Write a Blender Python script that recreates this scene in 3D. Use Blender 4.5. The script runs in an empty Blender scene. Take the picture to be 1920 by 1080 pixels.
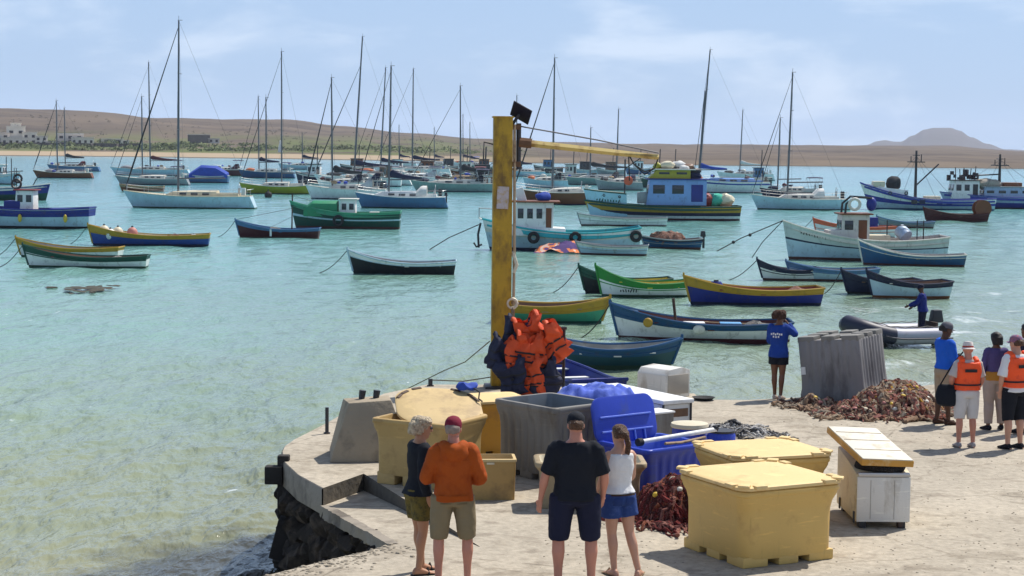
import bpy, bmesh, math, random
from mathutils import Vector, Matrix, noise
random.seed(11)
R = math.radians; PI = math.pi
sc = bpy.context.scene
COL = sc.collection
WZ = -1.7            # water level; the quay top is z = 0
CAMZ = 4.6; FPX = 3400.0
PITCH = math.atan((540 - 273) / FPX); ROLL = math.atan(.0105)

# ------------------------------------------------------------------ survey helpers
_c, _s = math.cos(ROLL), math.sin(ROLL); _cp, _sp = math.cos(PITCH), math.sin(PITCH)
def ray(px, py):
    x = (px - 960) / FPX; y = (540 - py) / FPX
    a = x * _c - y * _s; b = x * _s + y * _c
    return Vector((a, _cp + b * _sp, -_sp + b * _cp))
def P(px, py, z=0.0):
    d = ray(px, py); t = (z - CAMZ) / d.z
    return Vector((d.x * t, d.y * t, z))
def PD(px, py, Y):
    d = ray(px, py); t = Y / d.y
    return Vector((d.x * t, Y, CAMZ + d.z * t))
def hor(px): return 273 + (px - 960) * .0105

# ------------------------------------------------------------------ mesh builder
class MB:
    def __init__(self): self.v = []; self.f = []
    def add(self, vs, fs, M=None):
        o = len(self.v)
        for v in vs:
            v = Vector(v)
            self.v.append(M @ v if M else v)
        self.f += [[i + o for i in f] for f in fs]
        return self
    def box(self, c, s, M=None, rot=None, taper=1.0):
        x, y, z = s[0] / 2, s[1] / 2, s[2] / 2; k = taper
        vs = [(-x, -y, -z), (x, -y, -z), (x, y, -z), (-x, y, -z), (-x * k, -y * k, z), (x * k, -y * k, z), (x * k, y * k, z), (-x * k, y * k, z)]
        T = Matrix.Translation(c)
        if rot is not None: T = T @ rot
        if M: T = M @ T
        return self.add(vs, [(0, 3, 2, 1), (4, 5, 6, 7), (0, 1, 5, 4), (1, 2, 6, 5), (2, 3, 7, 6), (3, 0, 4, 7)], T)
    def loft(self, rings, cap0=True, cap1=True, closed=True, M=None):
        n = len(rings[0]); vs = []; fs = []
        for r in rings: vs += list(r)
        for i in range(len(rings) - 1):
            for j in range(n if closed else n - 1):
                k = (j + 1) % n
                fs.append((i * n + j, i * n + k, (i + 1) * n + k, (i + 1) * n + j))
        if cap0: fs.append(tuple(range(n - 1, -1, -1)))
        if cap1: fs.append(tuple((len(rings) - 1) * n + j for j in range(n)))
        return self.add(vs, fs, M)
    def tube(self, pts, r, n=6, cap=True, M=None, flat=None):
        pts = [Vector(p) for p in pts]
        rs = r if isinstance(r, (list, tuple)) else [r] * len(pts)
        t = (pts[1] - pts[0]).normalized()
        u = t.orthogonal().normalized() if flat is None else Vector(flat)
        rings = []
        for i, p in enumerate(pts):
            if i == 0: d = pts[1] - pts[0]
            elif i == len(pts) - 1: d = pts[-1] - pts[-2]
            else: d = (pts[i + 1] - p).normalized() + (p - pts[i - 1]).normalized()
            if d.length < 1e-9: d = t.copy()
            d.normalize()
            u = (u - d * u.dot(d))
            if u.length < 1e-6: u = d.orthogonal()
            u.normalize(); w = d.cross(u)
            rr = rs[i]
            ra, rb = rr if isinstance(rr, (tuple, list)) else (rr, rr)
            rings.append([p + u * (math.cos(2 * PI * (k + .5) / n) * ra) + w * (math.sin(2 * PI * (k + .5) / n) * rb) for k in range(n)])
        return self.loft(rings, cap, cap, True, M)
    def ell(self, c, r, nu=12, nv=8, M=None, rot=None):
        vs = [(0, 0, -1)]; fs = []
        for i in range(1, nv):
            a = -PI / 2 + PI * i / nv
            for j in range(nu):
                b = 2 * PI * j / nu
                vs.append((math.cos(a) * math.cos(b), math.cos(a) * math.sin(b), math.sin(a)))
        vs.append((0, 0, 1)); top = len(vs) - 1
        for j in range(nu): fs.append((0, 1 + (j + 1) % nu, 1 + j))
        for i in range(nv - 2):
            for j in range(nu):
                k = (j + 1) % nu
                fs.append((1 + i * nu + j, 1 + i * nu + k, 1 + (i + 1) * nu + k, 1 + (i + 1) * nu + j))
        for j in range(nu): fs.append((1 + (nv - 2) * nu + j, 1 + (nv - 2) * nu + (j + 1) % nu, top))
        rr = r if isinstance(r, (tuple, list)) else (r, r, r)
        T = Matrix.Translation(c) @ (rot if rot is not None else Matrix.Identity(4)) @ Matrix.Diagonal((rr[0], rr[1], rr[2], 1))
        if M: T = M @ T
        return self.add(vs, fs, T)
    def lathe(self, prof, n=20, c=(0, 0, 0), M=None, cap=True):
        rings = [[(c[0] + r * math.cos(2 * PI * k / n), c[1] + r * math.sin(2 * PI * k / n), c[2] + z) for k in range(n)] for r, z in prof]
        return self.loft(rings, cap, cap, True, M)
    def grid(self, fn, nu, nv, M=None):
        vs = [fn(i / nu, j / nv) for j in range(nv + 1) for i in range(nu + 1)]; fs = []
        for j in range(nv):
            for i in range(nu):
                a = j * (nu + 1) + i
                fs.append((a, a + 1, a + nu + 2, a + nu + 1))
        return self.add(vs, fs, M)
    def torus(self, c, Rr, r, n=16, m=8, rot=None, M=None):
        rings = []
        for i in range(n):
            a = 2 * PI * i / n
            rings.append([((Rr + r * math.cos(2 * PI * k / m)) * math.cos(a), (Rr + r * math.cos(2 * PI * k / m)) * math.sin(a), r * math.sin(2 * PI * k / m)) for k in range(m)])
        rings.append(rings[0])
        T = Matrix.Translation(c) @ (rot if rot is not None else Matrix.Identity(4))
        if M: T = M @ T
        return self.loft(rings, False, False, True, T)
    def jitter(self, a, s, seed=0.0):
        off = Vector((seed * 7.3, seed * 3.1, seed * 5.7))
        self.v = [v + noise.noise_vector(v * s + off) * a for v in self.v]
        return self
    def build(self, name, mat, parent=None, smooth=True, ang=38, bevel=0.0, seg=2, weld=False):
        bm = bmesh.new()
        vs = [bm.verts.new(v) for v in self.v]
        for f in self.f:
            try: bm.faces.new([vs[i] for i in f])
            except ValueError: pass
        if weld: bmesh.ops.remove_doubles(bm, verts=bm.verts[:], dist=1e-4)
        bmesh.ops.recalc_face_normals(bm, faces=bm.faces[:])
        ca = math.cos(R(ang))
        if bevel > 0:
            es = [e for e in bm.edges if len(e.link_faces) == 2 and e.link_faces[0].normal.dot(e.link_faces[1].normal) < math.cos(R(30))]
            bmesh.ops.bevel(bm, geom=es, offset=bevel, segments=seg, affect='EDGES', profile=.6)
        if smooth:
            for f in bm.faces: f.smooth = True
            for e in bm.edges:
                if len(e.link_faces) == 2 and e.link_faces[0].normal.dot(e.link_faces[1].normal) < ca: e.smooth = False
        me = bpy.data.meshes.new(name); bm.to_mesh(me); bm.free()
        o = bpy.data.objects.new(name, me); COL.objects.link(o)
        if mat is not None:
            for m in (mat if isinstance(mat, (list, tuple)) else [mat]): me.materials.append(m)
        if parent is not None: o.parent = parent
        return o

def tag(o, label=None, cat=None, group=None, kind=None):
    if label: o['label'] = label
    if cat: o['category'] = cat
    if group: o['group'] = group
    if kind: o['kind'] = kind
    return o
def thing(name, label, cat, loc, rz=0.0, group=None, rot=None):
    o = bpy.data.objects.new(name, None); COL.objects.link(o)
    o.empty_display_size = .2
    o.location = loc
    o.rotation_euler = rot if rot else (0, 0, rz)
    return tag(o, label, cat, group)
RX = lambda a: Matrix.Rotation(a, 4, 'X')
RY = lambda a: Matrix.Rotation(a, 4, 'Y')
RZ = lambda a: Matrix.Rotation(a, 4, 'Z')

# ------------------------------------------------------------------ materials
_mats = {}
def M(name, col=None, rough=.6, var=.12, vs=2.5, col2=None, amt=.0, s2=5.0, metal=0.0, bump=0.0, bs=30.0, streak=0.0, spec=.4, trans=0.0):
    if name in _mats: return _mats[name]
    m = bpy.data.materials.new(name); m.use_nodes = True; nt = m.node_tree; N = nt.nodes; L = nt.links
    b = N['Principled BSDF']; b.inputs['Roughness'].default_value = rough; b.inputs['Metallic'].default_value = metal
    b.inputs['Specular IOR Level'].default_value = spec
    tc = N.new('ShaderNodeTexCoord'); n1 = N.new('ShaderNodeTexNoise'); n1.inputs['Scale'].default_value = vs; n1.inputs['Detail'].default_value = 5
    L.new(tc.outputs['Object'], n1.inputs['Vector'])
    mx = N.new('ShaderNodeMix'); mx.data_type = 'RGBA'
    mx.inputs['A'].default_value = (*[max(0, c * (1 - 1.6 * var)) for c in col], 1); mx.inputs['B'].default_value = (*[min(1, c * (1 + 1.6 * var)) for c in col], 1)
    L.new(n1.outputs['Fac'], mx.inputs['Factor'])
    out = mx.outputs['Result']
    if col2:
        n2 = N.new('ShaderNodeTexNoise'); n2.inputs['Scale'].default_value = s2; n2.inputs['Detail'].default_value = 6; n2.inputs['Roughness'].default_value = .65
        if streak:
            mp = N.new('ShaderNodeMapping'); mp.inputs['Scale'].default_value = (1, 1, streak); L.new(tc.outputs['Object'], mp.inputs['Vector']); L.new(mp.outputs['Vector'], n2.inputs['Vector'])
        else: L.new(tc.outputs['Object'], n2.inputs['Vector'])
        rp = N.new('ShaderNodeMapRange'); rp.inputs['From Min'].default_value = .62 - amt * .3; rp.inputs['From Max'].default_value = .74 - amt * .2
        rp.inputs['To Max'].default_value = min(1, .35 + amt)
        L.new(n2.outputs['Fac'], rp.inputs['Value'])
        m2 = N.new('ShaderNodeMix'); m2.data_type = 'RGBA'; m2.inputs['B'].default_value = (*col2, 1)
        L.new(out, m2.inputs['A']); L.new(rp.outputs['Result'], m2.inputs['Factor']); out = m2.outputs['Result']
    L.new(out, b.inputs['Base Color'])
    if bump:
        n3 = N.new('ShaderNodeTexNoise'); n3.inputs['Scale'].default_value = bs; n3.inputs['Detail'].default_value = 4
        L.new(tc.outputs['Object'], n3.inputs['Vector'])
        bp = N.new('ShaderNodeBump'); bp.inputs['Strength'].default_value = bump; bp.inputs['Distance'].default_value = .03
        L.new(n3.outputs['Fac'], bp.inputs['Height']); L.new(bp.outputs['Normal'], b.inputs['Normal'])
    _mats[name] = m
    return m
DIRT = (.10, .075, .05); RUST = (.16, .06, .02)
def paint(name, col, dirt=.35, rough=.5):
    return M('paint_' + name, col, rough, .13, 1.2, tuple(c * .35 + d * .5 for c, d in zip(col, DIRT)), dirt * .7, 4.5, streak=.5, spec=.35)
white = paint('white', (.74, .74, .72)); offw = paint('offwhite', (.6, .58, .52)); pale = paint('pale_blue', (.42, .55, .63)); grey = paint('grey', (.26, .28, .29))
navy = paint('navy', (.010, .016, .05)); blue = paint('blue', (.02, .06, .26)); royal = paint('royal', (.012, .024, .20)); sea = paint('sea_blue', (.014, .075, .18))
black = paint('black', (.008, .011, .015)); dgreen = paint('dark_green', (.006, .062, .045)); green = paint('green', (.02, .21, .035)); mint = paint('mint', (.045, .27, .16))
yellow = paint('yellow', (.6, .40, .04)); ochre = paint('ochre', (.40, .235, .022)); red = paint('red', (.20, .02, .02)); maroon = paint('maroon', (.07, .010, .014))
brown = paint('brown', (.17, .055, .02)); wood = M('wood_worn', (.34, .23, .13), .7, .25, 4, DIRT, .4, 6, streak=.3); dwood = M('wood_dark', (.07, .04, .025), .7, .25, 4)
turq = paint('turquoise', (.03, .40, .45)); ygreen = paint('yellow_green', (.30, .29, .02)); antif = paint('antifouling', (.09, .03, .025)); agreen = paint('algae', (.03, .07, .04)); cream = paint('cream', (.62, .55, .40))
alum = M('aluminium', (.13, .13, .14), .45, .1, 1, metal=.5); dmetal = M('dark_metal', (.03, .03, .035), .5, .2, 3, RUST, .2, 5); steel = M('steel_rail', (.45, .45, .45), .35, .1, 3, metal=.6)
rubber = M('rubber', (.02, .02, .022), .8, .2, 6, bump=.3); glass = M('window_glass', (.015, .02, .028), .08, .1, 3, spec=.6); wire = M('wire', (.10, .10, .11), .5, .1, 3)
ropem = M('rope', (.20, .17, .12), .9, .3, 20, bump=.5, bs=60); drope = M('rope_dark', (.04, .04, .035), .9, .3, 20, bump=.5, bs=60)
cv_navy = M('canvas_navy', (.015, .02, .055), .85, .2, 3, bump=.6, bs=6); cv_blue = M('canvas_blue', (.02, .06, .35), .8, .2, 3, bump=.6, bs=6); cv_mar = M('canvas_maroon', (.09, .02, .03), .85, .2, 3, bump=.6, bs=6)
cv_dark = M('canvas_dark', (.035, .035, .04), .85, .25, 3, bump=.6, bs=6); cv_white = M('canvas_white', (.6, .6, .58), .8, .15, 3, bump=.6, bs=6); cv_lblue = M('canvas_light_blue', (.12, .25, .55), .8, .2, 3, bump=.6, bs=6)
stripe_blue = paint('stripe_blue', (.02, .04, .28))
# scene-wide values
WPOS = [0, .065, .135, .24, .44, 1]
WCOL = [(.305, .24, .12, 1), (.285, .255, .145, 1), (.25, .295, .20, 1), (.21, .345, .275, 1), (.15, .35, .32, 1), (.105, .315, .34, 1)]
WSPEC = .36; WBUMP = .6; WROUGH = .10; WAVE = .0047
HAZE = .0001
SKYS = .085; SKYMIX = .8; SKYCOL = (3.8, 5.7, 8.9, 1); CLOUD = (9.6, 10.4, 11.6, 1)
SUNE = 4.4; EXPO = .3
# ------------------------------------------------------------------ boats
def lerp(a, b, t): return a + (b - a) * t
class Hull:
    def __init__(s, L, B, F, bow=.5, stern=.1, draft=.35, rake=.35, srake=.12, sw=.72, pw=2.3, zb=.1):
        s.L, s.B, s.F, s.bow, s.st, s.draft, s.rake, s.srake, s.sw, s.pw, s.zb = L, B, F, bow, stern, draft, rake, srake, sw, pw, zb
        s.vw = .3
    def hb(s, t):
        if t < .45: w = s.sw + (1 - s.sw) * math.sin(t / .45 * PI / 2)
        else: w = 1 - ((t - .45) / .55) ** s.pw
        return max(.012, w) * s.B / 2
    def zs(s, t):
        return s.F + s.st * max(0, (.4 - t) / .4) ** 2 + s.bow * max(0, (t - .35) / .65) ** 2.1
    def z(s, t, v):
        return lerp(-s.draft, s.zb, v / s.vw) if v <= s.vw else lerp(s.zb, s.zs(t), (v - s.vw) / (1 - s.vw))
    def vz(s, t, z): return s.vw + (z - s.zb) / (s.zs(t) - s.zb) * (1 - s.vw)
    def pt(s, t, v, side=1, inset=0.0):
        p = .24 + .5 * t * t
        y = max(0.0, s.hb(t) * (max(v, 0) ** p) - inset)
        x = -s.L / 2 + t * s.L
        if t > .5: x -= s.rake * (1 - v) * ((t - .5) / .5) ** 2
        if t < .3: x += s.srake * (1 - v) * ((.3 - t) / .3) ** 2
        return Vector((x, y * side, s.z(t, v)))
    def sheer(s, t, side=1, dz=0.0, inset=0.0):
        q = s.pt(t, 1, side, inset); q.z += dz; return q
    def band(s, root, name, mat, v0, v1, rows=3, ns=22, proud=0.0):
        mb = MB()
        for side in (1, -1):
            mb.grid(lambda a, b: s.pt(a, lerp(v0, v1, b), side, -proud), ns, rows)
        mb.grid(lambda a, b: s.pt(0, lerp(v0, v1, b), 1, -proud) * 1 if a == 1 else (s.pt(0, lerp(v0, v1, b), -1, -proud) if a == 0 else s.pt(0, lerp(v0, v1, b), 2 * a - 1, -proud)), 2, rows)
        return mb.build(name, mat, root, weld=True)
    def bands(s, root, spec):
        """spec: [(fraction of the freeboard, mat, name)] upward from the boot line; the underwater strip first"""
        v = 0.0
        for fr, m, nm in spec:
            v1 = s.vw if fr == 0 else s.vw + (1 - s.vw) * fr
            s.band(root, nm, m, v, v1); v = v1
    def gunwale(s, root, mat, r=.04, ns=24, dz=0.0, name='gunwale'):
        pts = [s.sheer(i / ns, 1, dz) for i in range(ns, -1, -1)] + [s.sheer(i / ns, -1, dz) for i in range(ns + 1)]
        return MB().tube(pts, [(r * 1.25, r)] * len(pts), 6).build(name, mat, root)
    def rub(s, root, mat, v, r=.03, ns=24):
        mb = MB()
        for sd in (1, -1): mb.tube([s.pt(i / ns, v, sd, -.01) for i in range(ns + 1)], r, 5)
        return mb.build('rubbing_strake', mat, root)
    def interior(s, root, lin, flo, zf=.1, t=.05, ns=18, th=3, thm=None, foredeck=None):
        mb = MB(); s0, s1 = .02, .95
        def q(a, b, sd):
            u = lerp(s0, s1, a); zt = s.zs(u) - .012
            zz = lerp(zt, min(zf, zt - .1), b); v = min(1, s.vz(u, zz))
            return s.pt(u, v, sd, t)
        for sd in (1, -1): mb.grid(lambda a, b: q(a, b, sd), ns, 3)
        for a in (0, 1): mb.grid(lambda c, b: q(a, b, 1).lerp(q(a, b, -1), c), 1, 3)
        mb.build('lining', lin, root, weld=True)
        fb = MB().grid(lambda a, b: q(a, 1, 1).lerp(q(a, 1, -1), b), ns, 2)
        fb.build('floorboards', flo, root)
        for i in range(th):
            u = lerp(.16, .74, i / max(1, th - 1)); w = 2 * (s.hb(u) - t) * .98
            MB().box((-s.L / 2 + u * s.L, 0, s.zs(u) - .17), (.22, w, .04)).build('thwart', thm or lin, root, bevel=.008)
        if foredeck:
            n = 6
            MB().grid(lambda a, b: s.sheer(lerp(.84, .985, a), 1, -.015, .02).lerp(s.sheer(lerp(.84, .985, a), -1, -.015, .02), b), n, 2).build('foredeck', foredeck, root)
    def deck(s, root, mat, dz=-.06, camber=.06, ns=20, s0=0.0, s1=1.0, name='deck'):
        def f(a, b):
            u = lerp(s0, s1, a); p = s.sheer(u, 1, dz, .015).lerp(s.sheer(u, -1, dz, .015), b); p.z += camber * (1 - (2 * b - 1) ** 2) * s.hb(u) / (s.B / 2); return p
        return MB().grid(f, ns, 4).build(name, mat, root)

FBOAT = 'small open fishing boats moored in the bay'
def place(x0, x1, yw, head=0.0, B=1.7, flip=False):
    """root location, rotation and length of a boat whose ends show at x0 and x1 and whose near waterline shows at yw"""
    cx = (x0 + x1) / 2; c = P(cx, yw, WZ); k = FPX / c.y
    th = R(head); L = ((x1 - x0) / k - .6 * B * abs(math.sin(th))) / math.cos(th)
    c.y += .38 * B * math.cos(th)
    rz = (0 if flip else PI) + th
    return c, rz, L, k
def rope(root, pts, r=.018, mat=None, name='mooring_rope', n=5):
    return MB().tube(pts, r, n).build(name, mat or drope, root)
def bowline(root, H, dx=1.5, dz=None, r=.02, sag=.25):
    a = H.sheer(1) + Vector((.0, 0, -.05)); b = Vector((a.x + dx, random.uniform(-.3, .3), -.1))
    pts = [a.lerp(b, i / 8) - Vector((0, 0, sag * math.sin(PI * i / 8))) for i in range(9)]
    return rope(root, pts, r)
def outboard(root, H, y=0, mat=None):
    p = H.sheer(0); mb = MB()
    mb.box((p.x - .12, y, p.z + .28), (.34, .28, .36), taper=.75); mb.build('outboard_motor', mat or dmetal, root, bevel=.05)
    MB().box((p.x - .16, y, p.z - .25), (.14, .1, .75)).build('outboard_leg', dmetal, root, bevel=.02)

def open_boat(label, x0, x1, yw, spec, gun, lin, flo=None, head=0.0, flip=False, B=None, F=.5, bow=.5, stern=.1, th=3, thm=None, fore=None, gr=.04, rub=None, line=1.4, loc=None, rz=None, L=None, sw=.72, rake=.4, tilt=0):
    BB = B or 1.7
    if loc is None: loc, rz, L, k = place(x0, x1, yw, head, BB, flip)
    root = thing('fishing_boat', label, 'boat', loc, rz, FBOAT)
    root.rotation_euler = (R(tilt), 0, rz)
    H = Hull(L, BB, F, bow, stern, .3, rake, sw=sw)
    H.bands(root, spec)
    H.gunwale(root, gun, gr)
    H.interior(root, lin, flo or wood, th=th, thm=thm, foredeck=fore)
    H.rub(root, *(rub or (gun, random.choice((.62, .74, .8)), .02)))
    # stem post
    a, b = H.pt(1, .3), H.sheer(1, 1, .12)
    MB().tube([a, H.pt(1, .65), H.sheer(1), b], [.05, .05, .05, .04], 6).build('stem_post', gun, root)
    if line: bowline(root, H, line)
    root['_'] = 0; del root['_']
    return root, H
def cargo(name, label, cat, root, lp, build):
    """a loose thing lying in a boat: its own top-level object at the boat's spot"""
    w = Matrix.Translation(root.location) @ root.rotation_euler.to_matrix().to_4x4() @ Vector(lp)
    t = thing(name, label, cat, w, root.rotation_euler.z)
    build(t); return t

def wheelhouse(root, x, L, W, h, z, wall, roof, nwin=3, rake=.12, over=.12, door=True, wz=.62, wh=.34, glassm=None, y=0):
    """house with raked front (front is +x), separate panes each with a frame"""
    f, b, w = x + L / 2, x - L / 2, W / 2
    MB().add([(b, y - w, z), (f, y - w, z), (f, y + w, z), (b, y + w, z), (b, y - w * .94, z + h), (f - rake, y - w * .94, z + h), (f - rake, y + w * .94, z + h), (b, y + w * .94, z + h)],
             [(0, 1, 2, 3), (4, 5, 6, 7), (0, 1, 5, 4), (1, 2, 6, 5), (2, 3, 7, 6), (3, 0, 4, 7)]).build('wheelhouse', wall, root, bevel=.03)
    rf = MB().box((x - rake / 2, y, z + h + .04), (L + 2 * over, W + 2 * over, .09)).build('roof', roof, root, bevel=.03)
    g = glassm or glass; zc = z + h * wz
    for sd in (1, -1):
        for i in range(nwin):
            wx = b + (L - rake * .8) * (i + .5) / nwin; ww = (L - rake) / nwin * .62
            if i == 0 and door and nwin > 1:
                MB().box((wx, y + sd * (w * .97 + .012), z + h * .42), (ww, .03, h * .78)).build('door', roof, root, bevel=.01); continue
            yy = y + sd * (w * (1 - .06 * wz) + .008)
            o = MB().box((wx, yy, zc), (ww, .02, h * wh)).build('window', g, root, bevel=.004)
            MB().box((wx, yy + sd * .004, zc + h * wh / 2 + .02), (ww + .06, .03, .035)).build('sill', wall, o)
    for i in range(2):
        wy = y + w * (i - .5) * .95
        q = MB().box((f - rake * wz + .012, wy, zc), (.02, w * .7, h * wh), rot=RY(-math.atan(rake / h)))
        q.build('window', g, root, bevel=.004)
    return z + h + .085
def tyre(root, x, y, z, r=.32): MB().torus((x, y, z), r, .11, 18, 8, RX(PI / 2)).build('tyre', rubber, root)

YG = 'sailing yachts moored in the bay'
pvc_far = M('dinghy_grey', (.22, .22, .24), .6); orange_far = M('dinghy_orange', (.45, .12, .04), .6)
def yacht(label, x0, x1, yw, hullm, masts, bootm=None, F=.95, bow=.45, stern=.05, cover=None, boom=True, fore=True, furl=cv_dark, deckm=None, cabm=None, dodger=None, head=0.0, stripe=None, flip=False, cab=(.3, .68), B=None, boomdir=1, backstay=True, mr=.10, wires=True, outb=False, wingear=True, fth=.45):
    BB = B or 3.2
    loc, rz, L, k = place(x0, x1, yw, head, BB, flip)
    root = thing('sailing_yacht', label, 'sailing yacht', loc, rz, YG)
    H = Hull(L, BB, F, bow, stern, .5, L * .10, -L * .05, sw=.6, pw=2.0, zb=.12)
    sp = [(0, bootm or navy, 'boot_stripe')]
    if stripe: sp += [(.72, hullm, 'hull'), (.86, stripe, 'sheer_stripe'), (1, hullm, 'topside')]
    else: sp += [(1, hullm, 'hull')]
    H.bands(root, sp)
    H.deck(root, deckm or offw, -.04, .1)
    H.gunwale(root, deckm or offw, .035, name='toe_rail')
    cx = (x0 + x1) / 2; sg = 1 if flip else -1
    def zd(u): return H.zs(u) + .03
    # cabin trunk
    s0, s1 = cab; rings = []
    for u, hh, wf in ((s0, .0, .62), (s0, .5, .6), (lerp(s0, s1, .5), .48, .58), (lerp(s0, s1, .85), .36, .5), (s1, .05, .35)):
        hw = H.hb(u) * wf; x = -L / 2 + u * L; z0 = zd(u) - .1; hh = hh * 1.05
        rings.append([(x, -hw, z0), (x, hw, z0), (x, hw * .92, z0 + .1 + hh * .8), (x, hw * .6, z0 + .1 + hh), (x, -hw * .6, z0 + .1 + hh), (x, -hw * .92, z0 + .1 + hh * .8)])
    MB().loft(rings).build('cabin', cabm or offw, root, ang=30)
    for sd in (1, -1):
        for i in range(3):
            u = lerp(s0, s1, .14 + .22 * i); u2 = u + .13 * (s1 - s0); hw = H.hb(u) * .585; hw2 = H.hb(u2) * .58; x = -L / 2 + u * L; x2 = -L / 2 + u2 * L; z = zd(u) + .12
            MB().add([(x, sd * (hw + .05), z), (x2, sd * (hw2 + .05), z), (x2, sd * (hw2 + .03), z + .2), (x, sd * (hw + .03), z + .2), (x, sd * (hw - .06), z), (x2, sd * (hw2 - .06), z), (x2, sd * (hw2 - .08), z + .2), (x, sd * (hw - .08), z + .2)],
                     [(0, 1, 2, 3), (4, 5, 6, 7), (0, 1, 5, 4), (2, 3, 7, 6), (1, 2, 6, 5), (0, 3, 7, 4)]).build('window', glass, root)
    # cockpit coaming, wheel, rails
    xa = -L / 2
    mb = MB()
    for sd in (1, -1): mb.box((xa + .19 * L, sd * BB * .27, zd(.2) + .12), (.2 * L, .09, .3))
    mb.box((xa + .1 * L, 0, zd(.1) + .1), (.09, BB * .52, .26)); mb.build('cockpit_coaming', cabm or offw, root, bevel=.02)
    rl = MB()
    for sd in (1, -1):
        for u in (.02, .12, .3, .48, .66, .82, .97):
            q = H.sheer(u, sd, 0, .06); rl.tube([q, q + Vector((0, 0, .62))], .016, 4)
        for hgt in (.34, .62): rl.tube([H.sheer(i / 16 * .95 + .02, sd, hgt, .06) for i in range(17)], .01, 4)
    rl.tube([H.sheer(.97, 1, .62, .06), H.sheer(1, 1, .66) + Vector((.1, 0, 0)), H.sheer(.97, -1, .62, .06)], .02, 4)
    rl.tube([H.sheer(.02, 1, .62, .06), H.sheer(0, 1, .66, .3) + Vector((-.1, 0, 0)), H.sheer(0, -1, .66, .3) + Vector((-.1, 0, 0)), H.sheer(.02, -1, .62, .06)], .02, 4)
    rl.build('guard_rail', steel, root)
    if wingear:
        g = MB(); x = xa + .05 * L
        g.torus((x + .5, 0, zd(.06) + .75), .42, .025, 16, 5, RY(PI / 2)); g.box((x + .55, 0, zd(.06) + .4), (.16, .16, .75)); g.build('steering_wheel', steel, root)
        g = MB(); g.box((x, BB * .2, zd(.03) + .42), (.35, .5, .7)); g.build('stern_locker', random.choice([cv_white, cv_dark, offw]), root, bevel=.04)
    if dodger:
        u = s0 + .02; x = xa + u * L; hw = H.hb(u) * .72
        MB().grid(lambda a, b: Vector((x - .55 + 1.25 * a * (1 - .0 * b), hw * math.cos(PI * b) * (1 - .12 * a), zd(u) + .15 + (.95 - .75 * max(0, a - .45) / .55) * math.sin(PI * b) ** .55)), 6, 10).build('sprayhood', dodger, root)
    for i, (xb, xt, yt) in enumerate(masts):
        lx = (xb - cx) / k * sg / math.cos(R(head)); lx = max(-L * .48, min(L * .42, lx)); u = (lx + L / 2) / L
        ht = (yw - yt) / k - .0; z0 = zd(max(.02, u)) + (.3 if s0 < u < s1 else 0)
        dx = ((xt - xb) / k - ht * .0105) * sg
        a = Vector((lx, 0, z0 - .35)); b = Vector((lx + dx, 0, ht))
        m = MB().tube([a, a.lerp(b, .5), b], [mr, mr * .95, mr * .7], 8)
        m.tube([b, b + Vector((0, 0, .45))], .02, 4); m.tube([b + Vector((-.35, 0, .05)), b + Vector((.1, 0, .05))], .025, 4)
        mo = m.build('mast', alum, root)
        for fr in ((.5,) if ht < 13 else (.38, .7)):
            q = a.lerp(b, fr); sp_w = BB * .3
            MB().tube([q + Vector((-.1, sp_w, 0)), q, q + Vector((-.1, -sp_w, 0))], .03, 4).build('spreader', alum, mo)
        if wires:
            w = MB()
            for sd in (1, -1):
                w.tube([H.sheer(max(.02, min(.98, u - .02)), sd, 0, .05), a.lerp(b, .5) + Vector((-.1, sd * BB * .3, 0)), b], .011, 3)
                w.tube([H.sheer(max(.02, min(.98, u + .02)), sd, 0, .05), a.lerp(b, .5)], .011, 3)
            if backstay and i == 0: w.tube([b, Vector((-L / 2 + .1, 0, zd(0)))], .011, 3)
            w.build('shroud', wire, root)
        if fore and i == 0:
            c0 = H.sheer(.985, 1, .1); c0.y = 0; bt = a.lerp(b, .97 if fore is True else fore)
            MB().tube([c0, c0.lerp(bt, .04), c0.lerp(bt, .12), c0.lerp(bt, .6), bt], [q * fth for q in (.04, .05, .11, .075, .035)], 7).build('furled_jib', furl, root)
        if boom and (i == 0 or boom == 2):
            bl = min(L * .36, max(1.2, (lx + L / 2) * .96)) if boomdir == 1 else L * .3
            q0 = a + Vector((-.1, 0, 1.65)); q1 = q0 + Vector((-bl, .12, .08))
            MB().tube([q0, q1], .07, 7).build('boom', alum, root)
            if cover:
                pts = [q0 + (q1 - q0) * f + Vector((0, 0, .12 + .55 * (1 - f) ** 2.2)) for f in (0, .06, .15, .35, .6, .85, 1)]
                MB().tube(pts, [(.10, .22), (.15, .42), (.17, .36), (.18, .24), (.16, .19), (.12, .14), (.05, .06)], 10, flat=(0, 1, 0)).jitter(.04, 2.2, i + x0).build('sail_cover', cover, root)
    if outb: outboard(root, H, .4)
    if yw < 380 and yw not in (364,):
        rq = random.Random(int(x0 * 7 + yw)); xs = -L / 2 + L * .13; zt_ = zd(.1) + rq.uniform(1.5, 1.9); cm = rq.choice([cv_navy, cv_dark, cv_mar, cv_dark, cv_navy, cv_blue]); wq = BB * .36
        if rq.random() < .75:
            MB().grid(lambda a, b: Vector((xs + lerp(-.9, .9, a), lerp(-wq, wq, b), zt_ + .16 * (1 - (2 * b - 1) ** 2) - .05 * (2 * a - 1) ** 2)), 5, 6).build('bimini', cm, root)
            fr = MB()
            for ax in (-.85, .85): fr.tube([(xs + ax * .5, -wq, zd(.1)), (xs + ax, -wq, zt_), (xs + ax, wq, zt_), (xs + ax * .5, wq, zd(.1))], .025, 4)
            fr.build('bimini_frame', steel, root)
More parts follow.
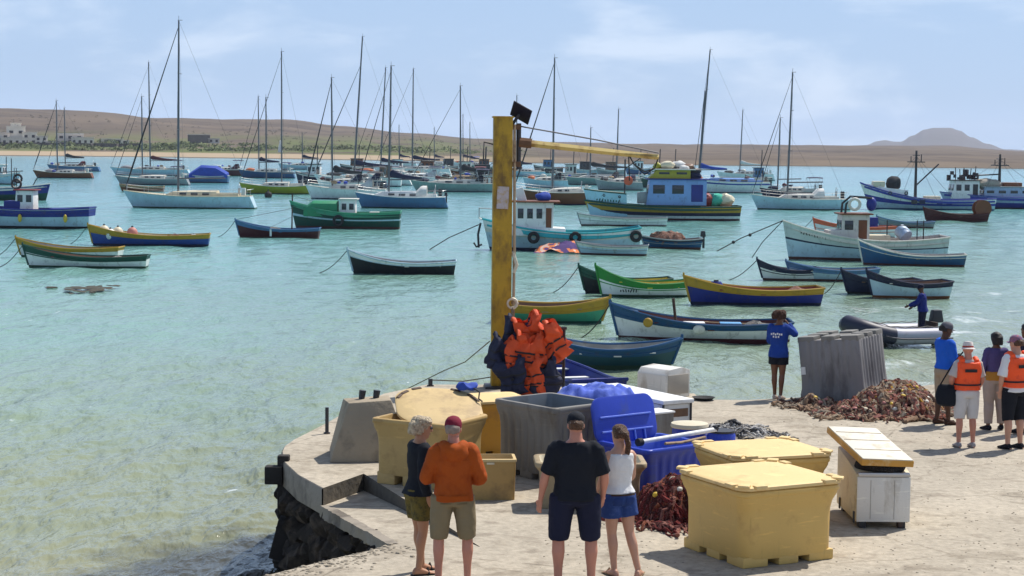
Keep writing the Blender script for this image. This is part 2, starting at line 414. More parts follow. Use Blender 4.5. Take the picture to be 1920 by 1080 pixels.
        if rq.random() < .6:
            u = cab[1] + .1; MB().ell((-L / 2 + u * L, 0, zd(u) + .18), (L * .085, BB * .2, .3), 14, 8).jitter(.08, 2, x0).build('deck_dinghy', rq.choice([cv_dark, pvc_far, cv_navy, orange_far]), root)
        g = MB()
        for _ in range(3):
            u = rq.uniform(.05, .9); g = MB().ell((-L / 2 + u * L, rq.uniform(-.3, .3) * H.hb(u), zd(u) + .2 + (.45 if cab[0] < u < cab[1] else 0)), (rq.uniform(.2, .5), .3, rq.uniform(.12, .3)), 10, 6).jitter(.1, 3, u * 9).build('deck_gear', rq.choice([cv_dark, cv_mar, wood, cv_navy, cv_blue, offw]), root)
    return root, H
# ------------------------------------------------------------------ open boats of the bay
W0 = lambda m, n='hull': [(0, antif, 'boot_stripe'), (1, m, n)]
def two(bt, lo, hi, f=.6): return [(0, bt, 'boot_stripe'), (f, lo, 'hull'), (1, hi, 'sheer_band')]
def three(bt, lo, mid, hi, f=.45, g=.75): return [(0, bt, 'boot_stripe'), (f, lo, 'hull'), (g, mid, 'middle_band'), (1, hi, 'sheer_band')]
lt = paint('inside_grey', (.27, .27, .25)); lblue = paint('inside_blue', (.06, .15, .29)); lred = paint('inside_red', (.28, .05, .03)); lyel = paint('inside_yellow', (.62, .5, .06)); lbrown = paint('inside_brown', (.18, .10, .06))

open_boat('white rowing boat with yellow gunwale behind the dark green and white one at the left', 20, 226, 484, two(agreen, white, ochre, .66), ochre, lt, head=-4, bow=.55, F=.5, thm=wood)
b_gw, _ = open_boat('white rowing boat with dark green rim and red thwarts, nearest boat at the left', 36, 274, 503, three(agreen, white, white, dgreen, .4, .66), dgreen, lbrown, head=3, bow=.6, F=.52, thm=red, B=1.8, rub=(dgreen, .72, .03))
b_by, _h = open_boat('long blue boat with yellow upper band and buoys heaped in its bow', 160, 390, 461, two(navy, blue, ochre, .58), ochre, cream, head=6, bow=.65, F=.6, B=2.0, thm=wood, fore=wood)
def _buoy(c):
    def f(t):
        MB().ell((0, 0, .3), (.33, .33, .36), 14, 9).build('float', c, t); MB().lathe([(.05, .6), (.07, .66), (.04, .74)], 8).build('eye', dmetal, t)
    return f
orange_pl = M('orange_plastic', (.62, .11, .05), .5, .15, 5, DIRT, .25, 5); pink = M('pink_plastic', (.5, .2, .17), .6, .15, 5, DIRT, .25, 5)
cargo('mooring_buoy', 'large reddish orange buoy in the bow of the blue and yellow boat', 'buoy', b_by, (1.0, .1, .45), _buoy(pink))
for i, (x, y) in enumerate(((2.3, .2), (1.9, -.2), (2.7, 0))):
    cargo('mooring_buoy', 'pale buoy lying before the orange one in the blue and yellow boat', 'buoy', b_by, (x, y, .35 + .1 * i), _buoy(cream if i else white))['group'] = 'pale buoys in the blue and yellow boat'
b_rd, H = open_boat('dark red boat with blue rim and a short bare mast', 438, 598, 446, [(0, antif, 'boot_stripe'), (.68, maroon, 'hull'), (1, lblue, 'sheer_band')], lblue, lblue, head=0, bow=.6, F=.55, B=1.8)
q = MB().tube([(-.95, 0, .1), (-.98, 0, 2.0)], [.06, .04], 7); q.build('mast', dwood, b_rd)
MB().tube([(-.98, 0, 1.95), H.sheer(1)], .014, 4).build('stay', wire, b_rd); MB().tube([(-.98, 0, 1.4), (.6, 0, .6)], .012, 4).build('stay', wire, b_rd)
MB().box((.35, .86, .38), (.13, .06, .55)).build('fender', white, b_rd, bevel=.02)
open_boat('black rowing boat with white rim lying alone in the middle of the bay', 648, 855, 515, [(0, black, 'boot_stripe'), (.74, black, 'hull'), (1, white, 'sheer_band')], pale, lt, head=2, bow=.62, F=.55, B=1.75, thm=offw, line=1.7)
# right-hand group of open boats
open_boat('dark hulled boat with yellow inside hidden behind the green and white boat', 1083, 1262, 551, two(black, black, dgreen, .6), dgreen, lyel, head=4, bow=.62, F=.55, thm=lyel)
b_g2, _ = open_boat('white boat with bright green upper band beside the yellow pole', 1113, 1297, 558, two(agreen, white, green, .56), green, lyel, head=7, bow=.75, F=.56, thm=lyel, line=0)
b_y2, H = open_boat('dark blue boat with yellow band and red inside', 1280, 1548, 573, two(navy, royal, ochre, .62), ochre, lred, head=5, bow=.55, F=.6, B=1.9, thm=red, line=0, fore=dwood)
cargo('fuel_drum', 'dark blue plastic drum standing in the blue and yellow boat with red inside', 'drum', b_y2, (1.5, .1, .3), lambda t: (MB().lathe([(.26, 0), (.28, .1), (.28, .5), (.2, .62)], 16).build('body', royal, t), MB().lathe([(.1, .62), (.1, .68)], 10).build('cap', black, t)))
open_boat('green boat with wide ochre upper band just right of the yellow pole', 930, 1150, 608, two(dgreen, mint, ochre, .5), ochre, lbrown, head=-10, bow=.35, F=.6, flip=True, B=1.9, thm=wood, line=1.0)
b_wn, H = open_boat('long white boat with navy band and an upright post amidships', 1143, 1490, 641, two(maroon, white, sea, .6), sea, maroon, head=-2, bow=.62, F=.55, B=2.0, thm=maroon, line=1.2, fore=sea)
MB().tube([(.75, .1, .1), (.9, .1, 1.35)], .05, 7).build('post', dwood, b_wn)
for nm, lb, lx, m in (('plastic_tub', 'white plastic tub lying in the long white and navy boat', .2, white), ('plastic_tub', 'light blue plastic tub lying in the long white and navy boat', -1.0, M('tub_blue', (.10, .30, .55), .5)), ('plastic_tub', 'pale tub near the bow of the long white and navy boat', 1.1, cream)):
    cargo(nm, lb, 'tub', b_wn, (lx, 0, .12), lambda t, m=m: (MB().loft([[(sx * w, sy * d, z) for sx, sy in ((-1, -1), (1, -1), (1, 1), (-1, 1))] for w, d, z in ((.26, .2, 0), (.32, .25, .42))]).build('body', m, t, bevel=.03), MB().box((0, 0, .43), (.7, .56, .04)).build('lid', m, t, bevel=.015)))
MB().ell((.1, 1.0, .42), (.2, .08, .16), 10, 6).build('fender', offw, b_wn)
MB().ell((1.75, .93, .62), (.16, .07, .16), 10, 6).build('fender', ochre, b_wn)
open_boat('dark blue dinghy with light blue rim moored close behind the quay', 1058, 1284, 693, two(agreen, M('paint_tealdark', (.015, .07, .09), .5), sea, .55), sea, lt, head=-3, bow=.3, F=.55, flip=True, B=1.75, thm=white, line=0, stern=.15)
# the blue skiff lying just behind the heap of jackets
a_, b_ = Vector((1.42, 47.2, WZ)), Vector((2.75, 43.0, WZ)); d_ = (b_ - a_).normalized()
open_boat('royal blue skiff with white thwarts tied up behind the heap of orange jackets', 0, 0, 0, two(navy, royal, royal, .5), royal, royal, black, loc=(a_ + b_) / 2 + Vector((-.85, -.35, 0)), rz=math.atan2(d_.y, d_.x) + PI, L=5.6, B=1.9, F=.66, bow=.35, stern=.2, thm=white, th=4, line=0)

open_boat('white and navy boat in front of the white wheelhouse boat, bow to the mooring', 1420, 1540, 527, two(antif, white, navy, .6), navy, lt, head=3, F=.5, bow=.5, line=1.8, B=1.6)
open_boat('pale blue boat with grey rim moored in front of the old wheelhouse boat', 1475, 1652, 528, two(antif, pale, lblue, .68), lblue, lt, head=2, F=.52, bow=.4, line=0, B=1.7, thm=offw, sw=.6)
open_boat('navy boat half hidden behind the blue and grey one near the dinghy', 1577, 1730, 553, two(black, navy, navy, .6), navy, lbrown, head=6, F=.55, bow=.5, line=1.0, B=1.7)
open_boat('grey blue boat with brown bottom beyond the inflatable dinghy', 1623, 1790, 560, two(brown, pale, navy, .66), navy, lbrown, head=8, F=.62, bow=.55, line=0, B=1.8, thm=offw)
open_boat('long worn blue boat lying against the old white wheelhouse boat', 1612, 1815, 499, two(antif, sea, lblue, .7), offw, lt, head=-8, F=.55, bow=.8, line=0, B=1.8, thm=wood)
b_mr, H = open_boat('maroon boat with a round brown net drum at its stern', 1732, 1856, 415, W0(maroon), maroon, lbrown, head=3, F=.6, bow=.6, line=0, B=1.8)
dr = MB().lathe([(.25, -.5), (.75, -.5), (.75, -.42), (.5, -.4), (.5, .4), (.75, .42), (.75, .5), (.25, .5)], 20, M=Matrix.Translation((-2.4, 0, 1.15)) @ RX(PI / 2)); dr.build('net_drum', brown, b_mr)
open_boat('slim grey boat beyond the orange edged boat at the right', 1645, 1754, 428, two(antif, grey, grey, .6), lblue, lt, head=2, F=.45, bow=.5, line=0)
b_or, H = open_boat('white boat with orange red rim and a blue clad engine box', 1526, 1682, 446, two(antif, white, orange_pl, .72), orange_pl, lt, head=2, F=.75, bow=.6, line=2, B=2.1)
MB().box((-1.3, 0, 1.0), (.8, .6, .9)).build('engine_box', royal, b_or, bevel=.06); MB().tube([(.9, 0, .5), (.95, 0, 1.7)], .04, 5).build('post', dmetal, b_or)
open_boat('white skiff with grey rim behind the turquoise edged boat', 1083, 1252, 424, two(antif, white, offw, .7), grey, lt, head=0, F=.6, bow=.35, line=0)
open_boat('small white dinghy beside the purple and orange cloth', 1078, 1218, 479, two(antif, pale, offw, .7), grey, lt, head=-6, F=.5, bow=.25, line=0, B=1.6)
b_nt, H = open_boat('small blue boat piled with brown nets and a black outboard', 1200, 1318, 467, two(antif, sea, navy, .7), grey, lbrown, head=5, F=.55, bow=.25, line=0, B=1.7)
outboard(b_nt, H)
def netlump(t, s=1.0, sd=1):
    m = MB().ell((0, 0, .1), (1.1 * s, .6 * s, .55 * s), 26, 12).jitter(.22, 2.6, sd).jitter(.1, 7, sd); m.build('net_heap', M('net_brown', (.17, .075, .05), .95, .5, 9, (.4, .3, .24), .4, 14, bump=1.0, bs=40), t)
    for i in range(5): MB().ell((random.uniform(-.8, .8) * s, random.uniform(-.5, -.2) * s, .5 * s), .09, 8, 6).build('float', cream, t)
cargo('fishing_net', 'heap of brown net in the small blue outboard boat', 'net', b_nt, (.3, 0, .45), lambda t: netlump(t))
open_boat('brown wooden tender lying between the white sloop and the yachts behind', 222, 306, 359, two(antif, brown, wood, .6), wood, lbrown, head=0, F=.6, bow=.3, line=0)

# ------------------------------------------------------------------ yachts
yacht('brown hulled sloop with a dark furled jib near the left shore', 58, 168, 334, brown, [(105, 105, 190)], cover=None, F=.9, mr=.11, B=3, cab=(.3, .6), fth=.8)
yacht('grey blue yacht with brown sun awning, farthest yacht at the left', 85, 182, 321, lblue, [(120, 120, 203)], dodger=cv_mar, F=1.0, mr=.12, cover=cv_dark)
yacht('grey yacht with maroon sail cover, farthest of the four in its cluster', 203, 350, 329, pale, [(279, 279, 118)], cover=cv_mar, F=1.1, mr=.14, B=3.8)
yacht('low grey yacht with a short mast in front of the maroon covered yacht', 212, 348, 347, grey, [(264, 265, 182)], cover=None, F=.9, mr=.11, boom=False)
yacht('large white sloop with the tallest mast at the left, bow to the shore', 225, 467, 391, pale, [(329, 335, 40)], bootm=agreen, cover=None, F=1.15, bow=.5, cab=(.26, .66), mr=.11, B=3.8, deckm=cream, cabm=cream, fth=.8)
yacht('dark blue yacht lying behind the yellow green ketch', 445, 548, 334, sea, [(484, 484, 182)], cover=cv_navy, F=1.1, mr=.12)
yacht('yellow green ketch with two masts, one of them brown', 445, 580, 364, ygreen, [(526, 528, 98), (497, 498, 184)], cover=None, F=.95, mr=.10, bootm=agreen, stern=.2, deckm=offw, backstay=True)
yacht('white yacht with black sail cover behind the green fishing boat', 570, 722, 374, white, [(621, 621, 147)], cover=cv_dark, F=1.15, mr=.11, cab=(.2, .7), dodger=cv_white, B=3.6, fth=.8)
yacht('white cruising yacht with a raked tall mast and navy sail cover', 585, 765, 347, white, [(662, 680, 70)], cover=cv_navy, F=1.2, mr=.15, B=4, fore=.8, fth=.8)
yacht('long white yacht beyond the raked mast one, with its own leaning mast', 655, 800, 336, white, [(712, 723, 128)], cover=cv_navy, F=1.2, mr=.14, B=4)
yacht('blue sided sloop with large white cabin and a dark mat on its side', 663, 833, 391, lblue, [(727, 733, 125)], cover=cv_navy, bootm=dgreen, F=1.1, mr=.11, cab=(.24, .78), cabm=white, deckm=white, dodger=cv_white, B=3.6, outb=True)
yacht('white motor sailer with a blue furled sail and bare mast', 700, 842, 332, white, [(772, 775, 130)], cover=cv_navy, F=1.6, mr=.15, cab=(.2, .6), B=4.2)
yacht('grey green yacht with a bulky dark cover just left of the yellow pole', 768, 925, 360, paint('greygreen', (.22, .32, .30)), [(863, 863, 162)], cover=cv_dark, F=1.1, mr=.12, cab=(.15, .75), dodger=cv_dark, fore=True)
yacht('brown timber motor yacht behind the white wheelhouse boat', 962, 1107, 384, brown, [(1036, 1040, 110)], cover=None, F=1.3, mr=.11, cab=(.12, .55), cabm=offw, boom=False, B=3.6, fth=.8)
yacht('grey green yacht with two short masts and dark deck covers', 1025, 1214, 347, paint('greygreen', (.22, .32, .30)), [(1107, 1108, 240), (1156, 1160, 205)], cover=cv_dark, F=1.1, mr=.12, dodger=cv_dark, fore=False)
yacht('white yacht with blue side flashes and bright blue sail cover', 1300, 1444, 362, white, [(1311, 1331, 95), (1294, 1305, 172)], cover=cv_blue, F=1.5, mr=.13, cab=(.2, .85), stripe=stripe_blue, cabm=cv_lblue, boom=1, B=4, fore=True)
yacht('small white yacht with a crosstree mast beyond the blue covered one', 1345, 1450, 338, white, [(1388, 1393, 207)], cover=cv_white, F=1.2, mr=.12, fore=False)
yacht('dark hulled yacht behind the white sloop at the right', 1426, 1545, 374, navy, [(1460, 1464, 222)], cover=None, F=1.0, mr=.10)
yacht('white sloop with tall raked mast and bare boom between the blue boat and the trawler', 1410, 1590, 394, pale, [(1479, 1487, 137)], bootm=agreen, F=1.1, mr=.11, cover=None, cab=(.28, .7), B=3.6, dodger=cv_white)
for lb, x0, x1, yw, m, dg_, cb_, cab_ in (('mastless white cruiser behind the black covered white yacht', 592, 690, 359, white, cv_navy, offw, (.2, .7)), ('mastless white cruiser with big cabin between the raked mast and the motor sailer', 738, 826, 345, white, cv_white, white, (.15, .8)),
        ('mastless navy cruiser among the raked mast yachts', 636, 722, 355, navy, cv_navy, offw, (.2, .7)), ('mastless brown cruiser under the dark covered yacht mast', 822, 912, 350, brown, cv_dark, wood, (.15, .75)), ('mastless dark cruiser touching the yellow pole from the left', 858, 940, 336, navy, cv_mar, brown, (.1, .8)),
        ('mastless pale cruiser between the timber motor yacht and the tall sloop', 980, 1064, 353, pale, cv_dark, offw, (.2, .7)), ('mastless grey cruiser before the two short masts', 1116, 1204, 357, grey, cv_navy, offw, (.2, .7)), ('mastless white cruiser left of the blue flashed yacht', 1228, 1316, 357, white, cv_lblue, white, (.2, .75)), ('mastless maroon cruiser by the blue canopy boat', 396, 452, 330, maroon, cv_mar, offw, (.2, .7))):
    yacht(lb, x0, x1, yw, m, [], F=1.15, dodger=dg_, cabm=cb_, cab=cab_, B=3.4, bootm=agreen, wingear=False)
for x0, x1, yw, xt, yt, m, lb in ((726, 780, 313, 748, 235, white, 'tiny far white yacht left of the motor sailer mast'), (796, 846, 314, 814, 240, grey, 'tiny far grey yacht between the motor sailer and the dark covered yacht'), (846, 900, 313, 868, 215, white, 'tiny far white yacht close to the shore behind the dark covered yacht'), (868, 915, 315, 881, 230, pale, 'tiny far pale yacht nearest the yellow pole'), (945, 1022, 331, 969, 180, pale, 'pale blue yacht partly hidden by the head of the yellow pole'), (520, 600, 318, 566, 250, pale, 'low far yacht in front of the beach')):
    yacht(lb, x0, x1, yw, m, [(xt, xt, yt)], F=1.0, mr=.13, fore=False, cover=cv_navy, wingear=False)

def stripecloth():
    m = M('drift_cloth', (.045, .02, .12), .85, .2, 3, bump=.5, bs=8); nt = m.node_tree; b = nt.nodes['Principled BSDF']
    tc = nt.nodes.new('ShaderNodeTexCoord'); w = nt.nodes.new('ShaderNodeTexNoise'); w.inputs['Scale'].default_value = 1.5; w.inputs['Distortion'].default_value = .8; w.inputs['Detail'].default_value = 1
    r = nt.nodes.new('ShaderNodeValToRGB'); r.color_ramp.interpolation = 'CONSTANT'
    r.color_ramp.elements[0].color = (.05, .02, .13, 1); r.color_ramp.elements[1].position = .54; r.color_ramp.elements[1].color = (.6, .17, .05, 1)
    e = r.color_ramp.elements.new(.64); e.color = (.6, .42, .35, 1)
    nt.links.new(tc.outputs['Object'], w.inputs['Vector']); nt.links.new(w.outputs['Fac'], r.inputs['Fac']); nt.links.new(r.outputs['Color'], b.inputs['Base Color'])
    return m
# ------------------------------------------------------------------ decked fishing boats
def decked(label, x0, x1, yw, spec, rail, B=2.6, F=.9, bow=.8, stern=.15, head=0, flip=False, dz=-.3, deckm=None, rake=.6, name='wheelhouse_boat', cat='fishing boat', group=None, L=None, sw=.75, gr=.05):
    loc, rz, l, k = place(x0, x1, yw, head, B, flip)
    root = thing(name, label, cat, loc, rz, group); L = L or l
    H = Hull(L, B, F, bow, stern, .5, rake, sw=sw, zb=.16); H.bands(root, spec); H.gunwale(root, rail, gr)
    H.deck(root, deckm or lbrown, dz, .03)
    mb = MB()   # inner bulwark
    for sd in (1, -1): mb.grid(lambda a, b: H.sheer(lerp(.01, .97, a), sd, lerp(-.01, dz - .02, b), .05), 20, 1)
    mb.build('bulwark', rail, root)
    return root, H, k, (x0 + x1) / 2
def lx(px, cx, k): return -(px - cx) / k

# dark green boat with a white wheelhouse
r_, H, k, cx = decked('dark green fishing boat with green shelter and white wheelhouse', 540, 750, 429, [(0, antif, 'boot_stripe'), (.42, dgreen, 'hull'), (.52, pale, 'stripe'), (.86, dgreen, 'topside'), (1, mint, 'sheer_band')], mint, F=1.15, bow=.85)
x = lx(600, cx, k)
MB().loft([[(x + dx, -.95, .9), (x + dx, .95, .9), (x + dx, .9, .9 + h), (x + dx, .5, 1.1 + h), (x + dx, -.5, 1.1 + h), (x + dx, -.9, .9 + h)] for dx, h in ((-1.25, .95), (.6, .95), (1.25, .45))]).build('shelter', green if False else paint('shelter_green', (.02, .22, .10)), r_, bevel=.03)
wheelhouse(r_, lx(650, cx, k), 1.2, 1.5, 1.35, .8, white, offw, 2, door=False)
cx2 = lx(545, cx, k); MB().tube([(cx2, 0, 1.2), (cx2, 0, 2.5)], .05, 6).build('bow_post', dwood, r_)
MB().tube([(cx2, 0, 2.4), (cx2 - 3, 0, 1.6)], .012, 3).build('stay', wire, r_)
tyre(r_, lx(635, cx, k), 1.36, .62)
MB().box((lx(700, cx, k), 0, 1.1), (.7, .8, .3)).build('hatch', offw, r_, bevel=.03)

# blue and white boat at the left edge
r_, H, k, cx = decked('white fishing boat with royal blue upper band and small wheelhouse at the left edge', -110, 167, 428, [(0, black, 'boot_stripe'), (.55, pale, 'hull'), (.94, royal, 'sheer_band'), (1, white, 'cap_band')], royal, F=1.35, bow=.5, B=3.0)
wheelhouse(r_, lx(42, cx, k), 1.35, 1.5, 1.5, 1.2, white, red, 2, door=False)
MB().box((lx(20, cx, k), 0, 1.5), (1.2, 1.5, .9)).build('engine_casing', royal, r_, bevel=.05)
MB().torus((lx(22, cx, k), -.2, 3.15), .33, .09, 14, 6, RX(PI / 2)).build('lifebuoy', dmetal, r_)
MB().box((lx(120, cx, k), 0, 1.25), (2.4, 1.6, .35)).build('deck_cover', royal, r_, bevel=.08)
for px in (40, 125): MB().ell((lx(px, cx, k), 1.52, .75), (.15, .12, .3), 10, 8).build('fender', yellow, r_)
# rounded stern boat behind it
r_, H, k, cx = decked('blue launch with green bottom and clutter of frames on deck, behind the left edge boat', -90, 89, 376, [(0, agreen, 'boot_stripe'), (.4, dgreen, 'hull'), (1, royal, 'sheer_band')], offw, F=1.3, bow=.5, B=3.0, flip=True, head=3)
MB().torus((lx(28, cx, k) * -1, 0, 2.3), .4, .12, 14, 6, RX(PI / 2)).build('tyre', rubber, r_)
mb = MB(); xq = -lx(52, cx, k); mb.tube([(xq, 0, 1.2), (xq + .9, 0, 2.8)], .05, 5); mb.tube([(xq - 2, 0, 1.2), (xq - 2, 0, 4.4)], .05, 5); mb.tube([(xq - 3.2, 0, 2.9), (xq - .8, 0, 3.1)], .05, 5); mb.tube([(xq - 1.6, .5, 1.2), (xq - 1.6, .5, 3.4), (xq - 1.6, -.5, 3.4), (xq - 1.6, -.5, 1.2)], .04, 5); mb.build('deck_frame', dmetal, r_)
r_, H, k, cx = decked('far white fishing launch cut by the left edge of the view', -90, 34, 346, [(0, agreen, 'boot_stripe'), (1, pale, 'hull')], offw, F=1.2, bow=.6, B=3.0, flip=True)
wheelhouse(r_, -lx(-10, cx, k), 2.4, 2, 1.8, 1.0, white, offw, 2); MB().tube([(-lx(8, cx, k), 0, 1), (-lx(8, cx, k), 0, 4)], .06, 5).build('mast', dmetal, r_)
# covered blue motor boat
r_, H, k, cx = decked('motor boat under a bright blue canopy at the end of the yacht cluster', 338, 427, 343, [(0, navy, 'boot_stripe'), (1, lblue, 'hull')], offw, F=1.0, bow=.5, B=2.8)
MB().loft([[(x_, -1.2, .8), (x_, 1.2, .8), (x_, 1.1, .8 + h), (x_, .5, 1.15 + h), (x_, -.5, 1.15 + h), (x_, -1.1, .8 + h)] for x_, h in ((-3.6, .5), (-1.8, 1.5), (.5, 1.6), (2.4, .4))]).jitter(.08, 1.5, 3).build('canopy', cv_blue, r_)
# white wheelhouse boat behind the pole
r_, H, k, cx = decked('white wheelhouse boat with tyres on its side directly behind the yellow pole', 903, 1202, 471, [(0, navy, 'boot_stripe'), (.55, pale, 'hull'), (.7, offw, 'middle_band'), (1, white, 'sheer_band')], turq, gr=.055, F=1.1, bow=.75, B=3.2, stern=.35, dz=-.35)
wheelhouse(r_, lx(998, cx, k), 2.5, 2.0, 1.75, 1.15, white, brown, 4, rake=.3, over=.25)
MB().loft([[(x_, -1.2, .9), (x_, 1.2, .9), (x_, 1.1, h), (x_, -1.1, h)] for x_, h in ((lx(1060, cx, k), 1.35), (lx(965, cx, k) + .4, 1.5), (lx(935, cx, k), 1.45))]).build('fore_cabin', white, r_, bevel=.04)
for px, z in ((945, .9), (1000, .82), (1078, .85), (1192, .95)): tyre(r_, lx(px, cx, k), 1.6 if px < 1150 else 1.35, z, .26)
MB().box((lx(975, cx, k), 0, 3.3), (.55, .5, .9), rot=RY(.3)).build('exhaust_box', white, r_, bevel=.04)
mb = MB(); xb = H.L / 2
mb.tube([(xb - .3, 0, 1.7), (xb + .2, 0, 1.9), (xb + .2, 0, 2.5), (xb - 1.5, .7, 2.4), (xb - 1.5, .7, 1.5)], .04, 5); mb.tube([(xb + .2, 0, 2.5), (xb - 1.5, -.7, 2.4), (xb - 1.5, -.7, 1.5)], .04, 5); mb.build('bow_rail', steel, r_)
mb = MB(); mb.tube([(xb + .1, .1, 1.6), (xb + .25, .1, .9), (xb + .2, .1, .1)], .07, 6); mb.tube([(xb + .0, .1, .3), (xb + .35, .1, .15), (xb + .5, .1, .4)], .06, 5); mb.build('anchor', dmetal, r_)
rope(r_, [Vector((xb + .2, 0, 1.5)), Vector((xb + 2, .3, .7)), Vector((xb + 3.2, .4, -.05))], .03)
cargo('bundle', 'bright blue bundle on the brown roof of the white wheelhouse boat', 'bundle', r_, (lx(1018, cx, k), 0, 3.0), lambda t: (MB().ell((0, 0, .22), (.5, .4, .3), 16, 9).jitter(.08, 3, 2).build('cloth', cv_blue, t), MB().torus((0, 0, .22), .42, .02, 14, 5, RX(PI / 2)).build('cord', offw, t)))
cargo('cloth', 'loose purple and orange striped cloth drifting beside the white wheelhouse boat', 'cloth', r_, (lx(1048, cx, k), 3.1, 0), lambda t: [MB().grid(lambda a, b: Vector((-3.0 * (a - .5), -.9 + 1.6 * b, -.06 + (.42 + .62 * a) * math.sin(PI * a) ** .6 * (1 - .75 * b) + .10 * math.sin(9 * a + 5 * b))), 30, 8).jitter(.16, 1.7, 4).jitter(.06, 5, 4).build('cloth', stripecloth(), t)] and [MB().tube([(-1.1, -.8, .02), (-1.6, -1.4, .0), (-2.2, -1.5, -.02)], .02, 5).build('cord', offw, t)])
# blue and yellow boat with a high pale prow
r_, H, k, cx = decked('blue and white fishing boat with yellow band, high pale prow and cluttered blue cabin', 1096, 1390, 413, [(0, maroon, 'boot_stripe'), (.22, white, 'hull'), (.5, navy, 'lower_band'), (.92, ochre, 'middle_band'), (1, dgreen, 'cap_band')], dgreen, F=1.15, bow=.5, B=3.6, stern=.1, dz=-.3, rake=.9)
# pale raised forecastle shell, set 3 cm proud of the bands
mb = MB()
for sd in (1, -1): mb.grid(lambda a, b: H.pt(lerp(.735, 1, a), lerp(.36, 1.0, b), sd, -.07) + Vector((.05 * a, 0, .92 * b)), 10, 6)
mb.grid(lambda a, b: (H.pt(.735, lerp(.36, 1.0, b), 1, -.07) + Vector((0, 0, .92 * b))).lerp(H.pt(.735, lerp(.36, 1, b), -1, -.07) + Vector((0, 0, .92 * b)), a), 2, 6)
mb.build('forecastle', paint('prow_blue', (.36, .56, .68)), r_, weld=True)
MB().tube([H.sheer(lerp(.735, 1, i / 8), sd, .93, -.07) for sd in (1,) for i in range(9)] + [H.sheer(lerp(1, .735, i / 8), -1, .93, -.07) for i in range(9)], .06, 6).build('forecastle_rail', dgreen, r_)
MB().grid(lambda a, b: H.sheer(lerp(.735, .99, a), 1, .7, .0).lerp(H.sheer(lerp(.735, .99, a), -1, .7, .0), b), 6, 2).build('forecastle_deck', grey, r_)
mk = MB()
for i in range(9):    # the worn, unreadable name on the prow
    t = .93 - i * .018; q = H.pt(t, .78, 1, -.10) + Vector((0, 0, .6))
    mk.box(q, (.09, .03, random.uniform(.14, .3)), rot=RZ(-.35) @ RY(random.uniform(-.5, .5)))
mk.build('name_mark', dgreen, r_)
for t in (.78, .88):
    q = H.pt(t, .9, 1, -.10) + Vector((0, 0, .8)); MB().torus(q, .09, .035, 10, 5, RX(PI / 2)).build('fairlead', dmetal, r_)
zz = wheelhouse(r_, lx(1268, cx, k), 5.2, 2.5, 2.2, 1.3, paint('cabin_blue', (.20, .33, .62)), paint('cabin_navy', (.02, .03, .2)), 3, rake=.3, over=.12)
wheelhouse(r_, lx(1255, cx, k), 3.6, 2.2, .75, zz + .01, paint('mustard', (.36, .30, .03)), offw, 2, rake=.7, door=False, over=.1, wh=.25)
for (px, z, s, m) in ((1252, zz + 1.15, .55, cream), (1275, zz + 1.2, .5, cv_white), (1300, zz + .3, .65, cv_navy), (1235, zz + 1.05, .4, ygreen), (1292, zz + 1.0, .4, lbrown), (1243, zz + .9, .35, cream), (1262, zz + .95, .3, cv_dark), (1284, zz + .9, .35, cv_white), (1305, zz + .7, .4, dmetal), (1308, zz - .5, .5, cv_navy)):
    MB().ell((lx(px, cx, k), random.uniform(-.3, .5), z), (s * 1.2, s, s * .7), 12, 8).jitter(.15, 2.5, px).build('roof_gear', m, r_)
for px, pt in ((1172, 300), (1230, 322), (1302, 330)):
    x = lx(px, cx, k); MB().tube([(x, .2, 1.3), (x, .2, (413 - pt) / k)], .07, 6).build('mast', dmetal, r_)
MB().tube([(lx(1172, cx, k), .2, 4.4), (lx(1215, cx, k), .2, 5.8)], .05, 5).build('derrick', dmetal, r_)
MB().ell((lx(1172, cx, k) - .3, .4, (413 - 340) / k), (.4, .1, .4), 10, 8).build('marker_flag', orange_pl, r_)
MB().box((lx(1205, cx, k), .5, 1.9), (.9, .7, 1.0)).build('winch', grey, r_, bevel=.1)
for px, m in ((1325, red), (1345, mint), (1362, cream)):
    MB().ell((lx(px, cx, k), .2, 1.75), (.8, .8, .55), 14, 9).jitter(.2, 2.5, px).build('deck_gear', m if m is not mint else M('net_green', (.06, .42, .30), .9, .3, 8, bump=.8), r_)

# old wheelhouse boat at the right
r_, H, k, cx = decked('old white and pale green fishing boat with wheelhouse and tyre arch at the right', 1472, 1780, 490, [(0, antif, 'boot_stripe'), (.5, pale, 'hull'), (.56, navy, 'stripe'), (1, paint('palegreen', (.46, .52, .51)), 'topside')], offw, F=1.15, bow=1.05, B=3.2, stern=.25, dz=-.3, rake=.5)
wheelhouse(r_, lx(1605, cx, k), 1.6, 1.7, 1.55, 1.05, offw, brown, 2, rake=.05, over=.15)
MB().loft([[(x_, -.9, .95), (x_, .9, .95), (x_, .85, h), (x_, -.85, h)] for x_, h in ((lx(1590, cx, k), 1.75), (lx(1555, cx, k), 1.7))]).build('fore_cabin', offw, r_, bevel=.03)
x = lx(1606, cx, k); mb = MB()
for y in (-.6, .6): mb.tube([(x + .6, y, 2.6), (x + .55, y, 3.2), (x + .1, y, 3.6), (x - .9, y, 3.55)], .07, 6)
mb.tube([(x + .1, -.6, 3.6), (x + .1, .6, 3.6)], .05, 5); mb.build('arch', dmetal, r_)
MB().torus((x + .1, .75, 3.2), .3, .09, 16, 7, RX(PI / 2)).build('lifebuoy', offw, r_); MB().ell((x - .9, .5, 3.2), (.3, .25, .4), 10, 8).build('lamp_cover', royal, r_)
mb = MB().lathe([(.2, -.35), (.38, -.33), (.4, 0), (.38, .33), (.2, .35)], 18, M=Matrix.Translation((lx(1700, cx, k), .1, 1.55)) @ RX(.9) @ RY(.5)); mb.build('barrel', cv_lblue if False else paint('drum_pale', (.35, .45, .6)), r_)
mb = MB()
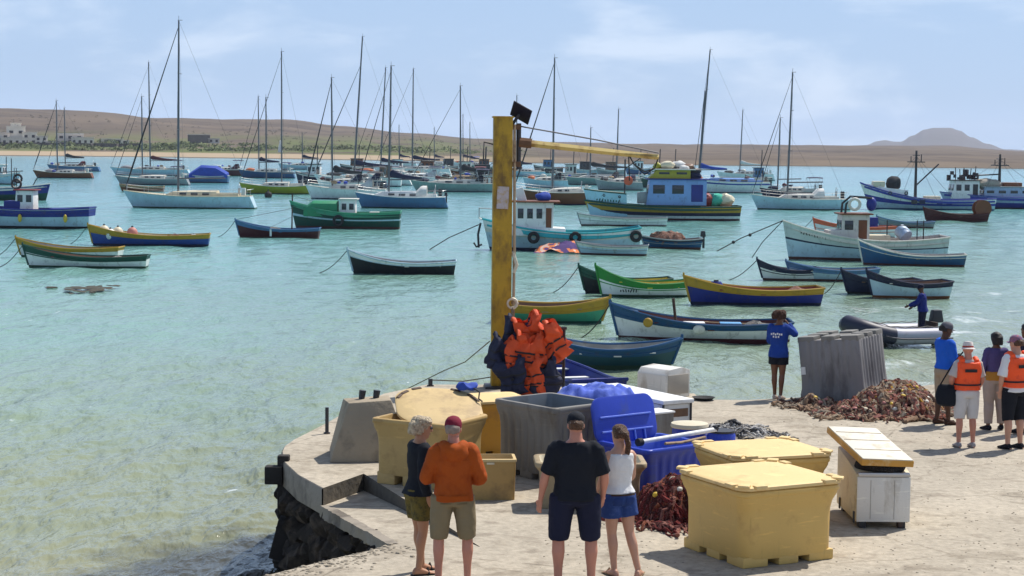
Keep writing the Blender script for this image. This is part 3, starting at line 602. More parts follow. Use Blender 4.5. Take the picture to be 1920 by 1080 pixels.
for px in (1668, 1725, 1737): mb.tube([(lx(px, cx, k), .3, .9), (lx(px, cx, k), .3, 2.3)], .035, 5)
mb.tube([(lx(1668, cx, k), .3, 2.0), (lx(1737, cx, k), .3, 2.0)], .025, 5); mb.build('stern_frame', dmetal, r_)
MB().box((lx(1650, cx, k), 0, 1.25), (1.4, 1.2, .4)).build('hatch', cream, r_, bevel=.05)
mk = MB()
for i in range(10): mk.box(H.pt(.9 - i * .016, .86, 1, -.03), (.06, .02, random.uniform(.06, .14)), rot=RY(random.uniform(-.5, .5)))
mk.build('name_mark', dmetal, r_)
a = H.sheer(1); rope(r_, [a, a + Vector((2.4, .4, -1.0)), a + Vector((3.8, .6, -1.75))], .03); rope(r_, [a, a + Vector((1.2, .5, -1.2)), a + Vector((1.8, .6, -2.1))], .025)
for f in (.5, .75): MB().ell(a + Vector((3.8 * f, .6 * f, -1.65 * f)), .1, 8, 6).build('rope_float', rubber, r_)

# two steel working boats at the right edge
house_b = paint('house_blue', (.33, .42, .58)); geardk = M('gear_dark', (.05, .04, .05), .7, .4, 3, RUST, .4, 4)
def tmast(r_, x, zb, zt, bx, bz):
    m = MB().tube([(x, 0, zb), (x, 0, zt)], [.17, .11], 8); m.box((x, 0, zt - 1.2), (1.5, 1.8, .1)); m.box((x, 0, zt - .5), (.5, 1.2, .07)); m.tube([(x + .6, .2, zt - 1.2), (x + .6, .2, zt - .6)], .05, 5); m.tube([(x - .6, -.3, zt - 1.2), (x - .6, -.3, zt - .4)], .05, 5)
    o = m.build('mast', dmetal, r_); MB().tube([(x, 0, zb + 1.3), (x + bx, .4, bz)], .08, 6).build('derrick_boom', dmetal, o)
    w = MB()
    for dx, y, z in ((4, 0, zb), (-4, 0, zb), (2, 1.8, zb - .4), (-2, 1.8, zb - .4)): w.tube([(x, 0, zt - .6), (x + dx, y, z)], .02, 3)
    w.build('rigging', wire, r_)
r_, H, k, cx = decked('blue and white steel fishing boat with a black net heap on its high bow', 1617, 1868, 394, [(0, sea, 'boot_stripe'), (.30, pale, 'hull'), (.55, stripe_blue, 'wale_band'), (.94, white, 'topside'), (1, stripe_blue, 'cap_band')], stripe_blue, F=1.05, bow=1.75, B=4.4, stern=.2, dz=-.35, rake=1.5, name='trawler', cat='trawler', deckm=grey)
MB().loft([[H.sheer(t, 1, dz_, .12), H.sheer(t, -1, dz_, .12), H.sheer(t, -1, dz_ + hh, .3), H.sheer(t, 1, dz_ + hh, .3)] for t, dz_, hh in ((.66, -.4, 1.05), (.80, -.4, .8), (.95, -.4, .55))]).build('forecastle', white, r_, bevel=.04)
for px in (1668, 1698): MB().torus((lx(px, cx, k), H.hb(.72) + .0, 1.75), .15, .05, 12, 5, RX(PI / 2)).build('porthole', glass, r_)
x = lx(1680, cx, k); MB().ell((x, 0, 2.75), (.8, 1.0, .8), 20, 10).jitter(.15, 2, 5).build('net_heap', M('net_black', (.03, .03, .035), .95, .4, 8, bump=1), r_); MB().box((x + 1.6, 0, 2.65), (1.2, 1.4, .6)).build('windlass', cream, r_, bevel=.1)
tmast(r_, lx(1722, cx, k), 1.2, (394 - 283) / k, -2.3, (394 - 308) / k)
MB().box((lx(1752, cx, k), .3, 1.2), (1.6, 1.4, .5)).build('hatch', cream, r_, bevel=.08)
for i, px in enumerate((1712, 1727, 1760, 1778)): MB().box((lx(px, cx, k), 1.95 + .17 * (i < 2), .85), (.6, .2, .42)).build('hull_fender', navy if i % 2 else dmetal, r_, bevel=.06)
r_, H, k, cx = decked('blue and white working boat with cluttered bridge roof, cut by the right edge', 1768, 2020, 392, [(0, navy, 'boot_stripe'), (.45, stripe_blue, 'hull'), (1, house_b, 'topside')], stripe_blue, F=1.25, bow=.5, B=4.4, stern=.3, dz=-.35, rake=1.0, name='trawler', cat='trawler', deckm=grey)
zz = wheelhouse(r_, lx(1890, cx, k), 5.2, 3.0, 1.35, 1.0, house_b, grey, 4, rake=.1, door=False, wh=.22)
z2 = wheelhouse(r_, lx(1812, cx, k), 2.9, 2.8, 1.95, 1.05, white, dmetal, 3, rake=.25)
mb = MB()
for i in range(16): mb.box((lx(1812, cx, k) + random.uniform(-1.5, 1.5), random.uniform(-1.0, 1.2), z2 + random.uniform(.1, .8)), (random.uniform(.15, .6), random.uniform(.15, .6), random.uniform(.2, .8)), rot=RZ(random.random()))
for i in range(5): mb.tube([(lx(1795 + 9 * i, cx, k), .5, z2), (lx(1795 + 9 * i, cx, k) + random.uniform(-.2, .2), .5, z2 + random.uniform(.8, 1.9))], .05, 5)
mb.build('roof_gear', geardk, r_)
MB().ell((lx(1856, cx, k), .2, zz + .25), (1.5, 1.1, .6), 18, 9).jitter(.2, 1.8, 6).build('net_heap', M('net_cream', (.35, .32, .27), .95, .3, 6, bump=1), r_); MB().box((lx(1902, cx, k), .2, zz + .2), (2.0, 1.4, .45)).build('hatch', brown, r_, bevel=.1)
tmast(r_, lx(1880, cx, k), zz, (392 - 290) / k, 2.6, (392 - 330) / k)

# far covered launches by the yellow pole and beyond
def farboat(label, x0, x1, yw, hm, wm, F=1.3, flip=False):
    r_, H, k, cx = decked(label, x0, x1, yw, [(0, navy, 'boot_stripe'), (1, hm, 'hull')], offw, F=F, bow=.6, B=3.4, flip=flip)
    wheelhouse(r_, 0, (x1 - x0) / k * .36, 2.4, 2.0, 1.0, wm, dmetal, 3); MB().tube([(-.5, 0, 3), (-.6, 0, 6.0)], .08, 5).build('mast', dmetal, r_)
    return r_
farboat('far dark fishing launch with brown house near the motor sailer', 765, 835, 331, dmetal if False else paint('hull_dark', (.05, .045, .05)), brown)
farboat('far timber fishing boat with dark house behind the yellow pole', 862, 945, 343, brown, paint('house_dark', (.06, .05, .05)))
farboat('far launch with a square black house right of the yellow pole', 1070, 1122, 330, pale, paint('house_dark', (.06, .05, .05)))
farboat('far launch with a tall brown house beside the black housed one', 1118, 1172, 331, grey, lbrown)
farboat('far pale blue launch behind the high pale prow', 1172, 1222, 327, lblue, white)
farboat('far black launch nearest the beach among the raked mast yachts', 636, 700, 323, paint('hull_dark', (.05, .045, .05)), brown)
farboat('far blue launch with white house left of the motor sailer', 716, 772, 325, blue, white)
farboat('far maroon launch between the motor sailer and the far timber boat', 812, 868, 322, maroon, paint('house_dark', (.06, .05, .05)))
farboat('far green launch just left of the yellow pole near the shore', 880, 934, 323, dgreen, brown)
farboat('far black launch right of the yellow pole near the shore', 1000, 1056, 324, paint('hull_dark', (.05, .045, .05)), lblue)
farboat('far white launch with brown house in front of the raked mast yachts', 690, 752, 350, white, lbrown)
farboat('far brown and white launch between the dark covered yacht and the blue motor yachts', 836, 905, 332, brown, offw)
farboat('far dark blue launch left of the high pale prow', 1040, 1100, 340, navy, offw)
farboat('far white launch between the cluttered blue cabin and the blue covered yacht', 1226, 1296, 344, white, lblue)
farboat('far green launch under the crane jib tip', 1200, 1262, 352, dgreen, white)
farboat('far navy launch behind the yellow green ketch stern', 552, 622, 344, navy, white)
farboat('dark launch with furled sails left of the white sloop', 1398, 1448, 349, paint('hull_dark', (.05, .045, .05)), lblue)

# ------------------------------------------------------------------ inflatable dinghy
c = P(1682, 652, WZ); hd = R(18)
dg = thing('inflatable_dinghy', 'grey inflatable dinghy with yellow fuel can and standing driver', 'dinghy', c + Vector((0, .9, 0)), PI + hd)
pvc = M('pvc_grey', (.31, .32, .39), .45, .08, 2, DIRT, .15, 3, bump=.15, bs=8); pvcd = M('pvc_navy', (.02, .024, .05), .5, .1, 2)
kk = FPX / c.y; Ld = 222 / kk
def tubeline(t, sd):   # t from stern to bow
    x = -Ld / 2 + .25 + t * (Ld - .55); y = .78 * (1 if t < .62 else math.sqrt(max(0, 1 - ((t - .62) / .38) ** 2.2))); return Vector((x, sd * y, .34 + .38 * max(0, (t - .5) / .5) ** 1.8))
pts = [tubeline(t / 16, 1) for t in range(17)] + [tubeline(t / 16, -1) for t in range(15, -1, -1)]
n = len(pts)
MB().tube(pts[:11], [.12] + [.27] * 10, 14).build('side_tube', pvc, dg); MB().tube(pts[-11:], [.27] * 10 + [.12], 14).build('side_tube', pvc, dg)
MB().tube(pts[10:n - 10], .275, 14).build('bow_tube', pvcd, dg)
MB().grid(lambda a, b: Vector((lerp(-Ld / 2 + .5, Ld / 2 - 1.0, a), lerp(-.62, .62, b), .16)), 6, 3).build('floor', dmetal, dg)
MB().box((-Ld / 2 + .55, 0, .45), (.07, 1.15, .6)).build('transom', dwood, dg, bevel=.01)
MB().box((-Ld / 2 + .25, .0, .9), (.42, .32, .42), taper=.75).build('outboard_motor', dmetal, dg, bevel=.06); MB().box((-Ld / 2 + .3, 0, .3), (.15, .12, .9)).build('outboard_leg', dmetal, dg, bevel=.02)
mb = MB()
for sd in (1, -1): mb.tube([tubeline(t / 12, sd) + Vector((0, sd * .02, .29 + (.03 if t % 2 else -.01))) for t in range(1, 11)], .015, 5)
mb.build('grab_line', dmetal, dg)
MB().tube([tubeline(t / 12, 1) + Vector((0, .275, -.05)) for t in range(0, 10)], .03, 5).build('rubbing_strake', pvcd, dg)
def canb(t):
    MB().box((0, 0, .16), (.36, .26, .32), taper=.9).build('body', M('yellow_plastic', (.7, .5, .03), .5, .1, 3), t, bevel=.05); MB().lathe([(.05, .3), (.05, .38)], 10).build('cap', black, t)
cargo('fuel_can', 'yellow fuel can on the floor of the inflatable dinghy', 'fuel can', dg, (-.35, .25, .17), canb)

# a black mooring buoy and a drifting mat of weed
t = thing('mooring_buoy', 'small black mooring buoy under the yellow green ketch', 'buoy', P(503, 370, WZ)); MB().ell((0, 0, .25), (.45, .45, .45), 12, 8).build('float', rubber, t); MB().lathe([(.08, .65), (.06, .95)], 8).build('eye', dmetal, t)
w = MB()
for i in range(40):
    x = random.gauss(0, .5); y = random.gauss(0, .8); w.ell((x, y * 1.2, .0), (random.uniform(.1, .3), random.uniform(.15, .4), .022), 7, 4, rot=RZ(random.random()))
o = w.jitter(.05, 3, 1).build('seaweed', M('weed', (.05, .045, .03), .8, .3, 5), None); o.location = P(178, 541, WZ + .07); tag(o, 'dark patch of weed drifting left of the middle of the bay', 'seaweed', kind='stuff')

mk = MB(); HG = Hull(3.2, 1.7, .56, .75, .1, .3, .4)
for i in range(7):
    mk.box((1.05 - i * .11, .84 - .012 * (i - 7) ** 0, .30), (.05, .02, random.uniform(.08, .16)), rot=RY(random.uniform(-.6, .6)))
mk.build('name_mark', dmetal, b_g2)
def oar(t):
    MB().tube([(-1.1, 0, 0), (.9, 0, .05)], .025, 6).build('shaft', wood, t); MB().box((1.15, 0, .06), (.55, .13, .02)).build('blade', wood, t, bevel=.005)
def crate(m):
    def f(t):
        MB().loft([[(x * w, y * w * .7, z) for x, y in ((-1, -1), (1, -1), (1, 1), (-1, 1))] for w, z in ((.26, 0), (.3, .32), (.26, .32), (.24, .05))], True, True).build('body', m, t)
    return f
def can(m):
    def f(t): MB().box((0, 0, .16), (.3, .2, .32), taper=.9).build('body', m, t, bevel=.04); MB().lathe([(.04, .3), (.04, .37)], 8).build('cap', black, t)
    return f
def heap(m):
    def f(t): MB().ell((0, 0, .1), (.55, .4, .3), 18, 9).jitter(.16, 3, random.random() * 9).jitter(.06, 9, 1).build('heap', m, t)
    return f
nbr = M('net_brown', (.17, .075, .05)); ngr = M('net_greyish', (.16, .16, .15), .95, .5, 9, (.4, .3, .24), .4, 14, bump=1.0, bs=40)
for b_, tg, items in ((b_gw, 'dark green and white boat', (('oar', 'oar', oar, -.2, .35, .42), ('net_heap', 'grey net', heap(ngr), -1.6, 0, .15))), (b_by, 'long blue and yellow boat', (('net_heap', 'brown net', heap(nbr), -1.4, 0, .3), ('fuel_can', 'white fuel can', can(white), -2.7, .2, .38))),
                      (b_g2, 'green and white boat', (('fish_crate', 'yellow crate', crate(yellow), -.4, .1, .25), ('oar', 'oar', oar, 0, -.3, .48))), (b_y2, 'blue and yellow boat with red inside', (('oar', 'long oar', oar, -.6, .35, .55), ('net_heap', 'brown net', heap(nbr), -1.8, 0, .3))),
                      (b_wn, 'long white and navy boat', (('oar', 'oar', oar, -1.2, -.4, .48), ('net_heap', 'grey net', heap(ngr), -1.9, 0, .2))), (b_mr, 'maroon boat', (('fuel_can', 'pale fuel can', can(offw), .2, .1, .35),)), (b_rd, 'dark red boat', (('net_heap', 'grey net', heap(ngr), .1, 0, .25),)), (b_or, 'orange rimmed boat', (('fish_crate', 'white crate', crate(white), .2, 0, .5), ('net_heap', 'brown net', heap(nbr), -.3, .2, .45)))):
    for nm, what, fn, x, y, z in items:
        cargo(nm, what + ' lying in the ' + tg, nm.replace('_', ' '), b_, (x, y, z), fn)
# ------------------------------------------------------------------ quay
conc = M('concrete', (.395, .347, .275), .9, .17, .55, (.20, .165, .12), .3, .9, bump=.5, bs=14, spec=.25)
def crackup(m, sc_=.35, dark=(.17, .14, .10)):
    nt = m.node_tree; N, L = nt.nodes, nt.links; b = N['Principled BSDF']
    src = b.inputs['Base Color'].links[0].from_socket
    tc = N.new('ShaderNodeTexCoord')
    nz = N.new('ShaderNodeTexNoise'); nz.inputs['Scale'].default_value = 1.3; nz.inputs['Detail'].default_value = 6; L.new(tc.outputs['Object'], nz.inputs['Vector'])
    av = N.new('ShaderNodeMix'); av.data_type = 'RGBA'; av.blend_type = 'LINEAR_LIGHT'; av.inputs['Factor'].default_value = .6
    L.new(tc.outputs['Object'], av.inputs['A']); L.new(nz.outputs['Color'], av.inputs['B'])
    vo = N.new('ShaderNodeTexVoronoi'); vo.feature = 'DISTANCE_TO_EDGE'; vo.inputs['Scale'].default_value = sc_; L.new(av.outputs['Result'], vo.inputs['Vector'])
    mr = N.new('ShaderNodeMapRange'); mr.inputs['From Min'].default_value = .003; mr.inputs['From Max'].default_value = .012; mr.inputs['To Min'].default_value = .42; mr.inputs['To Max'].default_value = 0
    L.new(vo.outputs['Distance'], mr.inputs['Value'])
    mx = N.new('ShaderNodeMix'); mx.data_type = 'RGBA'; mx.inputs['B'].default_value = (*dark, 1); L.new(src, mx.inputs['A']); L.new(mr.outputs['Result'], mx.inputs['Factor'])
    # fine speckle of sand, shell and oil drips
    n4 = N.new('ShaderNodeTexNoise'); n4.inputs['Scale'].default_value = 9; n4.inputs['Detail'].default_value = 8; n4.inputs['Roughness'].default_value = .7; L.new(tc.outputs['Object'], n4.inputs['Vector'])
    r4 = N.new('ShaderNodeMapRange'); r4.inputs['From Min'].default_value = .3; r4.inputs['From Max'].default_value = .7; r4.inputs['To Min'].default_value = .74; r4.inputs['To Max'].default_value = 1.22; L.new(n4.outputs['Fac'], r4.inputs['Value'])
    m2 = N.new('ShaderNodeMix'); m2.data_type = 'RGBA'; m2.blend_type = 'MULTIPLY'; m2.inputs['Factor'].default_value = 1; L.new(mx.outputs['Result'], m2.inputs['A']); L.new(r4.outputs['Result'], m2.inputs['B'])
    n5 = N.new('ShaderNodeTexNoise'); n5.inputs['Scale'].default_value = 2.2; n5.inputs['Detail'].default_value = 3; L.new(tc.outputs['Object'], n5.inputs['Vector'])
    r5 = N.new('ShaderNodeMapRange'); r5.inputs['From Min'].default_value = .58; r5.inputs['From Max'].default_value = .70; r5.inputs['To Max'].default_value = .5; L.new(n5.outputs['Fac'], r5.inputs['Value'])
    m3 = N.new('ShaderNodeMix'); m3.data_type = 'RGBA'; m3.inputs['B'].default_value = (.15, .12, .09, 1); L.new(m2.outputs['Result'], m3.inputs['A']); L.new(r5.outputs['Result'], m3.inputs['Factor'])
    last = m3.outputs['Result']
    for ang_, per_ in ((.35, 4.2), (1.92, 3.1)):          # cast slab joints, worn away in places
        mp = N.new('ShaderNodeMapping'); mp.inputs['Rotation'].default_value = (0, 0, ang_); L.new(tc.outputs['Object'], mp.inputs['Vector']); sp = N.new('ShaderNodeSeparateXYZ'); L.new(mp.outputs['Vector'], sp.inputs[0])
        pp = N.new('ShaderNodeMath'); pp.operation = 'PINGPONG'; pp.inputs[1].default_value = per_ / 2; L.new(sp.outputs['X'], pp.inputs[0])
        wv = N.new('ShaderNodeMath'); wv.operation = 'MULTIPLY_ADD'; wv.inputs[1].default_value = .05; L.new(nz.outputs['Fac'], wv.inputs[0]); L.new(pp.outputs[0], wv.inputs[2])
        rj = N.new('ShaderNodeMapRange'); rj.inputs['From Min'].default_value = .034; rj.inputs['From Max'].default_value = .05; rj.inputs['To Min'].default_value = .6; rj.inputs['To Max'].default_value = 0; L.new(wv.outputs[0], rj.inputs['Value'])
        rk_ = N.new('ShaderNodeMapRange'); rk_.inputs['From Min'].default_value = .42; rk_.inputs['From Max'].default_value = .56; L.new(n5.outputs['Fac'], rk_.inputs['Value'])
        mm = N.new('ShaderNodeMath'); mm.operation = 'MULTIPLY'; L.new(rj.outputs[0], mm.inputs[0]); L.new(rk_.outputs[0], mm.inputs[1])
        mj = N.new('ShaderNodeMix'); mj.data_type = 'RGBA'; mj.inputs['B'].default_value = (.11, .09, .065, 1); L.new(last, mj.inputs['A']); L.new(mm.outputs[0], mj.inputs['Factor']); last = mj.outputs['Result']
    L.new(last, b.inputs['Base Color'])
crackup(conc)
edge_px = [(1920, 705), (1740, 722), (1640, 738), (1480, 746), (1400, 750), (1314, 749), (1302, 738), (1180, 730), (940, 721), (800, 721), (720, 738), (665, 762), (622, 788), (580, 810), (552, 824), (535, 836), (530, 846), (534, 866), (560, 890), (606, 915)]
edge = [Vector((60, 42, 0)), Vector((22, 40, 0))] + [P(x, y) for x, y in edge_px]
near = [P(735, 1020), P(690, 1033), P(640, 1044), P(560, 1064), P(500, 1079), P(430, 1098), Vector((-4.2, 16.5, 0)), Vector((-9, 12, 0)), Vector((-9, -12, 0))]
rA, rB, rC, rD = P(606, 915), P(735, 1020), P(682, 888), P(900, 1025)
poly = edge + [rC, rD] + near + [Vector((60, -12, 0))]
from mathutils import geometry as G2
_v, _e, _f, *_r = G2.delaunay_2d_cdt([Vector((p.x, p.y)) for p in poly], [], [list(range(len(poly)))], 1, 1e-4)
me = bpy.data.meshes.new('pavement'); me.from_pydata([(p.x, p.y, 0) for p in _v], [], [list(f) if True else f for f in _f]); me.update()
if me.polygons[0].normal.z < 0: me.flip_normals()
q = bpy.data.objects.new('pavement', me); COL.objects.link(q); me.materials.append(conc); tag(q, kind='structure')
# the sunken ramp along the quay's rim, and the risers beside it
zr = -.24
ra, rc = rA + Vector((0, 0, zr)), rC + Vector((0, 0, zr))
mb = MB(); mb.add([ra, rB + Vector((0, 0, -.005)), rD + Vector((0, 0, -.005)), rc], [(0, 1, 2, 3)])
tag(mb.build('ramp', conc, None, smooth=False), kind='structure')
mb = MB(); mb.add([rA, ra, rc, rC], [(0, 1, 2, 3)]); mb.add([rC, rc, rD], [(0, 1, 2)])
tag(mb.build('kerb', M('concrete_shaded', (.10, .085, .065), .95, .25, 1, (.04, .035, .03), .4, 2, bump=.5, bs=12), None, smooth=False), kind='structure')  # risers' shade put into the colour: far darker concrete than the ramp
# concrete coping lip and the sea wall under it
wall = edge + [None]
line = edge[1:] + []                       # far edge, right to left, round the nose
def outward(a, b):
    d = (b - a); d.normalize(); return Vector((d.y, -d.x, 0))
full = edge + [rA] if (edge[-1] - rA).length > .01 else edge
sm = []
for i, p in enumerate(full):
    a = full[max(0, i - 1)]; b = full[min(len(full) - 1, i + 1)]; sm.append(outward(a, b))
concd = M('concrete_side', (.27, .235, .19), .95, .2, .8, (.09, .075, .06), .5, 1.5, bump=.7, bs=10)
lipb = MB()
lipb.grid(lambda a, b: full[int(round(a * (len(full) - 1)))] + sm[int(round(a * (len(full) - 1)))] * (0 if b < .3 else .02) + Vector((0, 0, -.0 if b < .01 else (-.02 if b < .4 else (-.36 if b < .7 else -.37)))) - sm[int(round(a * (len(full) - 1)))] * (.12 if b > .9 else 0), len(full) - 1, 3)
tag(lipb.build('kerb', concd, None, ang=60), kind='structure')
stone_m = M('basalt', (.036, .030, .026), .9, .5, 3, (.11, .085, .065), .42, 4, bump=.8, bs=9, spec=.08)
def rag(a, b):      # broken edge of the ramp slab over the wall
    p = ra.lerp(rB, a); n_ = outward(rA, rB); k_ = .03 * noise.noise((a * 9, b * 2, 1)) + .02 * noise.noise((a * 30, b * 5, 2))
    return p + n_ * (.05 + k_ - (.10 if b > .8 else 0) - (.14 if b < .1 else 0)) + Vector((0, 0, .006 if b < .35 else -.16 * b - .05 * abs(noise.noise((a * 14, 4, b)))))
tag(MB().grid(rag, 60, 5).build('kerb', concd, None, ang=30), kind='structure')
sw_ = thing('sea_wall', 'dark rough stone sea wall under the rounded end of the quay', 'wall', (-2.8, 24, WZ))
off = -Vector((-2.8, 24, WZ))
core = MB(); wl = full + [rB] + near[1:6]
nrm = []
for i, p in enumerate(wl):
    a = wl[max(0, i - 1)]; b = wl[min(len(wl) - 1, i + 1)]; nrm.append(outward(a, b))
core.grid(lambda a, b: wl[int(round(a * (len(wl) - 1)))] - nrm[int(round(a * (len(wl) - 1)))] * (.14 - .08 * b) + Vector((0, 0, lerp(-.02 if int(round(a * (len(wl) - 1))) != len(full) - 1 else zr - .08, -2.6, b))) + off, len(wl) - 1, 4)
core.build('core', stone_m, sw_)
st = MB(); rnd = random.Random(4)
def along(pl, step):
    for i in range(len(pl) - 1):
        a, b = pl[i], pl[i + 1]; n = max(1, int((b - a).length / step))
        for j in range(n): yield a.lerp(b, (j + rnd.random() * .6) / n), outward(a, b)
vis = full[11:] + [rB] + near[1:6]
for p, nn in along(vis, .24):
    ramp_side = abs((p - rA).dot((rB - rA).normalized()) - (p - rA).length) < .02
    z = -.4 if not ramp_side else -.15
    while z > -2.0:
        s = rnd.uniform(.13, .25); k_ = 1 if not ramp_side else lerp(.24, .05, min(1, (p - rA).length / (rB - rA).length))
        zz = z - s * .8
        if ramp_side and zz + s * .7 > -k_ - .03: z -= .15; continue
        st.ell(p + nn * rnd.uniform(-.16, -.05) + Vector((0, 0, zz)) + off, (s * rnd.uniform(.8, 1.3), s * rnd.uniform(.6, 1), s * rnd.uniform(.7, 1)), 9, 6, rot=RZ(rnd.random() * 6) @ RX(rnd.uniform(-.4, .4)))
        z -= s * 1.55
st.jitter(.11, 4, 2).jitter(.05, 11, 5).build('masonry', stone_m, sw_, ang=22)
# rubble rim between ramp and the near pavement
gm = M('gravel_stone', (.30, .26, .20), .95, .45, 5, (.12, .10, .08), .4, 5)
g = MB()
for p, nn in along(near[0:6], .035):
    for _ in range(6):
        s = rnd.uniform(.006, .024) * (1.6 if rnd.random() < .12 else 1); g.ell(p - nn * abs(rnd.gauss(0, .22)) + Vector((0, 0, -.004 if rnd.random() < .8 else -.1)), (s * 1.3, s, s * .8), 6, 4, rot=RZ(rnd.random() * 6))
tag(g.build('gravel', gm, None), 'loose gravel along the broken rim of the pavement', 'gravel', kind='stuff')
# small litter of shell and grit on the open concrete
g = MB()
for _ in range(900):
    p = P(rnd.uniform(1000, 1920), rnd.uniform(770, 1075)); s = rnd.uniform(.004, .014)
    g.ell(p, (s * 1.4, s, s * .7), 5, 4, rot=RZ(rnd.random() * 6))
tag(g.build('grit', gm, None), 'grit and shell bits scattered over the concrete', 'grit', kind='stuff')
# timber fender on the nose
t = thing('timber_fender', 'black timber fender bolted to the rounded end of the quay', 'fender', P(530, 866) + Vector((.0, .12, 0)))
tm = M('timber_black', (.022, .018, .016), .8, .3, 4, bump=.5, bs=20)
MB().box((0, 0, -.35), (.17, .17, .86)).build('post', tm, t, bevel=.02); MB().box((-.13, -.06, -.2), (.26, .2, .26)).build('cross_block', tm, t, bevel=.02); MB().box((.02, -.05, -1.15), (.3, .3, .6), rot=RY(.25)).build('lower_block', tm, t, bevel=.02)

# ------------------------------------------------------------------ water
wm = bpy.data.materials.new('sea_water'); wm.use_nodes = True; nt = wm.node_tree; N, L = nt.nodes, nt.links; b = N['Principled BSDF']
tc = N.new('ShaderNodeTexCoord'); geo = N.new('ShaderNodeNewGeometry'); sx = N.new('ShaderNodeSeparateXYZ'); L.new(geo.outputs['Position'], sx.inputs[0])
def math_(op, a, bb=None, cc=None):
    n = N.new('ShaderNodeMath'); n.operation = op
    for i, v in enumerate((a, bb, cc)):
        if v is None: continue
        if isinstance(v, (int, float)): n.inputs[i].default_value = v
        else: L.new(v, n.inputs[i])
    return n.outputs[0]
def noise_(scale, detail=3, rough=.5, stretch=None, rz=0, dist=0):
    n = N.new('ShaderNodeTexNoise'); n.inputs['Scale'].default_value = scale; n.inputs['Detail'].default_value = detail; n.inputs['Roughness'].default_value = rough; n.inputs['Distortion'].default_value = dist
    mp = N.new('ShaderNodeMapping'); mp.inputs['Rotation'].default_value = (0, 0, rz); mp.inputs['Scale'].default_value = stretch or (1, 1, 1)
    L.new(geo.outputs['Position'], mp.inputs['Vector']); L.new(mp.outputs['Vector'], n.inputs['Vector']); return n.outputs['Fac']
# depth of the bay by distance from the shallow foreshore (sand bed shows through near the quay)
dn = math_('ADD', sx.outputs['Y'], math_('MULTIPLY', math_('SUBTRACT', noise_(.045, 3, .5), .5), 46))
dn = math_('SUBTRACT', dn, math_('MULTIPLY', sx.outputs['X'], .9))
rp = N.new('ShaderNodeValToRGB'); cr = rp.color_ramp
cr.elements[0].position = 0; cr.elements[0].color = WCOL[0]; cr.elements[1].position = 1; cr.elements[1].color = WCOL[-1]
for ps, c_ in zip(WPOS[1:-1], WCOL[1:-1]):
    e = cr.elements.new(ps); e.color = c_
L.new(math_('DIVIDE', dn, 300.0), rp.inputs['Fac'])
# weed and current patches
pm = N.new('ShaderNodeMapRange'); pm.inputs['From Min'].default_value = .35; pm.inputs['From Max'].default_value = .7; pm.inputs['To Min'].default_value = .82; pm.inputs['To Max'].default_value = 1.12
L.new(noise_(.03, 5, .6, (1, .35, 1)), pm.inputs['Value'])
mx = N.new('ShaderNodeMix'); mx.data_type = 'RGBA'; mx.blend_type = 'MULTIPLY'; mx.inputs['Factor'].default_value = 1; L.new(rp.outputs['Color'], mx.inputs['A']); L.new(pm.outputs['Result'], mx.inputs['B'])
# foam streaks off the landing at the right
fx = N.new('ShaderNodeMapRange'); fx.inputs['From Min'].default_value = 5; fx.inputs['From Max'].default_value = 14; L.new(sx.outputs['X'], fx.inputs['Value'])
fy = N.new('ShaderNodeMapRange'); fy.inputs['From Min'].default_value = 110; fy.inputs['From Max'].default_value = 45; L.new(sx.outputs['Y'], fy.inputs['Value'])
fm = math_('MULTIPLY', fx.outputs[0], fy.outputs[0])
fn = math_('SUBTRACT', noise_(.55, 7, .68, (.6, .5, 1), .2, .8), math_('SUBTRACT', .735, math_('MULTIPLY', fm, .27)))
fo = N.new('ShaderNodeMapRange'); fo.inputs['From Min'].default_value = 0; fo.inputs['From Max'].default_value = .10; fo.inputs['To Max'].default_value = .8; L.new(fn, fo.inputs['Value'])
wc = N.new('ShaderNodeMapRange'); wc.inputs['From Min'].default_value = .70; wc.inputs['From Max'].default_value = .76; wc.inputs['To Max'].default_value = .75
L.new(math_('ADD', noise_(1.5, 5, .62, (1.6, .45, 1), .4, .6), math_('MULTIPLY', math_('SUBTRACT', noise_(.06, 2, .5), .5), .25)), wc.inputs['Value'])
fo_ = math_('MAXIMUM', fo.outputs['Result'], wc.outputs['Result'])
m2 = N.new('ShaderNodeMix'); m2.data_type = 'RGBA'; m2.inputs['B'].default_value = (.75, .8, .78, 1); L.new(mx.outputs['Result'], m2.inputs['A']); L.new(fo_, m2.inputs['Factor'])
# sea wall's shade on the water at its foot, painted dark into the base colour
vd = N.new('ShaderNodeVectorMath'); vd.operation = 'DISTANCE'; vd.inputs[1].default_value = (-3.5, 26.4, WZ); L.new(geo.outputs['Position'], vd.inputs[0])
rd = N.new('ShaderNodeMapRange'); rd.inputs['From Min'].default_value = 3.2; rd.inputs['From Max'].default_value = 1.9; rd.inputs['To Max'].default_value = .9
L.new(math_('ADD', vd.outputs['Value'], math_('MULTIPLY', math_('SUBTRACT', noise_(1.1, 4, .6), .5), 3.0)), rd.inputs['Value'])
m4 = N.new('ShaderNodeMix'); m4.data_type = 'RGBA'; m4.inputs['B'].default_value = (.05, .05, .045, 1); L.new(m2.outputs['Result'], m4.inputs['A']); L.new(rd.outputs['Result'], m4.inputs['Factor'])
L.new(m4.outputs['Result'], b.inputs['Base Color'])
b.inputs['Roughness'].default_value = WROUGH; b.inputs['IOR'].default_value = 1.33; b.inputs['Specular IOR Level'].default_value = WSPEC
h1 = noise_(2.4, 4, .6, (1.5, .55, 1), .5, .3); h2 = noise_(.75, 4, .55, (1.4, .5, 1), .35, .3); h3 = noise_(.16, 2, .5, (1, .45, 1), .25)
hh = math_('ADD', math_('ADD', math_('MULTIPLY', h1, .16), math_('MULTIPLY', h2, .5)), math_('MULTIPLY', h3, .9))
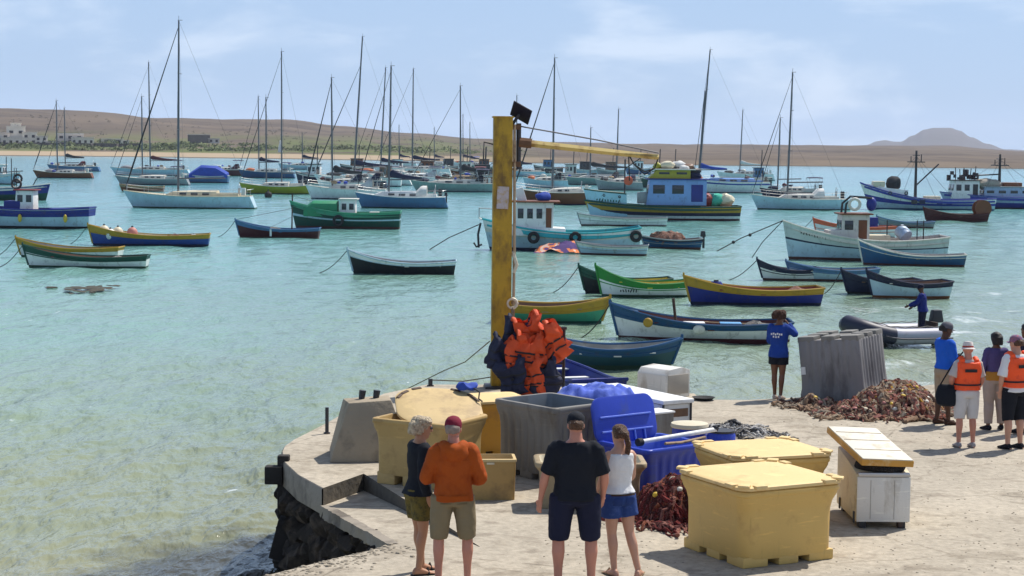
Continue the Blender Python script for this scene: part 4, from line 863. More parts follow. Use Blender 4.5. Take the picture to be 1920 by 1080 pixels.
bp = N.new('ShaderNodeBump'); bp.inputs['Strength'].default_value = 1.0; bp.inputs['Distance'].default_value = WBUMP; L.new(hh, bp.inputs['Height']); L.new(bp.outputs['Normal'], b.inputs['Normal'])
import numpy as np
_rs = [14.0]
while _rs[-1] < 960:
    r_ = _rs[-1]; _rs.append(r_ + max(.035, min(r_ * r_ / (6.3 * 1813) * .8, .9) if r_ < 230 else r_ * .03))
_rs = np.array(_rs)
_az = np.concatenate([np.linspace(-.62, -.33, 60, endpoint=False), np.linspace(-.33, .33, 700, endpoint=False), np.linspace(.33, .62, 61)])
RR, AA = np.meshgrid(_rs, _az, indexing='ij'); XX, YY = RR * np.sin(AA), RR * np.cos(AA); ZZ = np.zeros_like(XX)
rg = np.random.default_rng(5)
for i in range(70):                       # wind sea from the left: short crested waves of 0.3 to 7 m
    lam = .28 * (6 / .28) ** ((i / 69) ** 1.15) * rg.uniform(.9, 1.1); th = rg.normal(-.35, .62); kx, ky = 2 * np.pi / lam * np.cos(th), 2 * np.pi / lam * np.sin(th)
    ph = rg.uniform(0, 6.28); am = WAVE * lam ** .62
    cell = np.maximum(np.gradient(_rs), _rs * .00095)[:, None]; fade = np.clip((lam / cell - 1.6) / 2.5, 0, 1)      # no waves finer than the mesh can carry
    warp = .6 * np.sin(XX * .21 / lam ** .5 + i) * np.sin(YY * .17 / lam ** .5 + 2 * i)
    w_ = np.sin(kx * XX + ky * YY + ph + warp); ZZ += am * fade * (w_ + .25 * np.cos(2 * (kx * XX + ky * YY + ph + warp)))
ZZ *= (.75 + .45 * np.sin(XX * .05 + 1.3 * np.sin(YY * .031)) * np.sin(YY * .043 + .6)) * np.clip((300 - RR) / 120, 0, 1)
nr, na = XX.shape; co_ = np.stack([XX, YY, ZZ + WZ], -1).reshape(-1, 3).astype(np.float32)
ii = (np.arange(nr - 1)[:, None] * na + np.arange(na - 1)[None, :]).reshape(-1); qd = np.stack([ii, ii + na, ii + na + 1, ii + 1], -1).astype(np.int32)
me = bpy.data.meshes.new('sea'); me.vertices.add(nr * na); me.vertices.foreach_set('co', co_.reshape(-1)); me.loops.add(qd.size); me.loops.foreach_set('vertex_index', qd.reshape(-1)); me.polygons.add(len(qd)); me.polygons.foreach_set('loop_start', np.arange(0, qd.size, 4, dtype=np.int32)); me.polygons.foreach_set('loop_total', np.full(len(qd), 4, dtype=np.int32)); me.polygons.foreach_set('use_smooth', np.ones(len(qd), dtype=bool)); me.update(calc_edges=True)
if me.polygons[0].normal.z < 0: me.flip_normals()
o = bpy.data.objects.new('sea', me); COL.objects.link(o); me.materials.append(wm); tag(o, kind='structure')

# ------------------------------------------------------------------ land beyond the bay
def interp(tb, x):
    if x <= tb[0][0]: return tb[0][1]
    for (a, va), (c, vc) in zip(tb, tb[1:]):
        if x <= c: t = (x - a) / (c - a); return va + (vc - va) * (t * t * (3 - 2 * t))
    return tb[-1][1]
SKY = [(-900, 200), (-300, 206), (0, 208), (150, 211), (300, 222), (430, 225), (520, 226), (640, 237), (760, 248), (900, 262), (1000, 266), (1200, 270), (1600, 273), (1750, 275), (1920, 283), (2200, 289), (2900, 296)]
def land(px, u):
    """u 0..1 from the water's edge to behind the skyline ridge"""
    az = math.atan((px - 960) / FPX); left = max(0, min(1, (1000 - px) / 700))
    R0 = lerp(660, 765, left) + 22 * noise.noise((px * .004, 3, 0)) + 6 * noise.noise((px * .03, 3, 0)); R1 = lerp(2300, 1650, left)
    r = lerp(R0 - 25, R1 * 1.3, u ** 1.6)
    zr_ = CAMZ + (hor(px) - interp(SKY, px)) / FPX * R1
    d = r - R0
    if d < 0: z = WZ + d * .05
    else:
        z = WZ + min(d, 40) * .055
        k = max(0, min(1, (r - R0 - 60) / (R1 - R0 - 60))); k2 = k * k * (3 - 2 * k)
        z = lerp(z, zr_, .25 * k + .75 * k2) if r <= R1 else zr_ - (r - R1) * .02
        z += (noise.noise((px * .006, r * .004, 1)) * 2.0 + (.5 - abs(noise.noise((px * .02, r * .0035, 7)))) * 2.4 * (1 - k) * 1.6) * k + noise.noise((px * .02, r * .012, 1)) * .7 * min(1, d / 150)
    return Vector((r * math.sin(az), r * math.cos(az), z))
lm = M('dry_land', (.145, .112, .082), .95, .3, .006, (.07, .055, .046), .6, .012, spec=.1)
nt = lm.node_tree; N, L = nt.nodes, nt.links; b = N['Principled BSDF']; src = b.inputs['Base Color'].links[0].from_socket
geo = N.new('ShaderNodeNewGeometry'); sx = N.new('ShaderNodeSeparateXYZ'); L.new(geo.outputs['Position'], sx.inputs[0])
nz = N.new('ShaderNodeTexNoise'); nz.inputs['Scale'].default_value = .03; nz.inputs['Detail'].default_value = 6; mp = N.new('ShaderNodeMapping'); mp.inputs['Scale'].default_value = (1, .35, 1); L.new(geo.outputs['Position'], mp.inputs['Vector']); L.new(mp.outputs['Vector'], nz.inputs['Vector'])
def mr_(v, a, c, t0=0, t1=1):
    n = N.new('ShaderNodeMapRange'); n.inputs['From Min'].default_value = a; n.inputs['From Max'].default_value = c; n.inputs['To Min'].default_value = t0; n.inputs['To Max'].default_value = t1; L.new(v, n.inputs['Value']); return n.outputs['Result']
def mul(a, c):
    n = N.new('ShaderNodeMath'); n.operation = 'MULTIPLY'; L.new(a, n.inputs[0]); L.new(c, n.inputs[1]); return n.outputs[0]
grass = mul(mul(mr_(nz.outputs['Fac'], .38, .55), mr_(sx.outputs['Z'], 12, 4)), mr_(sx.outputs['X'], 20, -60))
gx = N.new('ShaderNodeMix'); gx.data_type = 'RGBA'; gx.inputs['B'].default_value = (.11, .13, .045, 1); L.new(src, gx.inputs['A']); L.new(grass, gx.inputs['Factor'])
sand = mul(mr_(sx.outputs['Z'], .35, .0), mr_(sx.outputs['X'], 30, -50, .12, 1))
sx_ = N.new('ShaderNodeMix'); sx_.data_type = 'RGBA'; sx_.inputs['B'].default_value = (.37, .29, .20, 1); L.new(gx.outputs['Result'], sx_.inputs['A']); L.new(sand, sx_.inputs['Factor'])
wet = mr_(sx.outputs['Z'], WZ + .35, WZ + .15)
wx = N.new('ShaderNodeMix'); wx.data_type = 'RGBA'; wx.inputs['B'].default_value = (.10, .08, .06, 1); L.new(sx_.outputs['Result'], wx.inputs['A']); L.new(wet, wx.inputs['Factor'])
L.new(wx.outputs['Result'], b.inputs['Base Color'])
mb = MB(); mb.grid(lambda a, c: land(lerp(-900, 2900, a), c), 300, 70)
tag(mb.build('terrain', lm, None, ang=180), kind='structure')
# flat-topped volcanic cone beyond the plain
CONE = [(1480, 283), (1560, 279), (1620, 272), (1640, 265), (1655, 263), (1672, 266), (1684, 266), (1705, 255), (1728, 244), (1745, 241), (1775, 241), (1792, 246), (1815, 258), (1845, 270), (1880, 280), (1960, 284), (2100, 290)]
def cone(a, c):
    px = lerp(1470, 2110, a); rr = 5200 + 700 * (2 * c - 1); az = math.atan((px - 960) / FPX)
    top = CAMZ + (hor(px) - interp(CONE, px)) / FPX * 5200
    z = -2 + (top + 2) * (1 - abs(2 * c - 1) ** 1.6) + noise.noise((px * .02, rr * .01, 0)) * 1.5
    return Vector((rr * math.sin(az), rr * math.cos(az), z))
tag(MB().grid(cone, 110, 16).build('hill', M('hill_rock', (.095, .08, .072), .95, .2, .01, spec=.1), None, ang=180), kind='structure')
def ground(px, R_):
    az = math.atan((px - 960) / FPX); best = None
    for i in range(200):
        p = land(px, i / 199)
        if math.hypot(p.x, p.y) >= R_: return p
    return p
# scrub along the shore
lf = M('scrub_leaf', (.11, .14, .045), .8, .4, .2); s_ = MB(); rnd = random.Random(8)
def bush(mb, p, r, h, n):
    for _ in range(n):
        a = rnd.random() * 2 * PI; q = math.sqrt(rnd.random()) * r; z = rnd.random() ** .8 * h * (1 - .5 * (q / r) ** 2)
        c = p + Vector((q * math.cos(a), q * math.sin(a), z)); s = r * rnd.uniform(.16, .32)
        u = Vector((rnd.gauss(0, 1), rnd.gauss(0, 1), rnd.gauss(0, .6))).normalized() * s; v = u.orthogonal().normalized() * s * .7
        mb.add([c - u, c - v, c + u * .9, c + v], [(0, 1, 2, 3)])
for _ in range(1500):
    px = rnd.uniform(-120, 1000); 
    if rnd.random() < max(0, (px - 400) / 700): continue
    R_ = rnd.uniform(815, 960); nn = noise.noise((px * .012, R_ * .02, 4))
    if nn < -.05: continue
    p = ground(px, R_); r = rnd.uniform(.8, 2.6) * (1 + nn); bush(s_, p, r, r * .8, 22)
tag(s_.build('scrub', lf, None, smooth=False), 'green scrub along the far beach', 'scrub', kind='stuff')
s_ = MB()
for _ in range(260):
    px = rnd.uniform(0, 900); p = ground(px, rnd.uniform(950, 1400) ** 1.0); r = rnd.uniform(.5, 1.3); bush(s_, p, r, r * .9, 14)
tag(s_.build('hillside_bushes', M('bush_dark', (.045, .05, .025), .85, .4, .2), None, smooth=False), 'dark dry bushes dotted over the far slope', 'bushes', kind='stuff')

# buildings on the shore
plaster = M('plaster', (.74, .67, .57), .9, .15, .3, DIRT, .15, .6); plasterd = M('plaster_grey', (.55, .50, .45), .9, .2, .3); tile = M('roof_tile', (.40, .28, .2), .9, .2, .5); dopen = M('dark_opening', (.04, .035, .035), .8, .2, 1)
def house(name, label, px, Rr, blocks, cat='house'):
    p = ground(px, Rr); az = math.atan((px - 960) / FPX)
    t = thing(name, label, cat, p, -az)
    for (x, y, w, d, h, m, rm, nw) in blocks:
        o = MB().box((x, y, h / 2 - .5), (w, d, h + 1)).build('wall', m, t)
        if rm == 'gable':
            MB().add([(x - w / 2 - .3, y - d / 2 - .3, h), (x + w / 2 + .3, y - d / 2 - .3, h), (x + w / 2 + .3, y + d / 2 + .3, h), (x - w / 2 - .3, y + d / 2 + .3, h), (x - w * .15, y, h + w * .22), (x + w * .15, y, h + w * .22)], [(0, 1, 5, 4), (2, 3, 4, 5), (1, 2, 5), (3, 0, 4), (0, 3, 2, 1)]).build('roof', tile if m is plaster else dopen, t, smooth=False)
        else: MB().box((x, y, h + .15), (w + .5, d + .5, .35)).build('roof', m if rm is None else rm, t)
        for i in range(nw):
            for fl in range(1 if h < 4.6 else 2):
                f = MB().box((x - w / 2 + w * (i + .5) / nw, y - d / 2 - .03, h * (.5 if h < 4.6 else .3 + .42 * fl)), (w / nw * .42, .1, 1.3)); f.build('window', dopen, t)
    return t
house('villa', 'large pale unfinished villa with stepped roofs at the left end of the shore', 38, 930, [(-9, 0, 8, 8, 6, plasterd, None, 2), (-2, 2, 9, 9, 9.2, plaster, None, 2), (-2, 2, 5, 5, 10.8, plaster, None, 1), (4.5, -1, 7, 8, 6.4, plaster, None, 2), (10, -2, 6, 7, 4.6, plaster, None, 2), (-3, -6, 12, 4, 3.6, plaster, None, 4), (15.5, -4, 7, 5, 1.8, plasterd, None, 0)])
house('house', 'half built grey stone house with a flat white roof beside the villa', 143, 930, [(-3, 2, 13, 7, 5.4, plasterd, M('roof_white', (.6, .6, .6), .7), 3), (3, -3, 11, 6, 3.6, plaster, None, 4), (-7, -3, 6, 5, 2.6, plasterd, None, 2)])
house('shed', 'low white roofed shed between the stone house and the yachts', 210, 950, [(0, 0, 11, 6, 2.2, plaster, None, 2), (6, 0, 5, 5, 1.5, plaster, None, 1)], 'shed')
house('hangar', 'dark open sided hall with a flat roof on the slope behind the tall sloop', 372, 1000, [(0, 0, 12, 7, 4.2, M('hall_brown', (.13, .11, .10), .9, .2, .5), plasterd, 0), (8, -1, 6, 5, 2.2, plasterd, None, 2)], 'hall')
p = ground(524, 790); t = thing('beacon', 'small white beacon on the beach behind the blue yacht', 'beacon', p); MB().lathe([(1.1, -.3), (.8, 2.2), (.25, 4.4)], 10).build('tower', white, t); MB().lathe([(.3, 4.4), (.3, 4.9), (.05, 5.2)], 8).build('cap', white, t)
fw = MB()
for i in range(60): 
    a = ground(lerp(-60, 260, i / 60), 905); c = ground(lerp(-60, 260, (i + 1) / 60), 905); fw.box((a + c) / 2 + Vector((0, 0, .5)), ((c - a).length * 1.02, .4, 2.6), rot=RZ(math.atan2(c.y - a.y, c.x - a.x)))
fw.build('boundary_wall', M('wall_dark', (.10, .085, .08), .9, .3, .3), None); tag(bpy.data.objects['boundary_wall'], 'long dark boundary wall in front of the villa and stone house', 'wall')
# ------------------------------------------------------------------ things on the quay
def rr(w, d, r, n=5, nf=1, amp=0.0, per=8):
    """rounded rectangle, counter-clockwise; amp gives the flat sides vertical corrugations"""
    out = []
    cs = [(w / 2 - r, d / 2 - r, 0), (-w / 2 + r, d / 2 - r, PI / 2), (-w / 2 + r, -d / 2 + r, PI), (w / 2 - r, -d / 2 + r, 1.5 * PI)]
    for i, (cx, cy, a0) in enumerate(cs):
        for j in range(n + 1):
            a = a0 + PI / 2 * j / n; out.append((cx + r * math.cos(a), cy + r * math.sin(a)))
        nx = cs[(i + 1) % 4]; a = a0 + PI / 2
        p0 = (cx + r * math.cos(a), cy + r * math.sin(a)); p1 = (nx[0] + r * math.cos(nx[2]), nx[1] + r * math.sin(nx[2]))
        for j in range(1, nf):
            f = j / nf; s = math.sin(2 * PI * per * f); o = amp * max(-1, min(1, 2.2 * s)) * min(1, 8 * f, 8 * (1 - f))
            out.append((lerp(p0[0], p1[0], f) + math.cos(a) * o, lerp(p0[1], p1[1], f) + math.sin(a) * o))
    return out
def ring(w, d, r, z, **k): return [(x, y, z) for x, y in rr(w, d, r, **k)]
def tub(name, label, cat, loc, rz, W, D, H, mat, inner=None, flare=.06, r=.10, corr=0, per=7, feet=True, lid=None, t=.06, rot=None, rimh=.07, fh=.10, latch=True, footm=None, group=None):
    root = thing(name, label, cat, loc, rz, group, rot)
    k = dict(n=5, nf=(48 if corr else 1))
    prof = [(fh, -.01, 0), (fh + .03, 0, 1), (H * .55, 0.002, 1), (H * .68, .006, 1), (H * .78, flare * .35, .8), (H * .87, flare * .9, 0), (H - rimh, flare, 0)]
    rg = [ring(W + 2 * o, D + 2 * o, r, z, amp=corr * a_, per=per, **k) for z, o, a_ in prof]
    mb = MB(); mb.loft(rg, True, False)
    fl = flare + .012
    top = [ring(W + 2 * flare, D + 2 * flare, r, H - rimh, **k), ring(W + 2 * fl, D + 2 * fl, r, H - rimh + .012, **k), ring(W + 2 * fl, D + 2 * fl, r, H - .012, **k), ring(W + 2 * fl - .02, D + 2 * fl - .02, r, H, **k), ring(W - 2 * t + 2 * flare, D - 2 * t + 2 * flare, r * .8, H, **k), ring(W - 2 * t, D - 2 * t, r * .8, H * .75, **k), ring(W - 2 * t, D - 2 * t, r * .8, fh + .06, **k)]
    mb.build('body', mat, root, ang=50)
    MB().loft(top[:5], False, False).build('rim', mat, root, ang=50)
    MB().loft(top[4:], False, True).build('inside', inner or mat, root, ang=50)
    if feet:
        fw_ = .27 * W
        for ix in (-1, 0, 1):
            for iy in (-1, 0, 1):
                if ix == 0 and iy == 0: continue
                ww, dd = (fw_ if ix else fw_ * .8), (.27 * D if iy else .27 * D * .8)
                x = ix * (W / 2 - ww / 2 - .006); y = iy * (D / 2 - dd / 2 - .006)
                MB().box((x, y, (fh + .04) / 2), (ww, dd, fh + .04)).build('foot', footm or mat, root, bevel=.018)
        MB().box((0, 0, fh * .45 + .04), (W * .9, D * .16, fh * .7)).build('runner', footm or mat, root, bevel=.015)
    if lid:
        lw, ld = W + 2 * fl + .02, D + 2 * fl + .02
        lr = [ring(lw - .03, ld - .03, r, H + .006, n=5), ring(lw, ld, r, H + .014, n=5), ring(lw, ld, r, H + .045, n=5), ring(lw - .05, ld - .05, r, H + .058, n=5), ring(lw - .16, ld - .16, r, H + .055, n=5), ring(lw - .26, ld - .26, r, H + .07, n=5), ring(lw * .5, ld * .5, r, H + .078, n=5)]
        lo = MB().loft(lr).build('lid', lid, root, ang=40)
        if latch:
            for sx in (-1, 1):
                for f in (-.33, .33):
                    MB().box((sx * (lw / 2 - .012), f * ld, H + .05), (.09, .15, .045)).build('latch', lid, lo, bevel=.012)
                    MB().box((f * lw, sx * (ld / 2 - .012), H + .05), (.15, .09, .045)).build('latch', lid, lo, bevel=.012)
                for sy in (-1, 1): MB().box((sx * (lw / 2 - .07), sy * (ld / 2 - .07), H + .065), (.13, .13, .03), rot=RZ(PI / 4)).build('corner_lug', lid, lo, bevel=.012)
    return root
ytub = M('plastic_yellow', (.60, .395, .12), .55, .06, 1.1, (.42, .25, .08), .16, 3.2, bump=.12, bs=5); ytub2 = M('plastic_yellow_lid', (.70, .51, .23), .6, .07, 1.6, (.46, .33, .15), .25, 3, bump=.15, bs=6)
ttub = M('plastic_tan', (.43, .29, .11), .6, .1, 1.3, (.26, .16, .06), .35, 3, bump=.15, bs=6); ttubl = M('plastic_tan_lid', (.52, .38, .18), .65, .1, 1.5, (.33, .23, .12), .4, 3, bump=.2, bs=6)
gtub = M('plastic_grey', (.20, .19, .17), .6, .1, 1.5, (.10, .085, .07), .4, 3, streak=.25, bump=.12, bs=6); gtubi = M('plastic_grey_inside', (.16, .18, .20), .55, .12, 2, (.08, .08, .08), .3, 3)
btub = M('plastic_blue', (.02, .05, .42), .4, .1, 1.5, (.05, .07, .2), .25, 3, bump=.1, bs=6); btubl = M('plastic_blue_pale', (.10, .17, .62), .45, .1, 2, (.2, .25, .5), .3, 4)
wchest = M('chest_white', (.66, .65, .61), .5, .07, 1.2, (.28, .22, .14), .33, 2.5, streak=.3, bump=.08); chcream = M('chest_cream', (.62, .53, .34), .55, .1, 1.5, (.3, .2, .1), .3, 3)

def scuff(m, light=1.35):
    """fine scratches and rubbed streaks in the plastic itself"""
    nt = m.node_tree; N, L = nt.nodes, nt.links; b = N['Principled BSDF']; src = b.inputs['Base Color'].links[0].from_socket
    tc = N.new('ShaderNodeTexCoord'); last = src
    for sc3, lo, hi, f, mulc in (((3, 3, 26), .60, .68, .5, light), ((26, 26, 2.5), .62, .70, .45, .72), ((40, 40, 40), .64, .72, .5, .66)):
        mp = N.new('ShaderNodeMapping'); mp.inputs['Scale'].default_value = sc3; mp.inputs['Rotation'].default_value = (.3, .2, .5) if sc3[2] > 20 else (0, 0, 0); L.new(tc.outputs['Object'], mp.inputs['Vector'])
        n = N.new('ShaderNodeTexNoise'); n.inputs['Scale'].default_value = 1; n.inputs['Detail'].default_value = 5; n.inputs['Roughness'].default_value = .6; L.new(mp.outputs['Vector'], n.inputs['Vector'])
        r = N.new('ShaderNodeMapRange'); r.inputs['From Min'].default_value = lo; r.inputs['From Max'].default_value = hi; r.inputs['To Max'].default_value = f; L.new(n.outputs['Fac'], r.inputs['Value'])
        x = N.new('ShaderNodeMix'); x.data_type = 'RGBA'; x.blend_type = 'MULTIPLY'; x.inputs['B'].default_value = (mulc, mulc, mulc * .96, 1); L.new(last, x.inputs['A']); L.new(r.outputs['Result'], x.inputs['Factor']); last = x.outputs['Result']
    L.new(last, b.inputs['Base Color'])
for m_ in (ytub, ytub2, ttub, ttubl, gtub, btub, wchest, chcream): scuff(m_)
# the yellow tub nearest the camera, and its twin behind
n1 = tub('fish_tub', 'closed yellow fish tub nearest the camera, with a pale round sticker', 'fish tub', (2.83, 20.38, 0), R(27), 1.23, 1.23, .86, ytub, lid=ytub2, flare=.06, r=.16, fh=.08)
MB().lathe([(.055, 0), (.055, .004)], 16, M=Matrix.Translation((-.42, -.618, .72)) @ RX(PI / 2)).build('sticker', M('sticker', (.55, .48, .38), .6, .2, 20), n1)
st_ = MB()
for dx, hgt in ((0, .10), (.035, .08), (.075, .10)): st_.box((-.617, -.36 + dx * 1.3, .73 - hgt / 2), (.004, .016, hgt))
st_.build('stain', M('stain_rust', (.33, .15, .02), .8), n1)
n2 = tub('fish_tub', 'closed yellow fish tub standing directly behind the nearest yellow one', 'fish tub', (3.12, 22.3, 0), R(20), 1.2, 1.05, .84, ytub, lid=ytub2, flare=.06, r=.11)
MB().box((.24, -.53, .66), (.13, .02, .035)).build('grip_slot', dopen, n2, bevel=.008)
# tan tub with a lid lying askew in it
tub('fish_tub', 'open tan fish tub with a sand coloured lid askew on it', 'fish tub', (-1.10, 24.6, 0), R(61), 1.06, 1.06, .90, ttub, flare=.055, r=.09, fh=.13)
t = thing('loose_lid', 'sand coloured tub lid propped askew on the tan tub', 'lid', (-1.0, 24.98, .93), 0, None, (R(-16) * -1, R(3), R(8)))
MB().loft([ring(1.16, 1.22, .42, 0, n=8), ring(1.2, 1.26, .43, .012, n=8), ring(1.2, 1.26, .43, .05, n=8), ring(1.14, 1.2, .42, .065, n=8), ring(.6, .6, .25, .075, n=8)]).build('panel', ttubl, t)
for a in (35, 62, 118, 140, 155, 25): MB().box((.58 * math.cos(R(a)) * 1.02, .61 * math.sin(R(a)) * 1.02, .06), (.15, .05, .04), rot=RZ(R(a + 90))).build('latch', dwood, t, bevel=.01)
t = thing('cloth', 'small bright blue cloth on the far rim of the tan tub', 'cloth', (-.62, 25.5, 1.16)); MB().ell((0, 0, .03), (.17, .1, .055), 16, 8).jitter(.05, 9, 2).build('rag', cv_blue, t)
rope(bpy.data.objects[t.name], [(.1, -.1, .02), (.18, -.22, -.02), (.17, -.3, -.1), (.22, -.36, -.13)], .012, drope, 'cord')
tub('fish_tub', 'deep orange yellow tub squeezed between the tan tub and the grey open tub', 'fish tub', (-.30, 26.9, 0), R(20), .9, .8, .80, M('plastic_orange', (.55, .27, .03), .5, .08, 1.5, (.35, .17, .04), .3, 3), flare=.04, lid=ytub2, latch=False)
# grey open tub
tub('fish_tub', 'tall open grey ribbed tub behind the man in black', 'fish tub', (.58, 25.2, 0), R(41), .98, 1.16, 1.05, gtub, inner=gtubi, flare=.05, corr=.013, per=7, r=.09, fh=.09, rimh=.085)
# low tan box at the hoodie's side
t = thing('fish_box', 'low tan box with a pale top edge beside the orange hoodie', 'fish box', (-.27, 23.5, 0), R(4))
MB().loft([ring(.64, .42, .03, 0), ring(.66, .44, .03, .5)], True, False).build('body', M('box_tan', (.40, .25, .085), .65, .1, 2, (.22, .14, .06), .4, 3), t, ang=50)
MB().loft([ring(.66, .44, .03, .5), ring(.68, .46, .03, .505), ring(.68, .46, .03, .535), ring(.60, .38, .03, .54), ring(.58, .36, .03, .30)], False, True).build('rim', ttubl, t, ang=40)
MB().box((.0, -.232, .485), (.1, .012, .025)).build('grip_slot', cream, t)
# beige tub behind the couple
tub('fish_tub', 'beige low tub half hidden behind the man in black and the woman in white', 'fish tub', (1.02, 23.05, 0), R(2), 1.26, .56, .60, M('plastic_beige', (.34, .26, .15), .65, .12, 1.5, (.2, .14, .08), .4, 3), inner=cream, flare=.07, r=.1)
# blue tub, its lid open, a blue drum and pipes
bt = tub('fish_tub', 'royal blue tub with its lid swung open behind the woman in white', 'fish tub', (1.93, 24.3, 0), R(38), 1.06, .94, .63, btub, inner=btubl, flare=.05, r=.09, corr=.01, per=6, fh=.08)
Lp = MB()
HL = Matrix.Translation((-.05, .50, .60)) @ RX(R(-14))
lo = MB().loft([ring(1.08, .60, .16, 0, n=6), ring(1.12, .64, .17, .012, n=6), ring(1.12, .64, .17, .05, n=6), ring(1.06, .58, .15, .06, n=6)], M=HL @ Matrix.Translation((0, 0, .28)) @ RX(PI / 2)).build('lid', btub, bt, ang=40)
for z in (.12, .32): MB().tube([HL @ Vector((-.46, -.075, z)), HL @ Vector((.46, -.075, z))], .014, 6).build('rib', btubl, lo)
for x in (.12, .3): MB().tube([HL @ Vector((x, -.075, -.02)), HL @ Vector((x, -.075, .12))], .014, 6).build('rib', btubl, lo)
p = P(1278, 832, .3); t = thing('drum', 'blue drum under a cream lid behind the blue tub', 'drum', (2.62, 26.3, 0)); MB().lathe([(.24, 0), (.25, .02), (.26, .18), (.25, .2), (.26, .36), (.25, .52)], 24).build('body', btub, t); MB().lathe([(.27, .52), (.28, .54), (.27, .58), (.1, .60)], 24).build('lid', cream, t)
p = thing('drum', 'second blue drum, lower and right of the cream lidded one', 'drum', (3.05, 26.0, 0)); MB().lathe([(.2, 0), (.21, .15), (.2, .3), (.21, .45), (.19, .5)], 20).build('body', btub, p); MB().lathe([(.20, .5), (.20, .53)], 20).build('lid', dmetal, p)
a, b_ = PD(1200, 829, 23.9), PD(1342, 805, 24.9); t = thing('pipe', 'long white pipe with a black end lying across the blue tub', 'pipe', a); d = b_ - a
MB().tube([d * 0, d], .033, 10).build('tube', white, t); MB().tube([d * -.03, d * .02], .055, 10).build('end_cap', rubber, t); MB().tube([d * .985, d * 1.0 + Vector((0, 0, .03))], .05, 8).build('end_clamp', dmetal, t)
a, b_ = PD(1247, 832, 23.8), PD(1322, 820, 24.4); t = thing('pole', 'short thin wooden pole lying under the white pipe', 'pole', a); d = b_ - a; MB().tube([d * 0, d * .4 + Vector((0, 0, -.02)), d], .02, 8).build('shaft', wood, t)
# blue tarpaulin heap
t = thing('tarpaulin', 'crumpled blue tarpaulin heaped over gear behind the grey tub', 'tarpaulin', (1.3, 28.5, 0))
def tarp(a, c):
    x = lerp(-.82, .92, a); y = lerp(-.66, .5, c); e = max(0, 1 - abs(2 * a - 1) ** 4) * max(0, 1 - abs(2 * c - 1) ** 3.2)
    v = Vector((x, y, .80 * e ** .6)); n = noise.noise((x * 3, y * 3 + x * 2, 3)); v.z += e * (.13 * n + .08 * noise.noise((x * 8, y * 7, 1)) + .05 * (1 - abs(noise.noise((x * 5 + 9, y * 5, 8))) * 2)); v.z = max(v.z, .01); return v
MB().grid(tarp, 46, 36).build('sheet', M('tarp_blue', (.09, .14, .52), .85, .15, 3, (.26, .33, .66), .35, 4, bump=.4, bs=10, spec=.15), t, ang=60)
# white chest freezer lying lengthways, white crate, white box
t = thing('chest_freezer', 'long white chest freezer lying behind the blue tub', 'freezer', (2.14, 29.9, 0), math.atan2(-1.87, 1.13))
MB().box((0, 0, .24), (2.08, .56, .46)).build('cabinet', wchest, t, bevel=.02); MB().box((0, 0, .515), (2.2, .62, .07)).build('lid', M('lid_white', (.72, .72, .70), .45, .05, 2, (.5, .45, .35), .2, 3), t, bevel=.025)
MB().box((1.045, .02, .33), (.012, .4, .13)).build('vent', M('vent_rust', (.16, .09, .05), .8, .3, 12), t)
for sy in (-1, 1): MB().box((1.05, sy * .275, .24), (.03, .03, .48)).build('edge_strip', dmetal, t, bevel=.006)
t = thing('crate', 'small grey crate with a white top at the side of the long freezer', 'crate', (2.28, 28.3, 0), R(35)); MB().box((0, 0, .22), (.42, .36, .44), taper=1.06).build('body', gtub, t, bevel=.02); MB().box((0, 0, .455), (.47, .41, .03)).build('top', white, t, bevel=.01)
MB().ell((-.12, .1, .5), (.06, .06, .04), 10, 6).build('float', yellow, t)
t = thing('chest', 'white box with one rounded edge standing at the very rim of the quay', 'chest', (2.83, 33.42, 0), R(43))
MB().loft([[(-.33, y, 0), (.33, y, 0), (.33, y, .5), (.1, y, .56), (-.24, y, .53), (-.33, y, .43)] for y in (-.36, .36)]).build('body', wchest, t, bevel=.015); MB().box((0, -.367, .25), (.56, .012, .36)).build('panel', M('panel_grey', (.40, .36, .30), .7, .1, 3), t, bevel=.004); MB().box((.338, 0, .27), (.012, .6, .42)).build('panel', chcream, t, bevel=.004)
t = thing('foam_box', 'white foam box lid lying behind the blue tarpaulin', 'foam box', PD(1100, 722, 31.4) * 1 + Vector((0, 0, -.42)), R(5)); MB().box((0, 0, .18), (.5, .34, .36)).build('body', M('foam', (.55, .55, .53), .9, .05, 8), t, bevel=.02); MB().box((0, 0, .39), (.58, .42, .06)).build('lid', white, t, bevel=.02)
t = thing('basin', 'flat black rubber basin on the concrete beside the white box', 'basin', P(1319, 750)); MB().lathe([(.15, 0), (.2, .05), (.215, .055), (.19, .045), (.14, .015)], 20).build('bowl', rubber, t)
# white cooler chest with lifted lid
ck = thing('cooler_chest', 'white and cream cooler chest with its lid pushed askew at the right', 'cooler', (4.53, 22.36, 0), R(1))
prof = [(-.31, .0), (.31, 0), (.31, 1), (-.31, 1)]
def cb(y, h, w=.335): return [(-w, y, .08), (w, y, .08), (w, y, h), (-w, y, h)]
MB().loft([cb(-.58, .67), cb(-.4, .70), cb(.6, .82)]).build('body', chcream, ck, bevel=.025)
MB().box((0, -.592, .36), (.65, .02, .55)).build('front_panel', wchest, ck, bevel=.008); MB().box((0, -.585, .665), (.63, .06, .05)).build('front_rail', steel, ck, bevel=.012)
for x in (-.24, .24):
    for y in (-.5, .5): MB().box((x, y, .045), (.09, .12, .09)).build('foot', dmetal, ck, bevel=.01)
for y in (-.52, .35): MB().box((-.343, y, .13), (.02, .05, .14)).build('hinge', RUST and dmetal, ck, bevel=.006)
for x in (-.16, .13): MB().box((x, -.604, .36), (.005, .004, .48)).build('seam', M('seam_grey', (.3, .28, .25)), ck)
MB().ell((.02, -.34, .74), (.29, .26, .13), 22, 10).jitter(.07, 6, 3).build('net_heap', M('net_black2', (.016, .015, .016), .95, .4, 12, bump=1.2, bs=40), ck)
